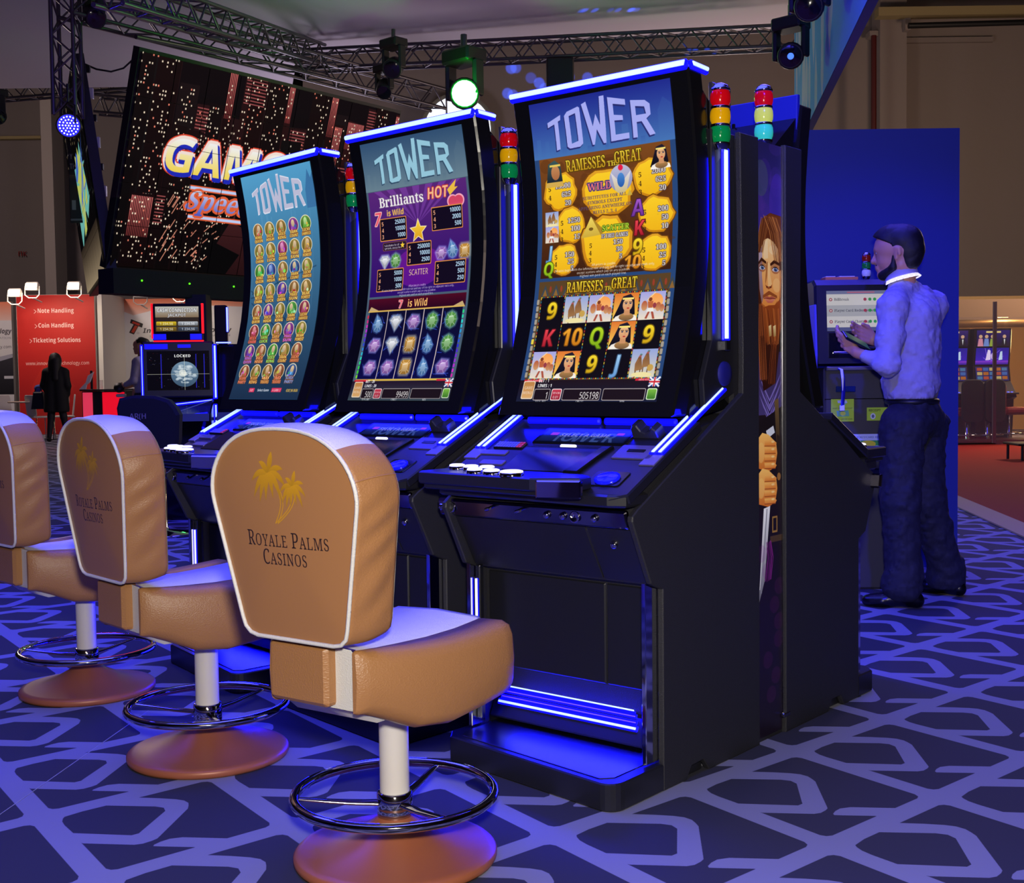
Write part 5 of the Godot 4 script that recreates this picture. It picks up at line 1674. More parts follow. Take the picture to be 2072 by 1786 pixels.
func kiosk():
	var f := 6.35
	var b := foot(1718, 1190, f)
	var k := thing("payment_kiosk", "dark self-service payment kiosk with a lit screen, beside the blue partition", "kiosk", b, PSI)
	var body := mat("kiosk_grey", Color(0.24, 0.235, 0.25), 0.5)
	var st := begin()
	rbox(st, Vector3(0.03, 0.57, -0.14), Vector3(0.34, 1.14, 0.36), 0.012)
	obj("cabinet", st, body, k)
	st = begin()
	prism(st, vec([0.06, 1.16, 0.02, 1.56, -0.03, 1.59, -0.33, 1.59, -0.36, 1.15]), Vector3(-0.185, 0, 0), Vector3(0, 0, 1), Vector3.UP, Vector3(0.43, 0, 0), 0.012)
	var head = obj("head", st, mat("kiosk_head", Color(0.10, 0.10, 0.14), 0.35), k)
	st = begin()
	prism(st, vec([0.03, 0.86, 0.10, 1.2, 0.07, 1.46, -0.3, 1.46, -0.3, 0.86]), Vector3(-0.197, 0, 0), Vector3(0, 0, 1), Vector3.UP, Vector3(0.012, 0, 0), 0.003)
	var fin = obj("side_fin", st, mat("kiosk_fin", Color(0.34, 0.32, 0.75), 0.4), k)
	st = begin()
	ball(st, Vector3(-0.2, 1.24, -0.1), Vector3(0.006, 0.06, 0.03))
	obj("fin_mark", st, mats["black_gloss"], fin)
	# lit screen on the leaning front
	var n := Vector3(0, 0.0995, 0.995)
	var o := func(x: float, y: float) -> Vector3: return Vector3(x, y, lerpf(0.06, 0.02, (y - 1.16) / 0.40) + 0.004)
	st = begin()
	quv(st, o.call(-0.125, 1.53), o.call(0.225, 1.53), o.call(0.225, 1.325), o.call(-0.125, 1.325))
	obj("display", st, screen_mat("kiosk_picture", kiosk_picture(), 0.62, 0.2), head)
	st = begin()
	span(st, Vector3(-0.12, 1.19, 0.045), Vector3(0.22, 1.315, 0.062))
	var reader = obj("reader_bay", st, mats["black_gloss"], head)
	st = begin()
	rbox(st, Vector3(-0.06, 1.215, 0.066), Vector3(0.08, 0.012, 0.012), 0.003)
	rbox(st, Vector3(0.1, 1.24, 0.066), Vector3(0.06, 0.012, 0.012), 0.003)
	obj("card_mouth", st, mats["chrome"], reader)
	st = begin()
	rbox(st, Vector3(0.02, 1.135, 0.05), Vector3(0.31, 0.02, 0.05), 0.004)
	obj("shelf", st, mat("shelf_steel", Color(0.6, 0.58, 0.55), 0.3, 0.8), k)
	st = begin()
	for y in [0.98, 0.62]: span(st, Vector3(-0.135, y - 0.002, 0.036), Vector3(0.195, y + 0.002, 0.0415))
	obj("door_joint", st, mats["black_gloss"], k)
	st = begin()
	rbox(st, Vector3(-0.03, 1.03, 0.042), Vector3(0.1, 0.03, 0.01), 0.003)
	obj("receipt_slot", st, mat("slot_blue", Color(0.12, 0.2, 0.4), 0.2, 0.3), k)
	# notices stuck on the front
	for q in [[-0.105, 0.98, 0.012, 0.865, 0, "square yellow notice with banknotes on the kiosk door, under the slot"], [0.078, 0.935, 0.19, 0.868, 1, "narrow yellow notice on the kiosk door, half hidden by the man"], [-0.03, 0.80, 0.19, 0.71, 2, "blue and white notice with a green banknote, lowest on the kiosk"]]:
		st = begin()
		quv(st, Vector3(q[0], q[1], 0.0435), Vector3(q[2], q[1], 0.0435), Vector3(q[2], q[3], 0.0435), Vector3(q[0], q[3], 0.0435))
		obj("notice", st, print_mat("notice_%d" % q[4], notice(q[4]), 0.5), k, q[5])
	# cord hanging from the shelf
	var cp := []
	for p in [[1697, 746, 6.22], [1703, 748, 6.2], [1706, 765, 6.2], [1707, 790, 6.2], [1705, 815, 6.2], [1704, 822, 6.2]]: cp.append(at(p[0], p[1], p[2]))
	st = begin()
	tube(st, cp, [0.008, 0.011, 0.013, 0.013, 0.012, 0.01], 8, false, true, 0.35)
	var cord := thing("lanyard", "blue strap with a white tip hanging down the kiosk front", "lanyard")
	obj("strap", st, mat("strap_blue", Color(0.1, 0.1, 0.75), 0.5), cord)
	st = begin()
	tube(st, [cp[0] + Vector3(0, 0.004, 0), cp[1] + stage(-0.002, -0.008, 0.002), cp[2] + stage(-0.004, -0.008, 0), cp[3] + stage(-0.006, -0.008, 0)], [0.004, 0.009, 0.008, 0.002], 6, false, true, 0.4)
	rbox(st, cp[5] + Vector3(0, -0.008, 0), Vector3(0.024, 0.028, 0.012), 0.003, Basis(Vector3.UP, PSI))
	obj("reflective_edge", st, mat("reflector_white", Color(0.97, 0.97, 1.0), 0.3), cord)
	# leaflets and a small light on top
	var top := b + Basis(Vector3.UP, PSI) * Vector3(-0.02, 1.59, -0.12)
	st = begin()
	rbox(st, Vector3(0, 0.009, 0), Vector3(0.17, 0.018, 0.1), 0.002)
	var lf := thing("leaflet_box", "flat box of white and orange leaflets on the kiosk top", "leaflets", top, PSI)
	obj("box", st, mat("leaflet_orange", Color(0.8, 0.45, 0.3), 0.6), lf)
	st = begin()
	rbox(st, Vector3(-0.055, 0.0205, 0), Vector3(0.05, 0.004, 0.08), 0.001)
	rbox(st, Vector3(0.03, 0.0205, 0), Vector3(0.08, 0.004, 0.08), 0.001)
	obj("leaflet", st, mats["white_paint"], lf)
	var sl := thing("signal_light", "tiny red, green and white stacked light on the kiosk top", "lamp", b + Basis(Vector3.UP, PSI) * Vector3(0.115, 1.611, -0.10), PSI)
	signal_lamp(sl, Vector3.ZERO, [Color(0.55, 0.12, 0.05), Color(0.1, 0.5, 0.2), Color(0.8, 0.8, 0.85)], 0.05, 0.019)
	sl.scale = Vector3(1.1, 0.75, 1.1)

func notice(i: int) -> Image:
	var c := Canvas.new(50, 50 if i == 0 else 30, 200, Color8(185, 225, 60) if i < 2 else Color8(200, 210, 250))
	if i == 0:
		c.poly([14, 3, 34, 3, 36, 9, 15, 9], Color8(200, 215, 235)); c.poly([20, 9, 34, 9, 30, 14], Color8(120, 190, 190))
		write(c, "INSERT YOUR CARD/TICKET", 25, 22, 3.6, Color8(60, 80, 20), {"align": 0.5, "w": 44})
		c.poly([12, 26, 38, 25, 40, 38, 14, 39], Color8(110, 190, 150)); c.oval(26, 32, 6, 5, Color8(210, 225, 90))
		write(c, "INSERT BILL ARROWS DOWN", 25, 46, 3.6, Color8(60, 80, 20), {"align": 0.5, "w": 44})
	elif i == 1:
		write(c, "RECEIPT", 4, 9, 7, Color8(60, 80, 20), {"font": "sansbold"}); c.oval(14, 20, 6, 7, Color8(220, 230, 230)); c.oval(14, 20, 3, 4, Color8(90, 110, 130))
	else:
		write(c, "BILL/TICKET/CARD REDEEM", 25, 7, 4.4, Color8(60, 80, 150), {"align": 0.5, "w": 46})
		c.rect(6, 11, 40, 9, Color8(60, 160, 90)); c.oval(26, 17, 9, 6, Color8(225, 215, 60)); c.poly([20, 20, 32, 20, 26, 28], Color8(225, 215, 60))
	return c.done()

func kiosk_picture() -> Image:
	var c := Canvas.new(100, 60, 260, Color8(190, 190, 205))
	c.rect(0, 0, 100, 5, Color8(120, 125, 170)); c.rect(30, 1.5, 40, 2, Color8(190, 110, 140))
	for i in 3:
		c.rect(0, 5 + i * 16.5, 100, 16.5, [Color8(222, 218, 222), Color8(185, 185, 195), Color8(222, 218, 222)][i])
		c.oval(6, 13 + i * 16.5, 2.4, 2.4, Color8(170, 70, 80)); c.oval(6, 13 + i * 16.5, 1.3, 1.3, Color8(230, 220, 225))
		write(c, ["Billbreak", "Player Card Redemption", "Player Card Charging"][i], 11, 14.6 + i * 16.5, 5, Color8(60, 60, 75), {"font": "serif"})
		for k in [3, 4, 5][i]: c.oval(56 + k * 7, 13 + i * 16.5, 2.3, 2.3, [Color8(170, 60, 80), Color8(60, 150, 80), Color8(60, 160, 90), Color8(160, 60, 70), Color8(170, 60, 90)][k])
	c.rect(0, 54.5, 100, 5.5, Color8(90, 95, 150))
	return c.done()

func far_picture(i: int) -> Image:
	var c := Canvas.new(100, 62, 120, [Color8(60, 30, 90), Color8(40, 20, 190), Color8(50, 50, 120)][i])
	rng.seed = 50 + i
	if i == 0:
		c.rect(0, 0, 100, 62, Color8(40, 20, 120), Color8(25, 15, 40))
		c.rect(28, 3, 45, 7, Color8(250, 225, 130))
		for k in [[12, Color8(230, 150, 170)], [30, Color8(120, 150, 220)], [48, Color8(160, 180, 70)], [84, Color8(25, 20, 30)]]: c.poly([k[0] - 9, 62, k[0] - 6, 32, k[0] + 6, 32, k[0] + 9, 62], k[1]); c.oval(k[0], 24, 5.5, 7, Color8(225, 180, 140))
		c.poly([82, 34, 87, 34, 85, 58], Color8(240, 240, 240))
	elif i == 1:
		c.rect(0, 0, 100, 62, Color8(30, 20, 150), Color8(70, 25, 200))
		for k in 9: c.line(35 + k * 2, 50, rng.randf_range(0, 100), rng.randf_range(0, 60), 1.6, Color8(150, 110, 250))
		c.poly([30, 46, 36, 6, 44, 10, 46, 44], Color8(240, 220, 255)); c.poly([70, 46, 74, 14, 80, 12, 82, 44], Color8(200, 225, 250)); c.oval(54, 30, 8, 14, Color8(215, 190, 250))
		c.rect(0, 48, 100, 14, Color8(150, 60, 220), Color8(50, 20, 150))
	else:
		for j in 3:
			for k in 5: c.rrect(4 + k * 19, 4 + j * 19, 16, 14, 2, [Color8(210, 90, 60), Color8(80, 120, 200), Color8(230, 200, 120), Color8(210, 120, 40), Color8(90, 140, 190)][(k + j * 2) % 5])
	return c.done()

func far_booth():
	var f := 19.5
	var metal := mat("booth_cream", Color(0.75, 0.62, 0.42), 0.8)
	# dark threshold, back wall and ceiling band of the booth
	var st := begin()
	slab_px(st, 1925, 2330, 600, 893, 23.5, 0.2)
	struct("wall_booth", st, metal)
	st = begin()
	slab_px(st, 1925, 2330, 606, 642, 19.8, 3.6)
	struct("ceiling_booth", st, mat("booth_ceiling", Color(0.6, 0.5, 0.4), 0.8))
	st = begin()
	slab_px(st, 1925, 2330, 891, 893.4, 18.6, 0.6)
	struct("trim_5", st, mats["fixture_black"])
	# glass front with its post
	var gl := thing("glass_screen", "clear glass front with one slim grey post before the far gaming booth", "glass screen")
	st = begin()
	slab_px(st, 2011, 2015.5, 610, 896, 18.3, 0.04)
	obj("post", st, mat("post_grey", Color(0.5, 0.45, 0.48), 0.4, 0.4), gl)
	var gm := mat("clear_glass", Color(0.9, 0.92, 0.95, 0.06), 0.02)
	gm.transparency = BaseMaterial3D.TRANSPARENCY_ALPHA
	for q in [[1930, 2010.5], [2016, 2330]]:
		st = begin()
		slab_px(st, q[0], q[1], 642, 895, 18.31, 0.012)
		obj("pane", st, gm, gl)
	# round downlight
	st = begin()
	var lp := at(2029, 643.5, 20.5)
	lathe(st, [[0.0001, -0.02], [0.09, -0.02], [0.13, 0.0], [0.13, 0.02]], 16, lp)
	var dl := thing("downlight", "small warm round lamp in the ceiling of the far gaming booth", "lamp")
	obj("lens", st, mat("warm_lens", Color(1, 0.8, 0.5), 0.4, 0.0, Color(1.0, 0.72, 0.38), 1.4), dl)
	omni("downlight_lamp", lp + Vector3(0, -0.12, 0), Color(1.0, 0.75, 0.45), 1.5, 0.1)
	omni("booth_lamp", at(2150, 690, 20.5), Color(1.0, 0.78, 0.5), 2.2, 0.2)
	var pics := [screen_mat("far_picture_0", far_picture(0), 0.8), screen_mat("far_picture_1", far_picture(1), 0.9), screen_mat("far_picture_2", far_picture(2), 0.6)]
	var shell := mat("far_shell", Color(0.10, 0.08, 0.09), 0.3)
	for mI in 2:
		var x0: float = 1969.0 if mI == 0 else 1885.0
		var m := thing("gaming_machine", ["far upright gaming machine with three lit screens, whole behind the glass", "far gaming machine cut off by the edge of the blue partition"][mI], "slot machine", foot(x0 + 38, 880, f), PSI + 0.1)
		st = begin()
		prism(st, vec([-0.25, 0, -0.25, 1.78, 0.02, 1.78, 0.0, 1.5, -0.04, 1.2, 0.0, 0.95, 0.16, 0.78, 0.2, 0.70, 0.1, 0.66, 0.05, 0.0]), Vector3(-0.31, 0, 0), Vector3(0, 0, 1), Vector3.UP, Vector3(0.62, 0, 0), 0.01)
		obj("cabinet", st, shell, m)
		for q in [[1.5, 0.0, 1.75, 0.018, 0], [1.215, -0.04, 1.475, -0.004, 1], [0.96, 0.002, 1.18, -0.035, 2]]:
			st = begin()
			quv(st, Vector3(-0.27, q[2], q[3] + 0.012), Vector3(0.27, q[2], q[3] + 0.012), Vector3(0.27, q[0], q[1] + 0.012), Vector3(-0.27, q[0], q[1] + 0.012))
			obj("display", st, pics[q[4]], m)
		st = begin()
		rbox(st, Vector3(0, 0.76, 0.17), Vector3(0.64, 0.03, 0.16), 0.01)
		var d = obj("deck", st, shell, m)
		for k in 4:
			st = begin()
			lathe(st, [[0.02, 0.0], [0.018, 0.01], [0.0001, 0.012]], 10, Vector3(0.05 + k * 0.06, 0.776, 0.18))
			obj("play_button", st, mat("far_button", Color(0.4, 0.5, 1), 0.3, 0.0, Color(0.2, 0.3, 1.0), 1.5), d)
	var black := mat("far_stool_black", Color(0.02, 0.016, 0.018), 0.7)
	var redm := mat("far_stool_red", Color(0.45, 0.03, 0.05), 0.5)
	for k in 3:
		var x: float = [1957.0, 1998.0, 2042.0][k]
		var s := thing("gaming_stool", ["far black-backed stool beside the blue partition edge", "far black-backed stool behind the grey glass post", "far stool turned sideways showing its red seat and back"][k], "stool", foot(x, 884, 18.95 if k < 2 else 19.3), PSI + [0.0, 0.1, -1.4][k])
		st = begin()
		lathe(st, [[0.0001, 0.0], [0.24, 0.0], [0.235, 0.02], [0.05, 0.04], [0.035, 0.06], [0.035, 0.42]], 20)
		obj("pedestal", st, mats["chrome"], s)
		st = begin()
		var pp := []
		for i in 20: pp.append(Vector3(cos(TAU * i / 20) * 0.22, 0.14, sin(TAU * i / 20) * 0.22))
		tube(st, pp, 0.014, 6, true)
		obj("foot_ring", st, mats["chrome"], s)
		st = begin()
		rbox(st, Vector3(0, 0.49, -0.02), Vector3(0.44, 0.12, 0.42), 0.04)
		obj("seat", st, redm, s)
		st = begin()
		rbox(st, Vector3(0, 0.66, 0.22), Vector3(0.34, 0.66, 0.05), 0.1, Basis(), 5)
		obj("backrest", st, black, s)
		st = begin()
		rbox(st, Vector3(0, 0.72, 0.17), Vector3(0.3, 0.44, 0.07), 0.08, Basis(), 4)
		obj("back_pad", st, redm, s)
	# low black table corner
	var tb := thing("low_table", "corner of a low black table on the red aisle carpet", "table", ground(2085, 931) + Vector3(0, 0.008, 0), PSI)
	st = begin()
	rbox(st, Vector3(0, 0.20, 0), Vector3(0.5, 0.03, 0.5), 0.01)
	obj("tabletop", st, mats["fixture_black"], tb)
	for q in [[-0.17, 0.17], [0.2, 0.2], [-0.2, -0.2], [0.2, -0.2]]:
		st = begin()
		tube(st, [Vector3(q[0], 0.0, q[1]), Vector3(q[0], 0.19, q[1])], 0.018, 8)
		obj("leg", st, mats["fixture_black"], tb)

# --- the left side: city screen, booth, distant people and machine
func city_picture() -> Image:
	var c := Canvas.new(100, 56, 900, Color8(12, 9, 12))
	rng.seed = 101
	c.rect(0, 0, 100, 56, Color8(22, 15, 18), Color8(14, 9, 11))
	for layer in 3:
		var x := -2.0
		while x < 101:
			var w := rng.randf_range(3.0, 8.0)
			var top := rng.randf_range([0.0, 6.0, 26.0][layer], [14.0, 26.0, 40.0][layer])
			if layer < 2 and rng.randf() < 0.35: top = -1
			var tone: float = [0.10, 0.075, 0.06][layer]
			var warm := rng.randf()
			var lean := (x - 50.0) * 0.05
			var body := Color(tone * (1.0 + warm * 0.9), tone * 0.82, tone * 0.88)
			c.poly([x, top, x + w, top + rng.randf_range(-0.6, 0.6), x + w + lean * 0.3, 56, x + lean * 0.3, 56], body, body.darkened(0.35))
			if warm > 0.74:   # red-lit striped face
				var n := int(w / 0.55)
				var y1 := top + rng.randf_range(6, 16)
				for i in n: c.rect(x + 0.2 + i * 0.55, top + 0.6, 0.28, y1 - top, Color(0.95, 0.5, 0.48), Color(0.5, 0.2, 0.2))
			elif warm > 0.64:
				for i in 9: c.rect(x + 0.3, top + 0.8 + i * 0.9, w - 0.6, 0.35, Color(0.6, 0.3, 0.3))
			var cols := int(w / 0.85)
			var y := top + 1.0
			while y < 55:
				for i in cols:
					if rng.randf() < 0.24: c.rect(x + 0.3 + i * 0.85 + (y - top) * lean * 0.004, y, 0.42, 0.5, Color(1.0, 0.92, 0.80) if rng.randf() < 0.8 else Color(1.0, 0.55, 0.45))
				y += 1.05
			x += w + rng.randf_range(0.0, 1.2)
	for i in 46:   # street lights in slanting lines, low in the picture
		var x := rng.randf_range(14, 46)
		var y := rng.randf_range(38, 54)
		c.line(x, y, x + 1.6, y - 1.4 + (x - 30) * 0.12, 0.28, Color(0.85, 0.55, 0.45))
	c.poly([30, 56, 40, 38, 60, 44, 50, 56], Color8(70, 32, 34), Color8(40, 18, 20))
	c.poly([34, 47, 44, 50, 40, 56, 30, 56], Color8(10, 8, 9)); c.poly([40, 36, 70, 45, 70, 50, 40, 41], Color8(9, 7, 8))
	var nm := "GAMOR"
	var r := outline(nm, "sansbold")
	for pass_n in 4:
		var ew: float = [1.25, 0.9, 0.5, 0.0][pass_n]
		var col: Color = [Color8(235, 70, 45), Color8(255, 235, 225), Color8(35, 45, 190), Color8(255, 255, 255)][pass_n]
		var o := {"font": "sansbold", "w": 55, "skew": 0.12}
		if pass_n == 3: o["bottom"] = Color8(255, 225, 90)
		if ew > 0: o["edge"] = col; o["ew"] = ew
		write(c, nm, 11 + (0.4 if pass_n == 2 else 0.0), 29.0 + (0.7 if pass_n == 2 else 0.0), 12.5, col, o)
	for k in [[22, 31.8, 46], [23, 39.8, 46]]:
		c.rect(k[0], k[1], k[2], 1.5, Color8(235, 100, 60)); c.rect(k[0], k[1] + 0.3, k[2], 0.8, Color8(200, 215, 255))
	write(c, "Speedway", 21, 38.4, 7.2, Color8(235, 235, 255), {"font": "serifbold", "skew": 0.4, "w": 40, "edge": Color8(235, 100, 60), "ew": 0.7, "bottom": Color8(80, 90, 200)})
	return c.done()

func side_picture() -> Image:
	var c := Canvas.new(60, 40, 300, Color8(10, 8, 10))
	rng.seed = 9
	for i in 60: c.rect(rng.randf_range(0, 60), rng.randf_range(0, 14), 0.5, 0.6, Color(0.8, 0.7, 0.5))
	for i in 26: c.poly([8 + rng.randf_range(0, 44), 12 + rng.randf_range(0, 16), 12 + rng.randf_range(0, 44), 12 + rng.randf_range(0, 20), 10 + rng.randf_range(0, 44), 14 + rng.randf_range(0, 16)], [Color8(120, 200, 190), Color8(210, 220, 110), Color8(80, 120, 220)][i % 3])
	c.rect(0, 30, 60, 10, Color8(50, 40, 32), Color8(170, 150, 120))
	return c.done()

func tilted_screen(called: String, label: String, bl: Vector3, along: Vector3, outward: Vector3, w: float, h: float, lean: float, picture, cols: int, rows: int):
	var t := thing(called, label, "video screen", bl, 0.0)
	var upv := (Vector3.UP * h + outward * lean)
	var un := upv.normalized()
	var nrm := along.cross(un).normalized()
	if nrm.dot(outward) < 0: nrm = -nrm
	var st := begin()
	box(st, along * w * 0.5 + upv * 0.5 - nrm * 0.08, Vector3(w + 0.06, upv.length() + 0.08, 0.12), Basis(along, un, along.cross(un)))
	obj("cabinet_wall", st, mat("screen_back", Color(0.03, 0.03, 0.035), 0.6), t)
	# the picture in panels
	for i in cols:
		for j in rows:
			st = begin()
			var p := func(a: float, b: float) -> Vector3: return along * (w * a) + upv * (1.0 - b) + nrm * 0.004
			var g := 0.0012
			var qa := [[float(i) / cols + g, float(j) / rows + g], [float(i + 1) / cols - g, float(j) / rows + g], [float(i + 1) / cols - g, float(j + 1) / rows - g], [float(i) / cols + g, float(j + 1) / rows - g]]
			for k in [0, 1, 2, 0, 2, 3]:
				var uvx: float = qa[k][0]
				st.set_uv(Vector2(uvx, qa[k][1])); st.add_vertex(p.call(qa[k][0], qa[k][1]))
			obj("panel", st, picture, t)
	return t

func left_side():
	var along := stage(0.6, 0.8, 0)
	var out := stage(0.8, -0.6, 0)
	var bl := EYE + stage(-4.83, 15.0, 2.52 - 1.113)
	for k in ["city_picture", "side_picture"]:
		mat(k, Color(0.02, 0.02, 0.025), 0.95).specular_mode = BaseMaterial3D.SPECULAR_DISABLED
	tilted_screen("video_wall", "big leaning video screen showing a night city with a large game title", bl, along, out, 4.45, 2.42, 0.76, screen_mat("city_picture", city_picture(), 0.85, 0.5), 9, 5)
	var st := begin()
	box(st, bl + along * 2.25 + Vector3(0, -0.19, 0), Vector3(4.6, 0.3, 0.3), Basis(along, Vector3.UP, along.cross(Vector3.UP)))
	var ba := thing("screen_plinth", "black base beam with four green pilot lamps below the city screen", "beam")
	obj("beam", st, mat("plinth_black", Color(0.012, 0.012, 0.014), 0.9), ba)
	for k in 4:
		st = begin()
		ball(st, bl + along * (0.35 + k * 0.72) + out * 0.16 + Vector3(0, -0.17, 0), Vector3.ONE * 0.012, 8)
		obj("pilot_lamp", st, mat("pilot_green", Color(0.3, 0.9, 0.1), 0.3, 0.0, Color(0.35, 1.0, 0.1), 2.0), ba)
	var s_al := stage(-1.57, 4.0, 0).normalized()
	var s_out := stage(-4.0, -1.57, 0).normalized()
	var corner := bl + stage(-0.06, 0.02, -0.05)
	tilted_screen("side_screen", "second leaning video screen seen almost edge-on, beside the city screen", corner + s_al * 4.3, -s_al, s_out, 4.3, 2.5, 0.3, screen_mat("side_picture", side_picture(), 0.7, 0.5), 8, 5)
	# modules and cables on the screen's edge
	var mod := thing("screen_modules", "row of pale control boxes down the edge between the two screens", "control boxes")
	for k in 9:
		st = begin()
		var pz := at(lerpf(172, 226, k / 8.0) + 6.0, lerpf(140, 535, k / 8.0), 15.1)
		rbox(st, pz, Vector3(0.05, 0.13 if k % 2 else 0.08, 0.05), 0.006, Basis(Vector3.UP, PSI))
		obj("control_box", st, mats["white_paint"] if k % 2 else mats["fixture_black"], mod)
	# black stand below the screen
	st = begin()
	slab_px(st, 374, 424, 596, 900, 15.8, 0.3)
	tag(obj("screen_stand", st, mats["fixture_black"]), "square black post under the big city screen", "post")
	booth()
	far_machine()
	# left hall pilaster, sign
	st = begin()
	slab_px(st, 80, 124, 195, 880, 32.0, 0.8)
	var wm := mat("hall_plaster_pale", Color(0.60, 0.56, 0.53), 0.9)
	struct("trim_6", st, wm)
	st = begin()
	slab_px(st, -300, 560, 120, 900, 34.0, 0.3)
	struct("wall_far", st, mats["hall_wall"])
	st = begin()
	slab_px(st, -60, 82, 276, 280, 33.5, 0.2)
	struct("trim_7", st, mat("hall_beam", Color(0.62, 0.55, 0.38), 0.8))
	var sg := thing("wall_letters", "small dark red letters high on the distant left wall", "sign", at(37, 513, 33.9), PSI)
	var tm := TextMesh.new()
	tm.text = "ПК"
	tm.font_size = 32
	tm.pixel_size = 0.0055
	tm.depth = 0.02
	var lo := MeshInstance3D.new()
	lo.name = "lettering"
	lo.mesh = tm
	lo.material_override = mat("letter_red", Color(0.5, 0.06, 0.06), 0.7)
	sg.add_child(lo)
	lo.position = Vector3(0.12, 0, 0.02)
	# hanging dark banner left of the screens
	st = begin()
	slab_px(st, 137, 176, 275, 450, 17.5, 0.03)
	var bn := thing("hanging_banner", "dark hanging banner with pale words behind the edge-on screen", "banner")
	obj("cloth", st, mat("banner_dark", Color(0.10, 0.085, 0.09), 0.8), bn)
	st = begin()
	var a := at(138, 276, 17.49)
	var b2 := at(176, 449, 17.49)
	var rr := stage(1, 0, 0) * ((b2 - a).dot(stage(1, 0, 0)))
	quv(st, a, a + rr, Vector3(a.x + rr.x, b2.y, a.z + rr.z), Vector3(a.x, b2.y, a.z))
	obj("print", st, print_mat("dark_banner_print", dark_banner(), 0.8), bn)

func dark_banner() -> Image:
	var c := Canvas.new(40, 175, 90, Color8(36, 32, 36))
	c.rect(0, 60, 40, 30, Color8(40, 30, 32)); c.rect(0, 78, 40, 12, Color8(95, 70, 50), Color8(45, 36, 36))
	write(c, "YOU A", 2, 46, 15, Color8(170, 165, 165), {"font": "sansbold", "w": 36}); write(c, "THE GA", 2, 66, 15, Color8(170, 165, 165), {"font": "sansbold", "w": 38})
	c.rect(4, 130, 10, 20, Color8(120, 120, 125)); c.rect(0, 168, 40, 4, Color8(110, 105, 110))
	return c.done()

func red_poster() -> Image:
	var c := Canvas.new(167, 285, 420, Color8(185, 28, 26))
	c.rect(0, 0, 167, 285, Color8(195, 34, 28), Color8(165, 24, 24))
	c.poly([30, 180, 60, 130, 120, 185, 60, 285, 0, 285], Color(0.85, 0.25, 0.15, 0.25))
	var ink := Color8(235, 205, 200)
	for k in [["Note Handling", 37, 36, 86], ["Coin Handling", 38, 66, 84], ["Ticketing Solutions", 26, 96, 110]]:
		c.line(k[1], k[2] - 7, k[1] + 5, k[2] - 3, 1.1, ink); c.line(k[1] + 5, k[2] - 3, k[1], k[2] + 1.0, 1.1, ink)
		write(c, k[0], k[1] + 7, k[2], 12.5, ink, {"font": "sansbold", "w": k[3] - 7})
	write(c, "www.innovative-technology.com", 16, 142, 10, ink, {"w": 137})
	return c.done()

func white_poster() -> Image:
	var c := Canvas.new(225, 280, 420, Color8(225, 222, 222))
	c.poly([0, 0, 225, 0, 225, 20, 120, 14, 90, 34, 60, 22, 20, 34, 0, 24], Color8(225, 120, 80), Color8(235, 200, 185))
	c.poly([50, 22, 78, 22, 78, 44, 60, 40], Color8(215, 110, 80), Color8(235, 205, 195)); c.poly([100, 2, 126, 2, 126, 22, 104, 18], Color8(190, 60, 40))
	c.poly([16, 42, 36, 52, 34, 60, 28, 57, 20, 74, 12, 70, 20, 53, 14, 50], Color8(40, 34, 36)); c.poly([19, 46, 31, 52, 29, 56, 17, 50], Color8(200, 60, 40)); c.poly([22, 55, 27, 57, 20, 71, 15, 69], Color8(200, 70, 45))
	c.oval(27, 71, 2, 2, Color8(150, 150, 155)); c.oval(27, 71, 1.4, 1.4, Color8(225, 222, 222))
	write(c, "Innovative Technology", 35, 71, 13.5, Color8(70, 66, 70), {"font": "sansbold", "skew": 0.18, "w": 150})
	write(c, "INTELLIGENCE IN VALIDATION", 46, 80, 6, Color8(150, 148, 152), {"w": 138})
	return c.done()

func left_poster() -> Image:
	var c := Canvas.new(140, 280, 260, Color8(225, 222, 220))
	c.poly([0, 0, 140, 0, 140, 40, 110, 40, 116, 10, 60, 30, 0, 14], Color8(230, 130, 95), Color8(240, 205, 190))
	write(c, "Innovative Technology", 138, 68, 14, Color8(70, 66, 70), {"font": "sansbold", "skew": 0.18, "align": 1.0, "w": 136}); write(c, "INTELLIGENCE IN VALIDATION", 138, 80, 6, Color8(150, 148, 152), {"align": 1.0, "w": 120})
	write(c, "www.innovative-technology.com", 138, 100, 9, Color8(90, 88, 92), {"align": 1.0, "w": 132})
	c.poly([60, 130, 140, 112, 140, 200, 60, 200], Color8(60, 58, 66), Color8(25, 24, 30)); c.rect(120, 160, 20, 6, Color8(210, 210, 215)); c.poly([60, 130, 140, 112, 140, 120, 70, 140], Color8(170, 168, 180))
	return c.done()

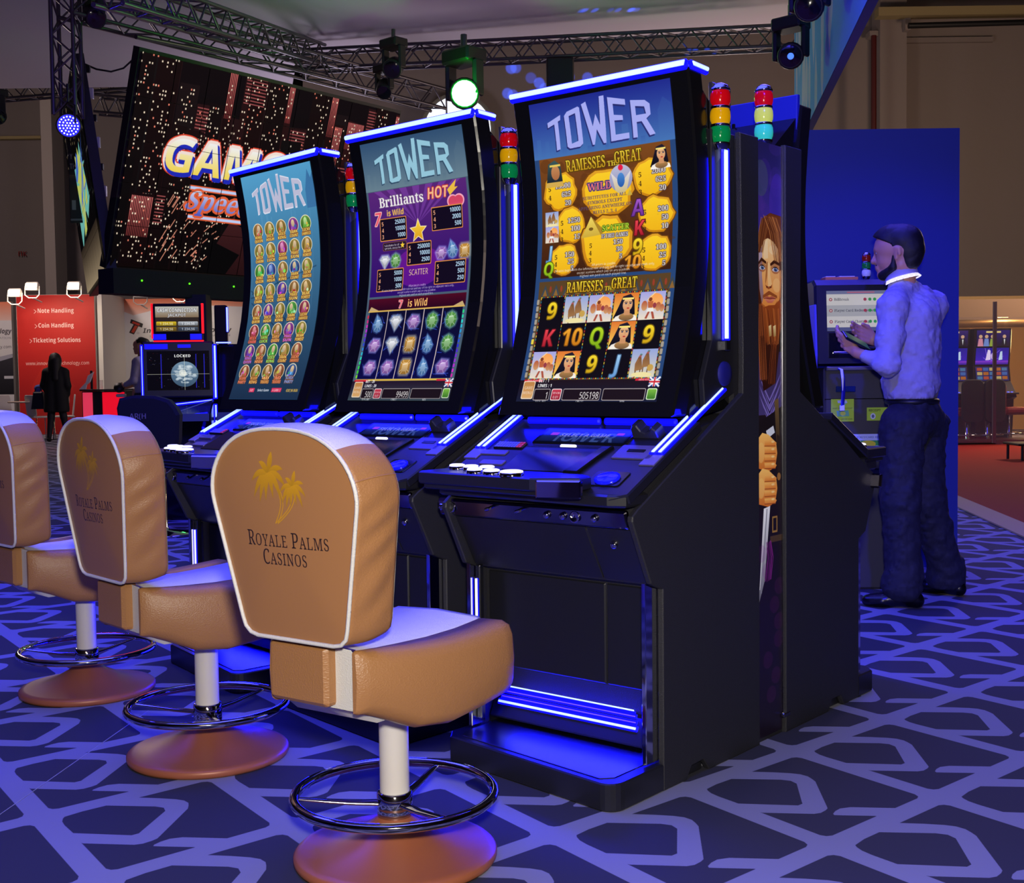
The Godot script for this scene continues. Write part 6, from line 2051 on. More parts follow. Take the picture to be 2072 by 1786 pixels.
func booth():
	var white := mat("booth_white", Color(0.85, 0.83, 0.80), 0.7)
	var f := 27.0
	var st := begin()
	slab_px(st, 32, 199, 597, 879, f, 0.12)
	var rw := thing("display_wall", "red booth wall lettered with note, coin and ticketing services", "wall panel")
	obj("panel", st, white, rw)
	st = begin()
	var a := at(32.5, 597.5, f - 0.01)
	var b := at(198.5, 878.5, f - 0.01)
	pane_between(st, a, b)
	obj("print", st, print_mat("red_poster", red_poster(), 0.5), rw)
	# white return
	st = begin()
	var c0 := at(199, 700, f)
	var c1 := at(245, 700, 28.6)
	var dd := Vector3(c1.x - c0.x, 0, c1.z - c0.z)
	prism(st, vec([0, 0, dd.length(), 0, dd.length(), 3.06, 0, 3.06]), Vector3(c0.x, 0, c0.z), dd.normalized(), Vector3.UP, dd.normalized().cross(Vector3.UP) * 0.1)
	tag(obj("display_wall", st, white), "plain white end panel between the red wall and the poster wall", "wall panel")
	for q in [[245, 520, 605, 872, "white booth wall with a T logo and orange streaks, behind the standing man", "white_poster"], [-110, 31, 612, 872, "white booth wall cut off by the left picture edge, with part of a company name", "left_poster"]]:
		st = begin()
		slab_px(st, q[0], q[1], q[2], q[3], 28.6, 0.12)
		var w := thing("display_wall", q[4], "wall panel")
		obj("panel", st, white, w)
		st = begin()
		pane_between(st, at(q[0], q[2], 28.59), at(q[1], q[3], 28.59))
		obj("print", st, print_mat(q[5], white_poster() if q[5] == "white_poster" else left_poster(), 0.5), w)
	# floodlights on the walls
	for k in 5:
		var p: Array = [[30, 592, 26.0], [65, 579, 26.0], [150, 578, 26.0], [284, 594, 27.6], [364, 588, 27.6]][k]
		var pos := at(p[0], p[1], p[2])
		var lab: String = ["white floodlight above the red wall, nearest the left picture edge", "white floodlight above the red wall, second from the left picture edge", "white floodlight above the word Note on the red wall", "small dim floodlight above the T logo wall, left one", "small floodlight above the T logo wall, beside the black post"][k]
		var fl := thing("floodlight", lab, "lamp", pos, PSI)
		st = begin()
		rbox(st, Vector3(0, 0, 0), Vector3(0.26, 0.16, 0.12), 0.02, Basis(Vector3.RIGHT, -0.5))
		obj("housing", st, white, fl)
		st = begin()
		rbox(st, Vector3(0, -0.01, 0.065), Vector3(0.24, 0.14, 0.01), 0.01, Basis(Vector3.RIGHT, -0.2))
		obj("lens", st, mat("flood_lens", Color(1, 0.97, 0.9), 0.3, 0.0, Color(1.0, 0.94, 0.82), 6.0 if k != 3 else 6.0) if k != 3 else white, fl)
		st = begin()
		tube(st, [Vector3(-0.15, 0, 0), Vector3(-0.15, -0.18, 0.02), Vector3(-0.08, -0.24, 0), Vector3(0.08, -0.24, 0), Vector3(0.15, -0.18, 0.02), Vector3(0.15, 0, 0)], 0.012, 6)
		tube(st, [Vector3(0, -0.24, 0), Vector3(0, -0.3, -0.5)], 0.015, 6)
		obj("bracket", st, white, fl)
		if k != 3: spot("flood_lamp", pos + stage(0, -0.35, -0.05), pos + stage(0.1, 1.0, -1.6), Color(1.0, 0.92, 0.8), 0.95, 62.0, 0.1, 0.8)
	# counter
	var ct := thing("counter", "black-framed counter with glowing pink and red panels", "counter", foot(211, 900, 22.0), PSI)
	st = begin()
	rbox(st, Vector3(0, 0.48, -0.3), Vector3(0.78, 0.96, 0.5), 0.01)
	rbox(st, Vector3(0, 0.98, -0.28), Vector3(0.82, 0.03, 0.58), 0.006)
	obj("body", st, mats["fixture_black"], ct)
	st = begin()
	span(st, Vector3(-0.37, 0.05, -0.05), Vector3(-0.2, 0.94, -0.035))
	obj("glowing_panel", st, mat("pink_panel", Color(0.9, 0.3, 0.4), 0.4, 0.0, Color(0.9, 0.22, 0.34), 0.75), ct)
	st = begin()
	span(st, Vector3(-0.02, 0.05, -0.05), Vector3(0.37, 0.94, -0.035))
	obj("glowing_panel", st, mat("red_panel", Color(0.9, 0.1, 0.2), 0.4, 0.0, Color(0.95, 0.06, 0.16), 0.8), ct)
	area("counter_lamp", foot(211, 900, 21.9) + Vector3(0, 0.5, 0), stage(0, -1, 0), Color(1, 0.15, 0.25), 0.25, Vector2(0.7, 0.8))
	var br := thing("brochure_stand", "white folded brochure stand on the glowing counter", "stand", foot(172, 900, 21.9) + Vector3(0, 0.997, 0), PSI)
	st = begin()
	prism(st, vec([-0.1, 0.0, 0.02, 0.0, 0.04, 0.08, 0.1, 0.13, 0.17, 0.31, 0.06, 0.24, 0.02, 0.12]), Vector3(0, 0, -0.1), Vector3.RIGHT, Vector3.UP, Vector3(0, 0, 0.03), 0.004)
	obj("folder", st, mats["white_paint"], br)
	st = begin()
	span(st, Vector3(0.085, 0, -0.16), Vector3(0.12, 0.33, -0.13))
	obj("upright", st, mats["fixture_black"], br)
	var gs := thing("drinking_glass", "small clear glass on the glowing counter", "glass", foot(208, 900, 21.9) + Vector3(0, 0.997, 0), 0.0)
	st = begin()
	lathe(st, [[0.0001, 0.0], [0.03, 0.0], [0.04, 0.16], [0.037, 0.16], [0.028, 0.01], [0.0001, 0.01]], 14)
	obj("bowl", st, mat("clear_glass", Color(0.9, 0.92, 0.95, 0.06), 0.02), gs)
	# table and chairs
	var tb := thing("round_table", "round pale table on one chrome leg before the red booth wall", "table", foot(62, 880, 24.5), PSI)
	st = begin()
	lathe(st, [[0.0001, 0.735], [0.4, 0.735], [0.41, 0.75], [0.4, 0.762], [0.0001, 0.762]], 28)
	obj("tabletop", st, mat("pale_top", Color(0.8, 0.72, 0.62), 0.5), tb)
	st = begin()
	lathe(st, [[0.0001, 0.0], [0.25, 0.0], [0.24, 0.015], [0.04, 0.03], [0.03, 0.06], [0.03, 0.735]], 18)
	obj("leg", st, mats["chrome"], tb)
	for k in 3:
		var p: Array = [[28, 880, 24.9, 1.3], [84, 884, 24.3, 2.4], [130, 880, 24.6, -1.2]][k]
		var ch := thing("booth_chair", ["white shell chair left of the round table", "white shell chair in front of the round table, by the woman", "white shell chair hidden behind the woman in black"][k], "chair", foot(p[0], p[1], p[2]), PSI + p[3], "white shell chairs at the round table")
		st = begin()
		rbox(st, Vector3(0, 0.455, 0), Vector3(0.42, 0.03, 0.42), 0.012)
		obj("seat", st, white, ch)
		st = begin()
		rbox(st, Vector3(0, 0.68, -0.2), Vector3(0.4, 0.42, 0.02), 0.06, Basis(Vector3.RIGHT, -0.12), 4)
		obj("backrest", st, white, ch)
		for s in [[-1, -1], [1, -1], [1, 1], [-1, 1]]:
			st = begin()
			tube(st, [Vector3(0.17 * s[0], 0.45, 0.17 * s[1]), Vector3(0.2 * s[0], 0.0, 0.2 * s[1])], 0.011, 6)
			obj("leg", st, mats["chrome"], ch)

func pane_between(st, a: Vector3, b: Vector3):   # a top left, b bottom right, both facing back along the heading
	var r := stage(1, 0, 0)
	var w := (b - a).dot(r)
	quv(st, a, a + r * w, Vector3(a.x, b.y, a.z) + r * w, Vector3(a.x, b.y, a.z))

func globe_picture() -> Image:
	var c := Canvas.new(100, 74, 380, Color8(8, 7, 12))
	rng.seed = 61
	for i in 80: c.rect(rng.randf_range(0, 100), rng.randf_range(0, 74), 0.5, 0.5, [Color8(200, 200, 220), Color8(60, 60, 200), Color8(150, 40, 60)][i % 3])
	for x in [22, 78, 91]: c.rect(x, 6, 1.4, 64, Color8(40, 40, 190))
	c.oval(60, 44, 22, 24, Color8(120, 150, 175), Color8(60, 85, 110), 40)
	for i in 44:
		var w := rng.randf() * TAU
		var q := sqrt(rng.randf()) * 0.8
		c.oval(60 + cos(w) * 20 * q, 44 + sin(w) * 22 * q, rng.randf_range(1.5, 5), rng.randf_range(1, 3), Color(0.9, 0.94, 0.95, 0.5), null, 10)
	c.oval(57, 42, 6, 7, Color(1, 1, 0.95, 0.6)); c.rect(59.6, 8, 0.8, 66, Color(1, 1, 0.9, 0.6)); c.rect(0, 43.6, 100, 0.8, Color(1, 1, 0.9, 0.6))
	write(c, "LOCKED", 57, 12, 7, Color.WHITE, {"font": "sansbold", "align": 0.5})
	return c.done()

func topper_picture() -> Image:
	var c := Canvas.new(100, 60, 260, Color8(60, 50, 40))
	c.rect(0, 0, 100, 34, Color8(200, 200, 190), Color8(120, 90, 60)); c.rect(0, 26, 100, 10, Color8(50, 40, 35))
	write(c, "CASH CONNECTION", 50, 13, 12, Color8(245, 245, 240), {"font": "sansbold", "align": 0.5, "w": 92, "edge": Color8(110, 110, 120), "ew": 0.8}); write(c, "JACKPOT", 50, 24, 10, Color8(225, 225, 225), {"font": "sansbold", "align": 0.5, "edge": Color8(90, 80, 80), "ew": 0.8})
	for k in [[2, 36, Color8(235, 200, 40)], [52, 36, Color8(190, 195, 205)], [2, 49, Color8(150, 120, 40)], [52, 49, Color8(80, 90, 110)]]:
		c.rrect(k[0], k[1], 46, 10, 2, k[2], k[2].darkened(0.4)); write(c, "1 234.56", k[0] + 23, k[1] + 7.8, 8, k[2].lightened(0.6), {"font": "sansbold", "align": 0.5})
	return c.done()

func far_machine():
	var f := 10.0
	var p := foot(370, 1050, f)
	var m := thing("topper_machine", "slot machine with a globe picture and a red-edged top sign, beyond the stools", "slot machine", p, PSI + 0.12)
	var shell = mats["black_gloss"]
	var st := begin()
	prism(st, vec([-0.4, 0, -0.4, 1.42, -0.05, 1.42, 0.0, 0.98, 0.28, 0.86, 0.3, 0.80, 0.15, 0.72, 0.08, 0]), Vector3(-0.275, 0, 0), Vector3(0, 0, 1), Vector3.UP, Vector3(0.55, 0, 0), 0.01)
	obj("cabinet", st, shell, m)
	st = begin()
	rbox(st, Vector3(0, 1.21, 0.0), Vector3(0.56, 0.45, 0.05), 0.012)
	var mon = obj("monitor", st, mats["black_satin"], m)
	st = begin()
	quv(st, Vector3(-0.245, 1.36, 0.027), Vector3(0.245, 1.36, 0.027), Vector3(0.245, 1.045, 0.027), Vector3(-0.245, 1.045, 0.027))
	obj("display", st, screen_mat("globe_picture", globe_picture(), 0.9), mon)
	st = begin()
	span(st, Vector3(-0.26, 1.375, 0.02), Vector3(-0.08, 1.415, 0.032))
	span(st, Vector3(0.0, 1.385, 0.02), Vector3(0.1, 1.41, 0.032))
	obj("lit_badge", st, mats["led_blue"], mon)
	for s in [-1, 1]: glow(m, "side_light", Vector3(0.285 * s, 0.98, 0.01), Vector3(0.285 * s, 1.40, 0.01), Vector3(s * 0.5, 0, 0.87), 0.014 if s > 0 else 0.006, 0.012)
	glow(m, "deck_light", Vector3(-0.02, 0.93, 0.2), Vector3(0.26, 0.96, 0.04), Vector3(0.5, 0.6, 0.6).normalized(), 0.006, 0.01)
	glow(m, "side_light", Vector3(0.285, 0.70, 0.02), Vector3(0.285, 0.92, 0.02), Vector3(0.5, 0, 0.87), 0.012, 0.01)
	st = begin()
	var arc := []
	for i in 9: arc.append(Vector3(0.13 + 0.08 * sin(PI * i / 16.0), 0.88 - 0.2 * (1.0 - cos(PI * i / 16.0)), 0.2))
	tube(st, arc, 0.012, 7)
	obj("blue_arc", st, mats["led_blue"], m)
	for k in 3:
		st = begin()
		rbox(st, Vector3(-0.02, 0.80 + k * 0.022, 0.29), Vector3(0.07, 0.012, 0.012), 0.004)
		obj("lit_button", st, mats["led_white"], m)
	st = begin()
	rbox(st, Vector3(0.0, 1.59, -0.02), Vector3(0.39, 0.30, 0.08), 0.01)
	var tp = obj("top_sign", st, shell, m)
	st = begin()
	quv(st, Vector3(-0.17, 1.715, 0.022), Vector3(0.17, 1.715, 0.022), Vector3(0.17, 1.515, 0.022), Vector3(-0.17, 1.515, 0.022))
	obj("display", st, screen_mat("topper_picture", topper_picture(), 0.85), tp)
	var rl := mat("led_red", Color(0.6, 0.02, 0.05), 0.3, 0.0, Color(1.0, 0.03, 0.08), 1.6)
	st = begin()
	for s in [-1, 1]: span(st, Vector3(0.197 * s - 0.008, 1.46 if s < 0 else 1.5, -0.02), Vector3(0.197 * s + 0.008, 1.74, 0.015))
	span(st, Vector3(-0.19, 1.43, -0.03), Vector3(0.2, 1.445, 0.015))
	obj("red_edge", st, rl, tp)
	st = begin()
	span(st, Vector3(-0.19, 1.45, 0.0), Vector3(-0.09, 1.495, 0.024))
	span(st, Vector3(0.1, 1.45, 0.0), Vector3(0.19, 1.495, 0.024))
	obj("blue_lamp", st, mats["led_blue"], tp)
	area("machine_lamp", p + Basis(Vector3.UP, PSI) * Vector3(0.1, 0.95, 0.32), stage(0.4, -1, -0.3), Color(0.03, 0.03, 1.0), 0.6, Vector2(0.4, 0.2))
	# a second one beside it, mostly hidden
	var m2 := thing("topper_machine", "dark slot machine with a pale blue edged top sign, half hidden by a nearer machine", "slot machine", foot(462, 1050, f + 0.3), PSI + 0.12)
	st = begin()
	prism(st, vec([-0.4, 0, -0.4, 1.42, -0.05, 1.42, 0.0, 0.98, 0.28, 0.86, 0.3, 0.80, 0.15, 0.72, 0.08, 0]), Vector3(-0.06, 0, 0), Vector3(0, 0, 1), Vector3.UP, Vector3(0.40, 0, 0), 0.01)
	obj("cabinet", st, shell, m2)
	st = begin()
	rbox(st, Vector3(-0.02, 1.58, -0.02), Vector3(0.1, 0.32, 0.1), 0.01)
	tp = obj("top_sign", st, shell, m2)
	glow(tp, "light_bar", Vector3(0.035, 1.52, 0.035), Vector3(0.035, 1.72, 0.035), Vector3(0, 0, 1), 0.012, 0.003)
	glow(tp, "light_bar", Vector3(-0.06, 1.43, 0.035), Vector3(0.06, 1.43, 0.035), Vector3(0, 0, 1), 0.01, 0.002)
	# its black seat
	var s := thing("gaming_chair", "wide black seat back lettered in grey, before the globe slot machine", "seat", foot(303, 1090, 8.7), PSI - 0.1)
	st = begin()
	prism(st, vec([-0.215, 0.66, -0.225, 0.70, -0.205, 0.76, -0.222, 0.93, -0.20, 1.0, -0.1, 1.02, 0.06, 1.015, 0.16, 0.985, 0.21, 0.93, 0.235, 0.88, 0.225, 0.7, 0.2, 0.6, -0.19, 0.6]), Vector3(0, 0, 0), Vector3.RIGHT, Vector3.UP, Vector3(0, 0, -0.1), 0.02)
	var bk = obj("backrest", st, mat("seat_black", Color(0.02, 0.018, 0.02), 0.8), s)
	var tm := TextMesh.new()
	tm.text = "AR(H"
	tm.font_size = 24
	tm.pixel_size = 0.0022
	tm.depth = 0.004
	var lo := MeshInstance3D.new()
	lo.name = "lettering"
	lo.mesh = tm
	lo.material_override = mat("letter_grey", Color(0.5, 0.45, 0.48), 0.6)
	bk.add_child(lo)
	lo.position = Vector3(-0.06, 0.875, 0.002)
	st = begin()
	rbox(st, Vector3(0, 0.56, -0.25), Vector3(0.44, 0.12, 0.46), 0.04)
	obj("seat", st, mats["seat_black"], s)
	st = begin()
	lathe(st, [[0.0001, 0.0], [0.24, 0.0], [0.235, 0.02], [0.05, 0.04], [0.035, 0.06], [0.035, 0.51]], 20, Vector3(0, 0, -0.25))
	obj("pedestal", st, mats["chrome"], s)

# --- trusses, canopy, lamps overhead
func truss(called: String, label: String, a: Vector3, b: Vector3, size: float, bays: int, up := Vector3.UP, r := 0.025):
	var d := (b - a).normalized()
	var s := d.cross(up).normalized()
	var u := s.cross(d)
	var t := thing(called, label, "truss", a, 0.0)
	var L := (b - a).length()
	var c := []
	for k in [[-1, -1], [1, -1], [1, 1], [-1, 1]]: c.append((s * k[0] + u * k[1]) * size * 0.5)
	for q in c:
		var st := begin()
		tube(st, [q, q + d * L], r, 7)
		obj("chord", st, mats["truss_metal"], t)
	var br := begin()
	for face in 4:
		var p: Vector3 = c[face]
		var q: Vector3 = c[(face + 1) % 4]
		for i in bays:
			var e0: float = L * i / bays
			var e1: float = L * (i + 1) / bays
			if (i + face) % 2: tube(br, [p + d * e0, q + d * e1], r * 0.5, 5)
			else: tube(br, [q + d * e0, p + d * e1], r * 0.5, 5)
	var bo = obj("bracing", br, mats["truss_metal"], t)
	bo.set_meta("kind", "stuff")
	return t

func moving_head(label: String, pos: Vector3, aim: Vector3, s: float, lens = null, e := 1.0, part := 1.0):
	var t := thing("moving_head_light", label, "stage light", pos, 0.0)
	var st := begin()
	rbox(st, Vector3(0, 0.32, 0) * s, Vector3(0.34, 0.13, 0.26) * s, 0.02 * s)
	obj("base", st, mats["fixture_black"], t)
	for k in [-1, 1]:
		st = begin()
		rbox(st, Vector3(0.17 * k, 0.12, 0) * s, Vector3(0.05, 0.32, 0.13) * s, 0.02 * s)
		obj("yoke_arm", st, mats["fixture_black"], t)
	st = begin()
	tube(st, [Vector3(0, 0.38, 0) * s, Vector3(0, 0.52, 0) * s], 0.03 * s, 6)
	obj("clamp", st, mats["truss_metal"], t)
	var d := (aim - pos).normalized()
	var bs := Basis.looking_at(d, Vector3.UP) * Basis(Vector3.RIGHT, -PI / 2)
	st = begin()
	lathe(st, [[0.0001, -0.2 * s], [0.09 * s, -0.19 * s], [0.13 * s, -0.1 * s], [0.14 * s, 0.1 * s], [0.125 * s, 0.17 * s], [0.11 * s, 0.165 * s]], 18, Vector3.ZERO, bs)
	var h = obj("lamp_head", st, mats["fixture_black"], t)
	st = begin()
	if part < 1.0:
		lathe(st, [[0.112 * s, 0.165 * s], [0.07 * s, 0.178 * s], [0.0001, 0.182 * s]], 18, Vector3.ZERO, bs)
		obj("lens", st, mats["black_gloss"], h)
		st = begin()
	var z0 := 0.0 if part == 1.0 else 0.019 * s
	lathe(st, [[0.112 * s * part, 0.165 * s + z0], [0.07 * s * part, 0.178 * s + z0 * 0.5], [0.0001, 0.182 * s + z0 * 0.5]], 18, Vector3.ZERO, bs)
	obj("lens", st, mats["black_gloss"] if lens == null else mat("lens_" + label.substr(0, 18), lens, 0.2, 0.0, lens, e), h)
	return t

func rigging():
	# stretched canopy
	var cm := mat("canopy_cloth", Color(0.78, 0.74, 0.78), 0.9)
	var st := begin()
	var o := Vector3(EYE.x, 0, EYE.z)
	var pts := [[-16, 0], [4.2, 0], [4.2, 18.0], [-3.16, 19.0], [-3.6, 21], [-16, 21]]
	var poly := PackedVector2Array()
	for p in pts: poly.append(Vector2(p[0], p[1]))
	prism(st, poly, o + Vector3(0, 6.05, 0), stage(1, 0, 0), stage(0, 1, 0), Vector3(0, 0.06, 0))
	struct("ceiling_canopy", st, cm)
	# trusses
	var q := stage(0.6, 0.8, 0)
	var b0 := EYE + stage(-5.05, 14.4, 4.36)
	truss("lighting_truss", "grey box truss sloping away above the big city screen", b0, b0 + q * 6.6, 0.30, 22)
	truss("lighting_truss", "grey box truss crossing the top edge and meeting the screen truss", at(215, -25, 11.5), at(640, 112, 18.2), 0.28, 22)
	truss("lighting_truss", "long grey box truss running along the far edge of the canopy", at(600, 125, 18.4), at(1625, 74, 16.9), 0.27, 34)
	truss("lighting_truss", "distant grey truss at the left behind the upright tower", at(-40, 192, 22.0), at(275, 166, 22.0), 0.24, 14)
	truss("lighting_truss", "short distant truss between the tower and the city screen", at(196, 212, 23.0), at(272, 218, 23.0), 0.3, 5)
	var tw := EYE + stage(-5.12, 14.6, 3.1)
	truss("truss_tower", "upright truss section behind the edge-on screen, beside the blue par light", tw, tw + Vector3(0, 1.82, 0), 0.25, 8, stage(0, 1, 0))
	# hanging bars between truss and screen
	st = begin()
	tube(st, [at(275, 74, 15.0), at(660, 150, 18.0)], 0.03, 8)
	tag(obj("rigging_bar", st, mats["truss_metal"]), "thin bar hanging under the screen truss", "bar")
	# cable loop left of the city screen
	st = begin()
	tube(st, [at(168, 128, 15.2), at(195, 140, 15.2), at(225, 145, 15.2), at(250, 138, 15.2), at(272, 118, 15.2)], 0.012, 5)
	tag(obj("cable", st, mats["fixture_black"]), "thin slack cable between the tower and the city screen", "cable")
	# lamps
	moving_head("unlit black stage light hanging from the corner where trusses meet", at(797, 136, 16.6), at(700, 240, 14.0), 0.95)
	moving_head("unlit black stage light under the tip of the screen truss", at(778, 178, 17.2), at(760, 300, 16.0), 0.8)
	moving_head("black stage light with a pale blue lens beside the blue fascia", at(1600, 112, 12.5), at(1580, 240, 6.0), 0.95, Color(0.3, 0.5, 1.0), 1.3, 0.3)
	moving_head("big black stage light cut off by the top edge above the fascia", at(1638, 10, 11.0), at(1560, 300, 6.0), 0.95)
	moving_head("black stage light at the top of the truss tower", at(190, 32, 14.6), at(330, 200, 12.0), 0.9)
	moving_head("dark stage light low under the distant left truss, at the picture edge", at(-6, 232, 18.0), at(60, 400, 14.0), 0.9)
	# green lamp
	var gp := at(940, 190, 15.6)
	var g = moving_head("stage light shining bright green above the middle machine", gp, EYE + stage(0, 0.4, 0.6), 1.4, Color(0.6, 1.0, 0.65), 8.0)
	omni("green_lamp", gp + (EYE - gp).normalized() * 0.42, Color(0.08, 1.0, 0.2), 1.6, 0.1)
	# speaker box and low fixtures on the far truss
	st = begin()
	rbox(st, at(1133, 152, 17.5), Vector3(0.38, 0.42, 0.3), 0.02, Basis(Vector3.UP, PSI))
	tag(obj("speaker_box", st, mats["fixture_black"]), "black speaker box hanging under the far truss", "speaker")
	# LED par can with its dots
	var pp := at(139, 254, 14.0)
	var par := thing("par_light", "round stage light with glowing blue diodes left of the truss tower", "stage light", pp, 0.0)
	var d := (EYE + stage(-0.6, 2.0, 0) - pp).normalized()
	var bs := Basis.looking_at(d, Vector3.UP) * Basis(Vector3.RIGHT, -PI / 2)
	st = begin()
	lathe(st, [[0.0001, -0.26], [0.08, -0.25], [0.13, -0.12], [0.138, 0.0], [0.128, 0.01], [0.12, -0.005]], 22, Vector3.ZERO, bs)
	obj("housing", st, mats["fixture_black"], par)
	st = begin()
	lathe(st, [[0.122, -0.004], [0.0001, -0.003]], 22, Vector3.ZERO, bs)
	var pl = obj("lens_plate", st, mat("par_plate", Color(0.02, 0.02, 0.5), 0.3, 0.0, Color(0.02, 0.02, 1.0), 1.2), par)
	for ringn in [[1, 0.0], [6, 0.032], [12, 0.064], [18, 0.098]]:
		for i in ringn[0]:
			st = begin()
			var w: float = TAU * i / ringn[0]
			ball(st, bs * Vector3(cos(w) * ringn[1], 0.002, sin(w) * ringn[1]), Vector3(0.009, 0.009, 0.009), 7)
			obj("diode", st, mat("diode", Color(0.9, 0.9, 1), 0.3, 0.0, Color(0.8, 0.8, 1.0), 3.0), pl)
	st = begin()
	tube(st, [Vector3(-0.15, 0, 0), Vector3(-0.15, 0.2, 0), Vector3(0, 0.26, 0), Vector3(0.15, 0.2, 0), Vector3(0.15, 0, 0)], 0.012, 6)
	tube(st, [Vector3(0, 0.26, 0), Vector3(0, 0.46, 0)], 0.016, 6)
	obj("bracket", st, mats["fixture_black"], par)
	area("par_lamp", pp + d * 0.05, d, Color(0.05, 0.05, 1.0), 1.5, Vector2(0.2, 0.2))
	# far arched window
	var win := at(927, 262, 26.6)
	var wn := Node3D.new()
	wn.name = "window_1"
	add_child(wn)
	wn.set_meta("kind", "structure")
	wn.position = win
	wn.rotation.y = PSI
	wn.scale = Vector3.ONE * 0.66
	var arch := PackedVector2Array()
	var inner := PackedVector2Array()
	for i in 17:
		var w := PI * i / 16.0
		arch.append(Vector2(cos(w) * 1.18, sin(w) * 1.12)); inner.append(Vector2(cos(w) * 1.05, sin(w) * 1.0))
	arch.append(Vector2(-1.18, -0.6)); arch.append(Vector2(1.18, -0.6)); inner.append(Vector2(-1.05, -0.6)); inner.append(Vector2(1.05, -0.6))
	st = begin()
	prism(st, arch, Vector3(0, 0, 0.1), Vector3.RIGHT, Vector3.UP, Vector3(0, 0, 0.14))
	obj("window_frame", st, mat("window_frame", Color(0.5, 0.48, 0.42), 0.7), wn)
	st = begin()
	prism(st, inner, Vector3(0, 0, 0.2), Vector3.RIGHT, Vector3.UP, Vector3(0, 0, 0.06))
	obj("pane", st, mat("daylight_pane", Color(0.9, 0.93, 1.0), 0.3, 0.0, Color(0.92, 0.95, 1.0), 1.3), wn)
	st = begin()
	for x in [-0.35, 0.35]: span(st, Vector3(x - 0.03, -0.6, 0.2), Vector3(x + 0.03, 0.98, 0.29))
	obj("muntin", st, mat("muntin_grey", Color(0.6, 0.6, 0.62), 0.7), wn)

	# flecks of blue light thrown by the moving heads
	var src := at(1585, 150, 12.2)
	rng.seed = 19
	for k in 26:
		var tgt := Vector3.ZERO
		if k < 12: tgt = at(rng.randf_range(1025, 1190), rng.randf_range(132, 215), 27.0)
		elif k < 20: tgt = at(1150.0 + rng.randf_range(0, 150), rng.randf_range(2, 90), 17.0)
		else: tgt = at(rng.randf_range(1372, 1450), rng.randf_range(72, 106), 17.3)
		if k >= 12 and k < 20: tgt.y = 6.05
		var dist := (tgt - src).length()
		spot("fleck_lamp", src + (tgt - src).normalized() * 0.3, tgt, Color(0.2, 0.36, 1.0), dist * dist * rng.randf_range(0.8, 3.0), rng.randf_range(0.12, 0.3) * (1.0 if k < 12 else 1.8), 0.01, 0.5)

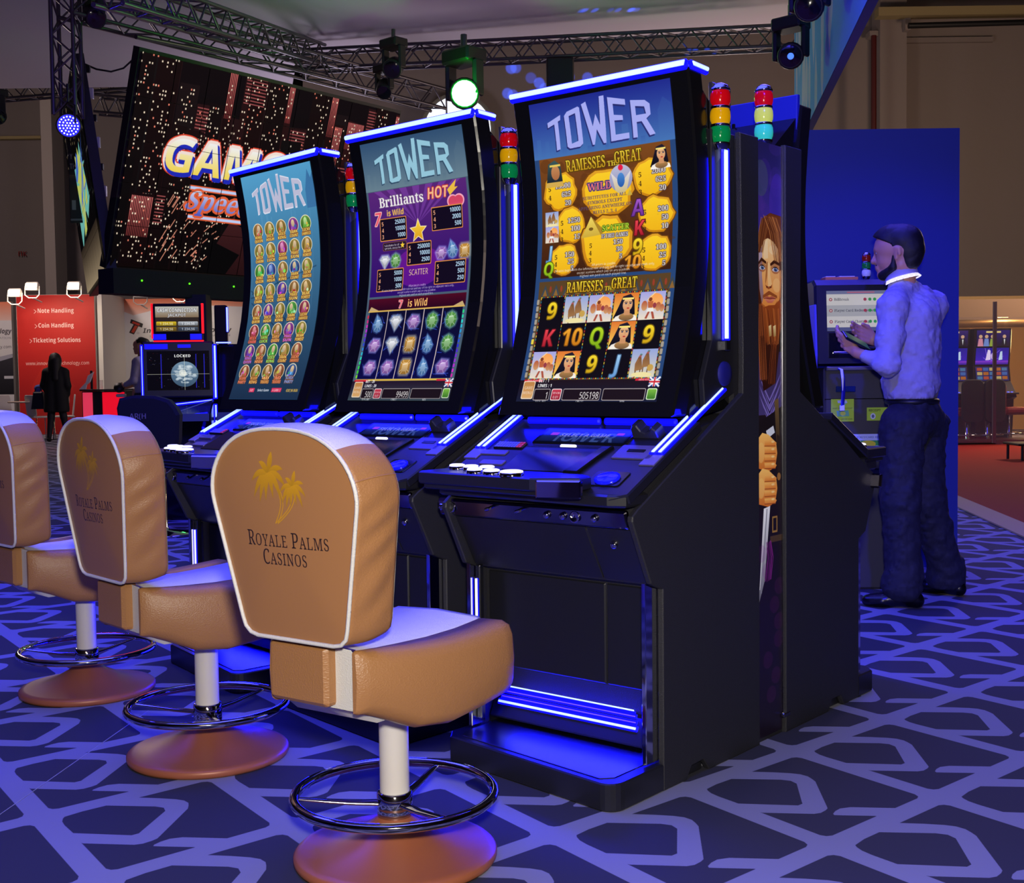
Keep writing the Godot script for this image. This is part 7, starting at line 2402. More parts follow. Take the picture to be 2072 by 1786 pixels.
# --- people: smooth bodies meshed from tapered bones (surface nets)
# bones: [a, b, ra, rb]; lumps of noise of height `fold` make cloth creases
func body_mesh(bones: Array, cell: float, k: float, fold := 0.0, cut = null) -> ArrayMesh:
	var lo := Vector3.INF
	var hi := -Vector3.INF
	for b in bones:
		var r: float = maxf(b[2], b[3]) + k + cell * 3.0 + fold
		lo = lo.min(b[0] - Vector3.ONE * r).min(b[1] - Vector3.ONE * r)
		hi = hi.max(b[0] + Vector3.ONE * r).max(b[1] + Vector3.ONE * r)
	var n := Vector3i(((hi - lo) / cell).ceil()) + Vector3i.ONE
	var f := PackedFloat32Array()
	f.resize(n.x * n.y * n.z)
	f.fill(1.0)
	var sx := n.x
	var sxy := n.x * n.y
	for b in bones:
		var a: Vector3 = b[0]
		var ab: Vector3 = b[1] - a
		var l2 := maxf(ab.length_squared(), 1e-8)
		var ra: float = b[2]
		var rd: float = b[3] - ra
		var r: float = maxf(b[2], b[3]) + k + cell * 2.0
		var p0 := Vector3i(((a.min(b[1]) - Vector3.ONE * r - lo) / cell).floor()).clamp(Vector3i.ZERO, n - Vector3i.ONE)
		var p1 := Vector3i(((a.max(b[1]) + Vector3.ONE * r - lo) / cell).ceil()).clamp(Vector3i.ZERO, n - Vector3i.ONE)
		for z in range(p0.z, p1.z + 1):
			for y in range(p0.y, p1.y + 1):
				var at_ := z * sxy + y * sx
				var q := lo + Vector3(p0.x, y, z) * cell - a
				for x in range(p0.x, p1.x + 1):
					var t := clampf(q.dot(ab) / l2, 0.0, 1.0)
					var d := (q - ab * t).length() - ra - rd * t
					var e := f[at_ + x]
					var h := maxf(k - absf(d - e), 0.0) / k
					f[at_ + x] = minf(d, e) - h * h * k * 0.25
					q.x += cell
	if fold > 0.0:
		var nz := FastNoiseLite.new()
		nz.seed = 5
		nz.frequency = 7.0
		for z in n.z:
			for y in n.y:
				for x in n.x:
					var i := z * sxy + y * sx + x
					if f[i] < 0.06 and f[i] > -0.06:
						var p := lo + Vector3(x, y, z) * cell
						f[i] += fold * (1.0 - 2.0 * absf(nz.get_noise_3d(p.x * 1.2 + p.y * 0.6, p.y * 1.2 - p.x * 0.5, p.z * 1.2)))
	if cut != null:
		for z in n.z:
			for y in n.y:
				for x in n.x:
					var i := z * sxy + y * sx + x
					if f[i] < 0.1: f[i] = maxf(f[i], cut.call(lo + Vector3(x, y, z) * cell))
	var idx := PackedInt32Array()
	idx.resize(f.size())
	idx.fill(-1)
	var vs := PackedVector3Array()
	var ns := PackedVector3Array()
	var offs := [0, 1, sx, sx + 1, sxy, sxy + 1, sxy + sx, sxy + sx + 1]
	var edges := [[0, 1], [2, 3], [4, 5], [6, 7], [0, 2], [1, 3], [4, 6], [5, 7], [0, 4], [1, 5], [2, 6], [3, 7]]
	for z in n.z - 1:
		for y in n.y - 1:
			for x in n.x - 1:
				var i := z * sxy + y * sx + x
				var m := 0
				for c in 8:
					if f[i + offs[c]] < 0.0: m += 1
				if m == 0 or m == 8: continue
				var s := Vector3.ZERO
				var cnt := 0
				for e in edges:
					var v0 := f[i + offs[e[0]]]
					var v1 := f[i + offs[e[1]]]
					if (v0 < 0.0) != (v1 < 0.0):
						var t := v0 / (v0 - v1)
						var c0 := Vector3(e[0] & 1, (e[0] >> 1) & 1, (e[0] >> 2) & 1)
						var c1 := Vector3(e[1] & 1, (e[1] >> 1) & 1, (e[1] >> 2) & 1)
						s += c0.lerp(c1, t)
						cnt += 1
				idx[i] = vs.size()
				vs.append(lo + (Vector3(x, y, z) + s / cnt) * cell)
				var g := Vector3(f[i + 1] - f[i] + f[i + sx + 1] - f[i + sx] + f[i + sxy + 1] - f[i + sxy], f[i + sx] - f[i] + f[i + sx + 1] - f[i + 1] + f[i + sxy + sx] - f[i + sxy], f[i + sxy] - f[i] + f[i + sxy + 1] - f[i + 1] + f[i + sxy + sx] - f[i + sx])
				ns.append(g.normalized() if g.length_squared() > 1e-12 else Vector3.UP)
	var tris := PackedInt32Array()
	for z in range(1, n.z - 1):
		for y in range(1, n.y - 1):
			for x in range(1, n.x - 1):
				var i := z * sxy + y * sx + x
				var inside := f[i] < 0.0
				for ax in 3:
					var st: int = [1, sx, sxy][ax]
					if (f[i + st] < 0.0) == inside: continue
					var u: int = [sx, sxy, 1][ax]
					var w: int = [sxy, 1, sx][ax]
					var q := [idx[i - u - w], idx[i - w], idx[i], idx[i - u]]
					if q.min() < 0: continue
					if inside: tris.append_array([q[0], q[2], q[1], q[0], q[3], q[2]])
					else: tris.append_array([q[0], q[1], q[2], q[0], q[2], q[3]])
	var arr := []
	arr.resize(Mesh.ARRAY_MAX)
	arr[Mesh.ARRAY_VERTEX] = vs
	arr[Mesh.ARRAY_NORMAL] = ns
	arr[Mesh.ARRAY_INDEX] = tris
	var am := ArrayMesh.new()
	am.add_surface_from_arrays(Mesh.PRIMITIVE_TRIANGLES, arr)
	return am

func joined(meshes: Array) -> ArrayMesh:
	var st := SurfaceTool.new()
	for m in meshes: st.append_from(m, 0, Transform3D())
	return st.commit()

# a head looking along +x of its own frame (x ahead, y up, z to its right), chin-to-crown about 0.235
func head_bones(c: Vector3, b: Basis, beard := false) -> Array:
	var T := func(x, y, z): return c + b * Vector3(x, y, z)
	var o := [
		[T.call(-0.028, 0.03, 0), T.call(0.02, 0.04, 0), 0.088, 0.083],
		[T.call(-0.02, -0.03, 0), T.call(0.035, -0.02, 0), 0.07, 0.062],
		[T.call(0.03, -0.06, 0.02), T.call(0.072, -0.085, 0), 0.03, 0.022],
		[T.call(0.03, -0.06, -0.02), T.call(0.072, -0.085, 0), 0.03, 0.022],
		[T.call(-0.02, -0.055, 0.05), T.call(0.06, -0.085, 0.012), 0.02, 0.018],
		[T.call(-0.02, -0.055, -0.05), T.call(0.06, -0.085, -0.012), 0.02, 0.018],
		[T.call(0.092, 0.022, 0), T.call(0.112, -0.020, 0), 0.008, 0.012],
		[T.call(0.098, -0.022, 0.011), T.call(0.098, -0.022, -0.011), 0.008, 0.008],
		[T.call(0.084, 0.034, 0.038), T.call(0.093, 0.034, 0.008), 0.010, 0.010],
		[T.call(0.084, 0.034, -0.038), T.call(0.093, 0.034, -0.008), 0.010, 0.010],
		[T.call(0.087, -0.05, 0.018), T.call(0.094, -0.05, 0.0), 0.007, 0.008],
		[T.call(0.087, -0.05, -0.018), T.call(0.094, -0.05, 0.0), 0.007, 0.008],
		[T.call(0.088, -0.060, 0.014), T.call(0.088, -0.060, -0.014), 0.008, 0.008],
	]
	for s in [-1, 1]:
		o.append([T.call(-0.012, 0.025, 0.081 * s), T.call(-0.006, -0.022, 0.076 * s), 0.011, 0.008])
		o.append([T.call(-0.022, 0.022, 0.089 * s), T.call(-0.024, -0.005, 0.089 * s), 0.007, 0.006])
	return o

# five fingers and a palm; wrist w, palm along d, palm faces pn, thumb to side th; curl 0..1
func hand_bones(w: Vector3, d: Vector3, pn: Vector3, th: Vector3, curl: float, s := 1.0) -> Array:
	var o := []
	for k in 4:
		var off := th * (0.030 - 0.020 * k) * s
		o.append([w + d * 0.012 * s + off * 0.6, w + d * 0.082 * s + off, 0.014 * s, 0.011 * s])
	for k in 4:
		var l: float = [0.9, 1.0, 0.94, 0.75][k] * s
		var p := w + d * (0.088 - 0.004 * absf(k - 1.2)) * s + th * (0.030 - 0.020 * k) * s
		var dir := d
		for j in 3:
			var a: float = curl * [0.55, 0.8, 0.6][j] * (1.0 + 0.12 * k)
			dir = (dir * cos(a) + pn * sin(a)).normalized() if j == 0 else dir.rotated(th.normalized() * signf(d.cross(pn).dot(th)), a)
			var q: Vector3 = p + dir * [0.042, 0.027, 0.02][j] * l
			o.append([p, q, 0.0088 * s, 0.0080 * s])
			p = q
	var b := w + d * 0.02 * s + th * 0.028 * s
	var m := b + (d * 0.6 + th * 0.6 + pn * 0.35).normalized() * 0.045 * s
	var e := m + (d * 0.85 + th * 0.15 + pn * 0.4).normalized() * 0.034 * s
	o.append([b, m, 0.012 * s, 0.0105 * s])
	o.append([m, e, 0.0102 * s, 0.0085 * s])
	return o

func people():
	man_at_kiosk()
	woman_in_black()
	man_at_counter()

func man_at_kiosk():
	var f0 := 5.92
	var base := foot(1850, 1225, f0)
	var t := thing("person", "man in pale shirt and dark trousers standing at the kiosk with a phone in hand", "person", base, 0.0)
	var J := func(x, y, f) -> Vector3: return at(x, y, f) - base
	var skin := mat("skin", Color(0.78, 0.56, 0.46), 0.5)
	skin.subsurf_scatter_enabled = true
	skin.subsurf_scatter_strength = 0.1
	var shirt := mat("shirt", Color(0.62, 0.60, 0.72), 0.75)
	var cloth := mat("trousers", Color(0.09, 0.095, 0.15), 0.8)
	var hairm := mat("hair_dark", Color(0.05, 0.035, 0.03), 0.5)
	bump(hairm, 0.6, 3.0, Vector3(40, 8, 40), 44)
	# joints
	var neck: Vector3 = J.call(1826, 574, 5.92)
	var chest: Vector3 = J.call(1846, 655, 5.93)
	var waist: Vector3 = J.call(1842, 775, 5.93)
	var pelvis: Vector3 = J.call(1846, 838, 5.93)
	var sl: Vector3 = J.call(1806, 622, 5.76)
	var sr: Vector3 = J.call(1888, 620, 6.08)
	var el: Vector3 = J.call(1797, 738, 5.70)
	var wl: Vector3 = J.call(1741, 716, 5.78)
	var er: Vector3 = J.call(1858, 730, 6.22)
	var wr: Vector3 = J.call(1775, 690, 6.16)
	var hl: Vector3 = J.call(1826, 862, 5.83)
	var hr: Vector3 = J.call(1866, 862, 6.02)
	var kl: Vector3 = J.call(1822, 1010, 5.80)
	var kr: Vector3 = J.call(1874, 1010, 6.04)
	var al: Vector3 = J.call(1830, 1200, 5.80)
	var ar: Vector3 = J.call(1920, 1186, 6.12)
	var F := stage(-0.90, 0.42, 0).normalized()   # where he faces
	var R := F.cross(Vector3.UP).normalized()
	var hb := Basis(F, Vector3.UP, R) * Basis(Vector3.BACK, -0.06)
	var hc: Vector3 = J.call(1815, 516, 5.92)
	# body: one skin surface, finer in head and hands
	var bones := [[neck + Vector3(0, 0.06, 0) + F * 0.01, chest, 0.052, 0.07], [chest, waist, 0.11, 0.105], [waist, pelvis, 0.105, 0.11], [sl, el, 0.045, 0.038], [el, wl, 0.038, 0.026], [sr, er, 0.045, 0.038], [er, wr, 0.038, 0.026], [chest, sl, 0.06, 0.045], [chest, sr, 0.06, 0.045], [pelvis, hl, 0.09, 0.07], [pelvis, hr, 0.09, 0.07], [hl, kl, 0.07, 0.05], [kl, al, 0.048, 0.035], [hr, kr, 0.07, 0.05], [kr, ar, 0.048, 0.035]]
	var dl := (wl - el).normalized()
	var dr := (wr - er).normalized()
	var inward := stage(0.15, 0.95, 0.2).normalized()
	var head := head_bones(hc, hb)
	head.append([hc + hb * Vector3(-0.03, -0.04, 0), neck, 0.058, 0.06])
	var skin_mesh := joined([body_mesh(bones, 0.018, 0.03), body_mesh(head, 0.006, 0.014),
		body_mesh(hand_bones(wl + dl * 0.012, (dl + Vector3(0, 0.35, 0)).normalized(), inward, (Vector3.UP * 0.9 + F * 0.2).normalized(), 0.75) + [[wl - dl * 0.07, wl + dl * 0.02, 0.027, 0.024]], 0.004, 0.008),
		body_mesh(hand_bones(wr + dr * 0.012, dr, (-inward + F * 0.3).normalized(), Vector3.UP, 0.45) + [[wr - dr * 0.07, wr + dr * 0.02, 0.027, 0.024]], 0.004, 0.008)])
	obj("body", skin_mesh, skin, t)
	# shirt
	var up := Vector3.UP
	var sb := [[chest + R * 0.055 + up * 0.02, waist + R * 0.055, 0.128, 0.122], [chest - R * 0.055 + up * 0.02, waist - R * 0.055, 0.128, 0.122], [waist + R * 0.05, waist + R * 0.048 - up * 0.075, 0.122, 0.116], [waist - R * 0.05, waist - R * 0.048 - up * 0.075, 0.122, 0.116],
		[neck - up * 0.02, sl + up * 0.005, 0.062, 0.068], [neck - up * 0.02, sr + up * 0.005, 0.062, 0.068], [sl, sl.lerp(el, 0.5), 0.073, 0.065], [sl.lerp(el, 0.5), el, 0.065, 0.056], [el, wl - dl * 0.03, 0.056, 0.037], [sr, er, 0.073, 0.056], [er, wr - dr * 0.03, 0.056, 0.037], [chest - F * 0.03 + up * 0.06, waist - F * 0.035, 0.1, 0.1]]
	var belt_y := waist.y - 0.075
	obj("shirt", body_mesh(sb, 0.010, 0.035, 0.009, func(p): return belt_y - p.y if absf(p.x - waist.x) + absf(p.z - waist.z) < 0.5 else -1.0), shirt, t)
	# collar and cuff
	var st := begin()
	var ring := []
	for k in 2:
		var rr := PackedVector3Array()
		for i in 20:
			var w := TAU * i / 20
			rr.append(neck + up * (0.02 + 0.058 * k - 0.016 * cos(w)) + F * (cos(w) * (0.080 - 0.012 * k) + 0.006) + R * sin(w) * (0.082 - 0.012 * k))
		ring.append(rr)
	loft(st, ring, false, false)
	obj("collar", st, shirt, t)
	# trousers
	var tb := [[pelvis + R * 0.05 + up * 0.06, pelvis + R * 0.05, 0.108, 0.108], [pelvis - R * 0.05 + up * 0.06, pelvis - R * 0.05, 0.108, 0.108], [hl, kl, 0.115, 0.096], [kl, al + up * 0.03, 0.096, 0.086], [hr, kr, 0.115, 0.096], [kr, ar + up * 0.03, 0.096, 0.086], [pelvis - F * 0.03, hl - F * 0.03, 0.105, 0.1], [pelvis - F * 0.03, hr - F * 0.03, 0.105, 0.1], [al + up * 0.09, al + up * 0.045 + F * 0.02, 0.088, 0.096], [ar + up * 0.09, ar + up * 0.045 + F * 0.02, 0.088, 0.096]]
	var top_y := belt_y + 0.012
	obj("trousers", body_mesh(tb, 0.012, 0.03, 0.011, func(p): return maxf(p.y - top_y, 0.035 - p.y)), cloth, t)
	# belt
	st = begin()
	var bp := []
	for i in 24:
		var w := TAU * i / 24
		bp.append(Vector3(pelvis.x, belt_y - 0.012, pelvis.z).lerp(Vector3(waist.x, belt_y - 0.012, waist.z), 0.5) + F * cos(w) * 0.112 - F * 0.004 + R * sin(w) * 0.148)
	tube(st, bp, 0.015, 8, true, false)
	obj("belt", st, mats["fixture_black"], t)
	# shoes
	for k in 2:
		var a: Vector3 = al if k == 0 else ar
		var toe: Vector3 = J.call(1755, 1214, 5.86) if k == 0 else J.call(1872, 1196, 6.22)
		var g := Vector3(a.x, 0.0, a.z)
		var dirn := Vector3(toe.x - a.x, 0, toe.z - a.z).normalized()
		var sd := dirn.cross(up)
		var bn := [[g - dirn * 0.055 + up * 0.038, g + dirn * 0.06 + up * 0.042, 0.036, 0.036], [g + dirn * 0.06 + up * 0.04, g + dirn * 0.17 + up * 0.028, 0.036, 0.026], [g + dirn * 0.1 + sd * 0.02 + up * 0.03, g + dirn * 0.15 + sd * 0.012 + up * 0.026, 0.028, 0.024], [g + dirn * 0.1 - sd * 0.018 + up * 0.03, g + dirn * 0.15 - sd * 0.01 + up * 0.026, 0.028, 0.024], [g - dirn * 0.03 + up * 0.06, g + up * 0.1, 0.04, 0.045]]
		obj("shoe", body_mesh(bn, 0.009, 0.02, 0.0, func(p): return 0.003 - p.y), mat("shoe_black", Color(0.03, 0.03, 0.035), 0.3), t)
	# hair, beard
	var hbn := []
	for q in [[-0.035, 0.05, 0, 0.02, 0.065, 0, 0.093, 0.086], [-0.06, 0.01, 0, -0.035, 0.05, 0, 0.068, 0.088], [-0.055, -0.03, 0.02, -0.06, 0.01, 0.02, 0.052, 0.06], [-0.055, -0.03, -0.02, -0.06, 0.01, -0.02, 0.052, 0.06], [0.02, 0.09, 0.02, 0.07, 0.085, 0.01, 0.05, 0.034], [0.02, 0.09, -0.02, 0.07, 0.085, -0.01, 0.05, 0.034], [0.06, 0.095, 0.02, 0.088, 0.082, 0.015, 0.026, 0.016], [0.06, 0.095, -0.02, 0.088, 0.082, -0.015, 0.026, 0.016]]:
		hbn.append([hc + hb * Vector3(q[0], q[1], q[2]), hc + hb * Vector3(q[3], q[4], q[5]), q[6], q[7]])
	var hair_cut := func(p: Vector3) -> float:
		var l: Vector3 = hb.inverse() * (p - hc)
		return maxf((l.x - 0.012) * 0.9 - maxf(l.y - 0.045, -0.1 if l.x > 0.03 else 0.0) * 1.6, -0.075 - l.y)
	obj("hair", body_mesh(hbn, 0.006, 0.02, 0.003, hair_cut), hairm, t)
	var bd := []
	for s in [-1, 1]:
		bd.append([hc + hb * Vector3(0.006, -0.01, 0.071 * s), hc + hb * Vector3(0.012, -0.06, 0.062 * s), 0.010, 0.016])
		bd.append([hc + hb * Vector3(0.012, -0.06, 0.058 * s), hc + hb * Vector3(0.07, -0.092, 0.014 * s), 0.019, 0.024])
		bd.append([hc + hb * Vector3(0.094, -0.04, 0.02 * s), hc + hb * Vector3(0.094, -0.038, 0.0), 0.006, 0.006])
	obj("beard", body_mesh(bd, 0.005, 0.012, 0.002), hairm, t)
	for s in [-1, 1]:
		st = begin()
		ball(st, hc + hb * Vector3(0.082, 0.018, 0.032 * s), Vector3(0.012, 0.009, 0.014), 10, hb)
		obj("eye", st, mat("eye_white", Color(0.85, 0.83, 0.82), 0.2), t)
		st = begin()
		tube(st, [hc + hb * Vector3(0.094, 0.040, 0.012 * s), hc + hb * Vector3(0.092, 0.045, 0.03 * s), hc + hb * Vector3(0.08, 0.040, 0.05 * s)], 0.0045, 5)
		obj("eyebrow", st, hairm, t)
	# lanyard round the neck
	var lan := thing("lanyard", "bright white reflective lanyard round the neck of the man at the kiosk", "lanyard", base, 0.0)
	st = begin()
	var lp := []
	for i in 15:
		var w := lerpf(-2.3, 2.3, i / 14.0)
		lp.append(neck - up * 0.0 + up * (0.042 - 0.042 * pow(absf(w) / 2.3, 1.5)) - F * cos(w) * 0.083 + R * sin(w) * 0.090 + F * 0.008)
	for i in lp.size() - 1:
		var d: Vector3 = (lp[i + 1] - lp[i])
		var ctr: Vector3 = neck - up * 0.05
		var outn: Vector3 = ((lp[i] + lp[i + 1]) * 0.5 - ctr)
		outn = (outn - d.normalized() * outn.dot(d.normalized())).normalized()
		var sd: Vector3 = d.normalized().cross(outn)
		quad(st, lp[i] + sd * 0.011 + outn * 0.004, lp[i + 1] + sd * 0.011 + outn * 0.004, lp[i + 1] - sd * 0.011 + outn * 0.004, lp[i] - sd * 0.011 + outn * 0.004)
		quad(st, lp[i] + sd * 0.011 + outn * 0.0025, lp[i] - sd * 0.011 + outn * 0.0025, lp[i + 1] - sd * 0.011 + outn * 0.0025, lp[i + 1] + sd * 0.011 + outn * 0.0025)
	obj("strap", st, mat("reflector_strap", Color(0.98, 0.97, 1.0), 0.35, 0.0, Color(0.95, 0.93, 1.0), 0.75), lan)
	# phone held in the left hand
	var pc: Vector3 = at(1733, 690, 5.80)
	var ph := thing("phone", "dark phone with a green screen held by the man at the kiosk", "phone", pc, 0.0)
	var pb := Basis(stage(0.86, 0.3, -0.42).normalized(), stage(-0.1, 0.85, 0.5).normalized(), Vector3.ZERO)
	pb.y = (pb.y - pb.x * pb.x.dot(pb.y)).normalized()
	pb.z = pb.x.cross(pb.y)
	st = begin()
	rbox(st, Vector3.ZERO, Vector3(0.15, 0.078, 0.01), 0.008, pb)
	obj("case", st, mats["black_gloss"], ph)
	st = begin()
	rbox(st, pb.z * (0.0055 if pb.z.dot(EYE - pc) > 0 else -0.0055), Vector3(0.13, 0.066, 0.001), 0.003, pb)
	obj("display", st, mat("phone_screen", Color(0.1, 0.2, 0.1), 0.15, 0.0, Color(0.16, 0.3, 0.14), 0.6), ph)

func woman_in_black():
	var base := foot(117, 893, 23.6)
	var t := thing("person", "woman in a long black coat with long dark hair, walking before the red wall", "person", base, PSI)
	var V := func(x, y, z) -> Vector3: return Vector3(x, y, z)
	var bl := mat("coat_black", Color(0.02, 0.02, 0.022), 0.8)
	var skin: StandardMaterial3D = mats["skin"]
	var leg := mat("tights_dark", Color(0.06, 0.06, 0.08), 0.7)
	var hb := Basis(V.call(-0.6, 0, -0.8), Vector3.UP, V.call(0.8, 0, -0.6))
	var bones := [[V.call(0, 1.36, 0), V.call(0, 0.95, 0), 0.09, 0.09], [V.call(0, 1.46, 0), V.call(0, 1.36, 0), 0.05, 0.06], [V.call(-0.07, 0.9, 0), V.call(-0.10, 0.48, 0.03), 0.085, 0.055], [V.call(-0.10, 0.48, 0.03), V.call(-0.13, 0.07, 0.08), 0.055, 0.036], [V.call(0.07, 0.9, 0), V.call(0.11, 0.48, -0.04), 0.085, 0.055], [V.call(0.11, 0.48, -0.04), V.call(0.16, 0.08, -0.08), 0.055, 0.036], [V.call(-0.18, 1.32, 0), V.call(-0.24, 1.08, 0.0), 0.05, 0.042], [V.call(-0.24, 1.08, 0), V.call(-0.22, 0.9, -0.16), 0.04, 0.03], [V.call(0.18, 1.32, 0), V.call(0.23, 1.06, 0.02), 0.05, 0.042], [V.call(0.23, 1.06, 0.02), V.call(0.2, 0.86, -0.08), 0.04, 0.03]]
	obj("body", joined([body_mesh(bones, 0.025, 0.04), body_mesh(head_bones(V.call(0, 1.54, 0), hb), 0.012, 0.02), body_mesh(hand_bones(V.call(-0.22, 0.89, -0.17), V.call(0, -0.5, -0.85), V.call(1, 0, 0), V.call(0, 0.85, -0.5), 0.7), 0.008, 0.01), body_mesh(hand_bones(V.call(0.2, 0.85, -0.08), V.call(0, -1, -0.2).normalized(), V.call(-1, 0, 0), V.call(0, 0.2, -1), 0.4), 0.008, 0.01)]), skin, t)
	obj("coat", body_mesh([[V.call(-0.06, 1.30, 0), V.call(-0.09, 0.62, 0.01), 0.125, 0.15], [V.call(0.06, 1.30, 0), V.call(0.09, 0.62, 0.0), 0.125, 0.15], [V.call(-0.06, 1.38, 0), V.call(-0.17, 1.32, 0), 0.07, 0.075], [V.call(0.06, 1.38, 0), V.call(0.17, 1.32, 0), 0.07, 0.075], [V.call(-0.18, 1.32, 0), V.call(-0.24, 1.08, 0), 0.075, 0.062], [V.call(-0.24, 1.08, 0), V.call(-0.22, 0.93, -0.13), 0.06, 0.045], [V.call(0.18, 1.32, 0), V.call(0.23, 1.06, 0.02), 0.075, 0.062], [V.call(0.23, 1.06, 0.02), V.call(0.2, 0.9, -0.06), 0.06, 0.045]], 0.02, 0.04, 0.0, func(p): return 0.56 - p.y), bl, t)
	obj("trousers", body_mesh([[V.call(-0.07, 0.85, 0), V.call(-0.10, 0.48, 0.03), 0.095, 0.065], [V.call(-0.10, 0.48, 0.03), V.call(-0.13, 0.09, 0.08), 0.065, 0.045], [V.call(0.07, 0.85, 0), V.call(0.11, 0.48, -0.04), 0.095, 0.065], [V.call(0.11, 0.48, -0.04), V.call(0.16, 0.1, -0.08), 0.065, 0.045]], 0.02, 0.03), leg, t)
	for q in [V.call(-0.13, 0, 0.08), V.call(0.16, 0, -0.08)]:
		obj("shoe", body_mesh([[q + V.call(0, 0.045, 0.03), q + V.call(-0.03, 0.035, -0.13), 0.04, 0.032]], 0.015, 0.02), bl, t)
	obj("hair", body_mesh([[V.call(0, 1.585, 0.01), V.call(0.01, 1.56, 0.02), 0.11, 0.11], [V.call(0.02, 1.52, 0.03), V.call(0.03, 1.2, 0.08), 0.105, 0.075], [V.call(-0.04, 1.5, 0.03), V.call(-0.06, 1.26, 0.07), 0.085, 0.06]], 0.016, 0.03), mats["hair_dark"], t)
	# bag and papers
	var bg := thing("handbag", "dark blue bag hanging from the arm of the woman in black", "bag", base + Basis(Vector3.UP, PSI) * V.call(-0.40, 0.62, -0.14), PSI)
	var st := begin()
	prism(st, vec([-0.13, 0.0, 0.13, 0.0, 0.10, 0.33, -0.08, 0.33]), Vector3(0, 0, -0.06), Vector3.RIGHT, Vector3.UP, Vector3(0, 0, 0.12), 0.02)
	obj("bag_body", st, mat("bag_blue", Color(0.05, 0.06, 0.14), 0.6), bg)
	st = begin()
	tube(st, [V.call(-0.07, 0.32, 0), V.call(-0.03, 0.42, 0), V.call(0.04, 0.42, 0), V.call(0.08, 0.32, 0)], 0.01, 6)
	obj("strap", st, mats["bag_blue"], bg)
	var sc := thing("folded_scarf", "pale blue folded cloth held by the woman in black above her bag", "cloth", base + Basis(Vector3.UP, PSI) * V.call(-0.36, 1.0, -0.2), PSI)
	obj("cloth", body_mesh([[V.call(-0.07, 0.02, 0), V.call(0.05, 0.06, 0), 0.06, 0.055], [V.call(-0.06, 0.02, 0), V.call(-0.07, -0.06, 0), 0.055, 0.04]], 0.015, 0.03), mat("cloth_blue", Color(0.35, 0.42, 0.75), 0.8), sc)

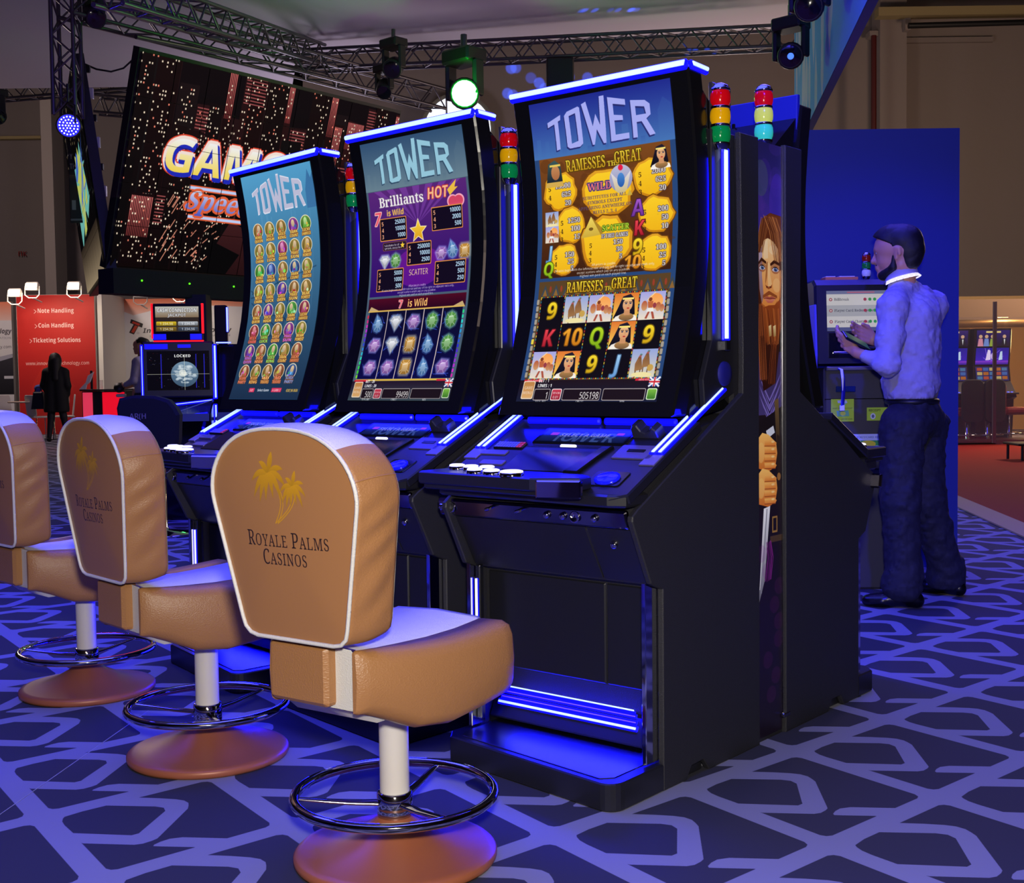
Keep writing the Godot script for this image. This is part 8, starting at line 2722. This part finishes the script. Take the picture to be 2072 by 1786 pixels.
func man_at_counter():
	var base := foot(294, 905, 19.2)
	var t := thing("person", "man in a white shirt with a blue lanyard standing before the T logo wall", "person", base, PSI)
	var V := func(x, y, z) -> Vector3: return Vector3(x, y, z)
	var hb := Basis(V.call(-0.95, -0.1, -0.3).normalized(), Vector3.UP, V.call(0.3, 0, -0.95).normalized())
	var bones := [[V.call(0, 1.42, 0), V.call(0, 1.0, 0), 0.1, 0.1], [V.call(-0.02, 1.56, 0), V.call(0, 1.42, 0), 0.055, 0.065], [V.call(-0.09, 0.95, 0), V.call(-0.09, 0.5, 0), 0.09, 0.06], [V.call(-0.09, 0.5, 0), V.call(-0.1, 0.07, 0.02), 0.06, 0.04], [V.call(0.09, 0.95, 0), V.call(0.09, 0.5, 0), 0.09, 0.06], [V.call(0.09, 0.5, 0), V.call(0.1, 0.07, 0.02), 0.06, 0.04], [V.call(-0.06, 1.42, 0.16), V.call(-0.1, 1.14, 0.18), 0.05, 0.042], [V.call(-0.1, 1.14, 0.18), V.call(-0.28, 1.06, 0.08), 0.04, 0.03], [V.call(0.1, 1.42, -0.14), V.call(0.1, 1.14, -0.16), 0.05, 0.042], [V.call(0.1, 1.14, -0.16), V.call(-0.2, 1.06, -0.08), 0.04, 0.03]]
	obj("body", joined([body_mesh(bones, 0.025, 0.04), body_mesh(head_bones(V.call(-0.04, 1.66, 0), hb), 0.010, 0.018), body_mesh(hand_bones(V.call(-0.28, 1.06, 0.08), V.call(-0.9, -0.1, -0.3).normalized(), V.call(0, -0.3, -0.95), V.call(0, 0.95, -0.3), 0.6), 0.007, 0.01), body_mesh(hand_bones(V.call(-0.2, 1.06, -0.08), V.call(-0.95, -0.1, 0.2).normalized(), V.call(0, -0.3, 0.95), V.call(0, 0.95, 0.3), 0.6), 0.007, 0.01)]), mats["skin"], t)
	obj("shirt", body_mesh([[V.call(0.0, 1.38, 0.06), V.call(0.0, 1.0, 0.05), 0.13, 0.125], [V.call(0.0, 1.38, -0.06), V.call(0.0, 1.0, -0.05), 0.13, 0.125], [V.call(0, 1.47, 0), V.call(-0.04, 1.43, 0.15), 0.07, 0.07], [V.call(0, 1.47, 0), V.call(0.08, 1.43, -0.13), 0.07, 0.07], [V.call(-0.05, 1.42, 0.16), V.call(-0.1, 1.14, 0.18), 0.072, 0.058], [V.call(-0.1, 1.14, 0.18), V.call(-0.24, 1.08, 0.1), 0.056, 0.044], [V.call(0.1, 1.42, -0.14), V.call(0.1, 1.14, -0.16), 0.072, 0.058], [V.call(0.1, 1.14, -0.16), V.call(-0.16, 1.07, -0.09), 0.056, 0.044]], 0.016, 0.03, 0.004, func(p): return 0.92 - p.y), mats["shirt"], t)
	obj("trousers", body_mesh([[V.call(0, 0.92, 0.06), V.call(0, 0.85, 0.05), 0.125, 0.125], [V.call(0, 0.92, -0.06), V.call(0, 0.85, -0.05), 0.125, 0.125], [V.call(-0.09, 0.85, 0), V.call(-0.1, 0.08, 0.02), 0.1, 0.065], [V.call(0.09, 0.85, 0), V.call(0.1, 0.08, 0.02), 0.1, 0.065]], 0.02, 0.03, 0.0, func(p): return p.y - 0.95), mats["trousers"], t)
	for s in [-1, 1]: obj("shoe", body_mesh([[V.call(0.1 * s + 0.03, 0.042, 0.02), V.call(0.1 * s - 0.14, 0.035, -0.03), 0.04, 0.032]], 0.015, 0.02), mats["fixture_black"], t)
	obj("hair", body_mesh([[V.call(-0.02, 1.72, 0), V.call(0.03, 1.7, 0), 0.092, 0.09], [V.call(0.04, 1.64, 0), V.call(0.03, 1.7, 0), 0.075, 0.085]], 0.012, 0.02, 0.0, func(p): return maxf((-0.07 - p.x) if p.y < 1.74 else -1.0, 1.58 - p.y)), mats["hair_dark"], t)
	var st := begin()
	tube(st, [V.call(0.05, 1.53, 0.08), V.call(-0.06, 1.5, 0.1), V.call(-0.125, 1.3, 0.07), V.call(-0.14, 1.1, 0.03)], 0.009, 6)
	obj("lanyard", st, mat("lanyard_blue", Color(0.12, 0.14, 0.35), 0.7), t)
	var pz := thing("headphones", "black and white gadget in the hands of the standing man", "gadget", base + Basis(Vector3.UP, PSI) * V.call(-0.36, 0.97, 0.06), PSI)
	st = begin()
	lathe(st, [[0.0001, -0.05], [0.07, -0.04], [0.085, 0.0], [0.07, 0.04], [0.0001, 0.05]], 16, Vector3(0, 0.06, 0), Basis(Vector3.RIGHT, 0.9))
	obj("shell", st, mats["fixture_black"], pz)
	st = begin()
	rbox(st, Vector3(0.03, -0.06, 0.0), Vector3(0.14, 0.05, 0.12), 0.02)
	obj("tray", st, mats["white_paint"], pz)
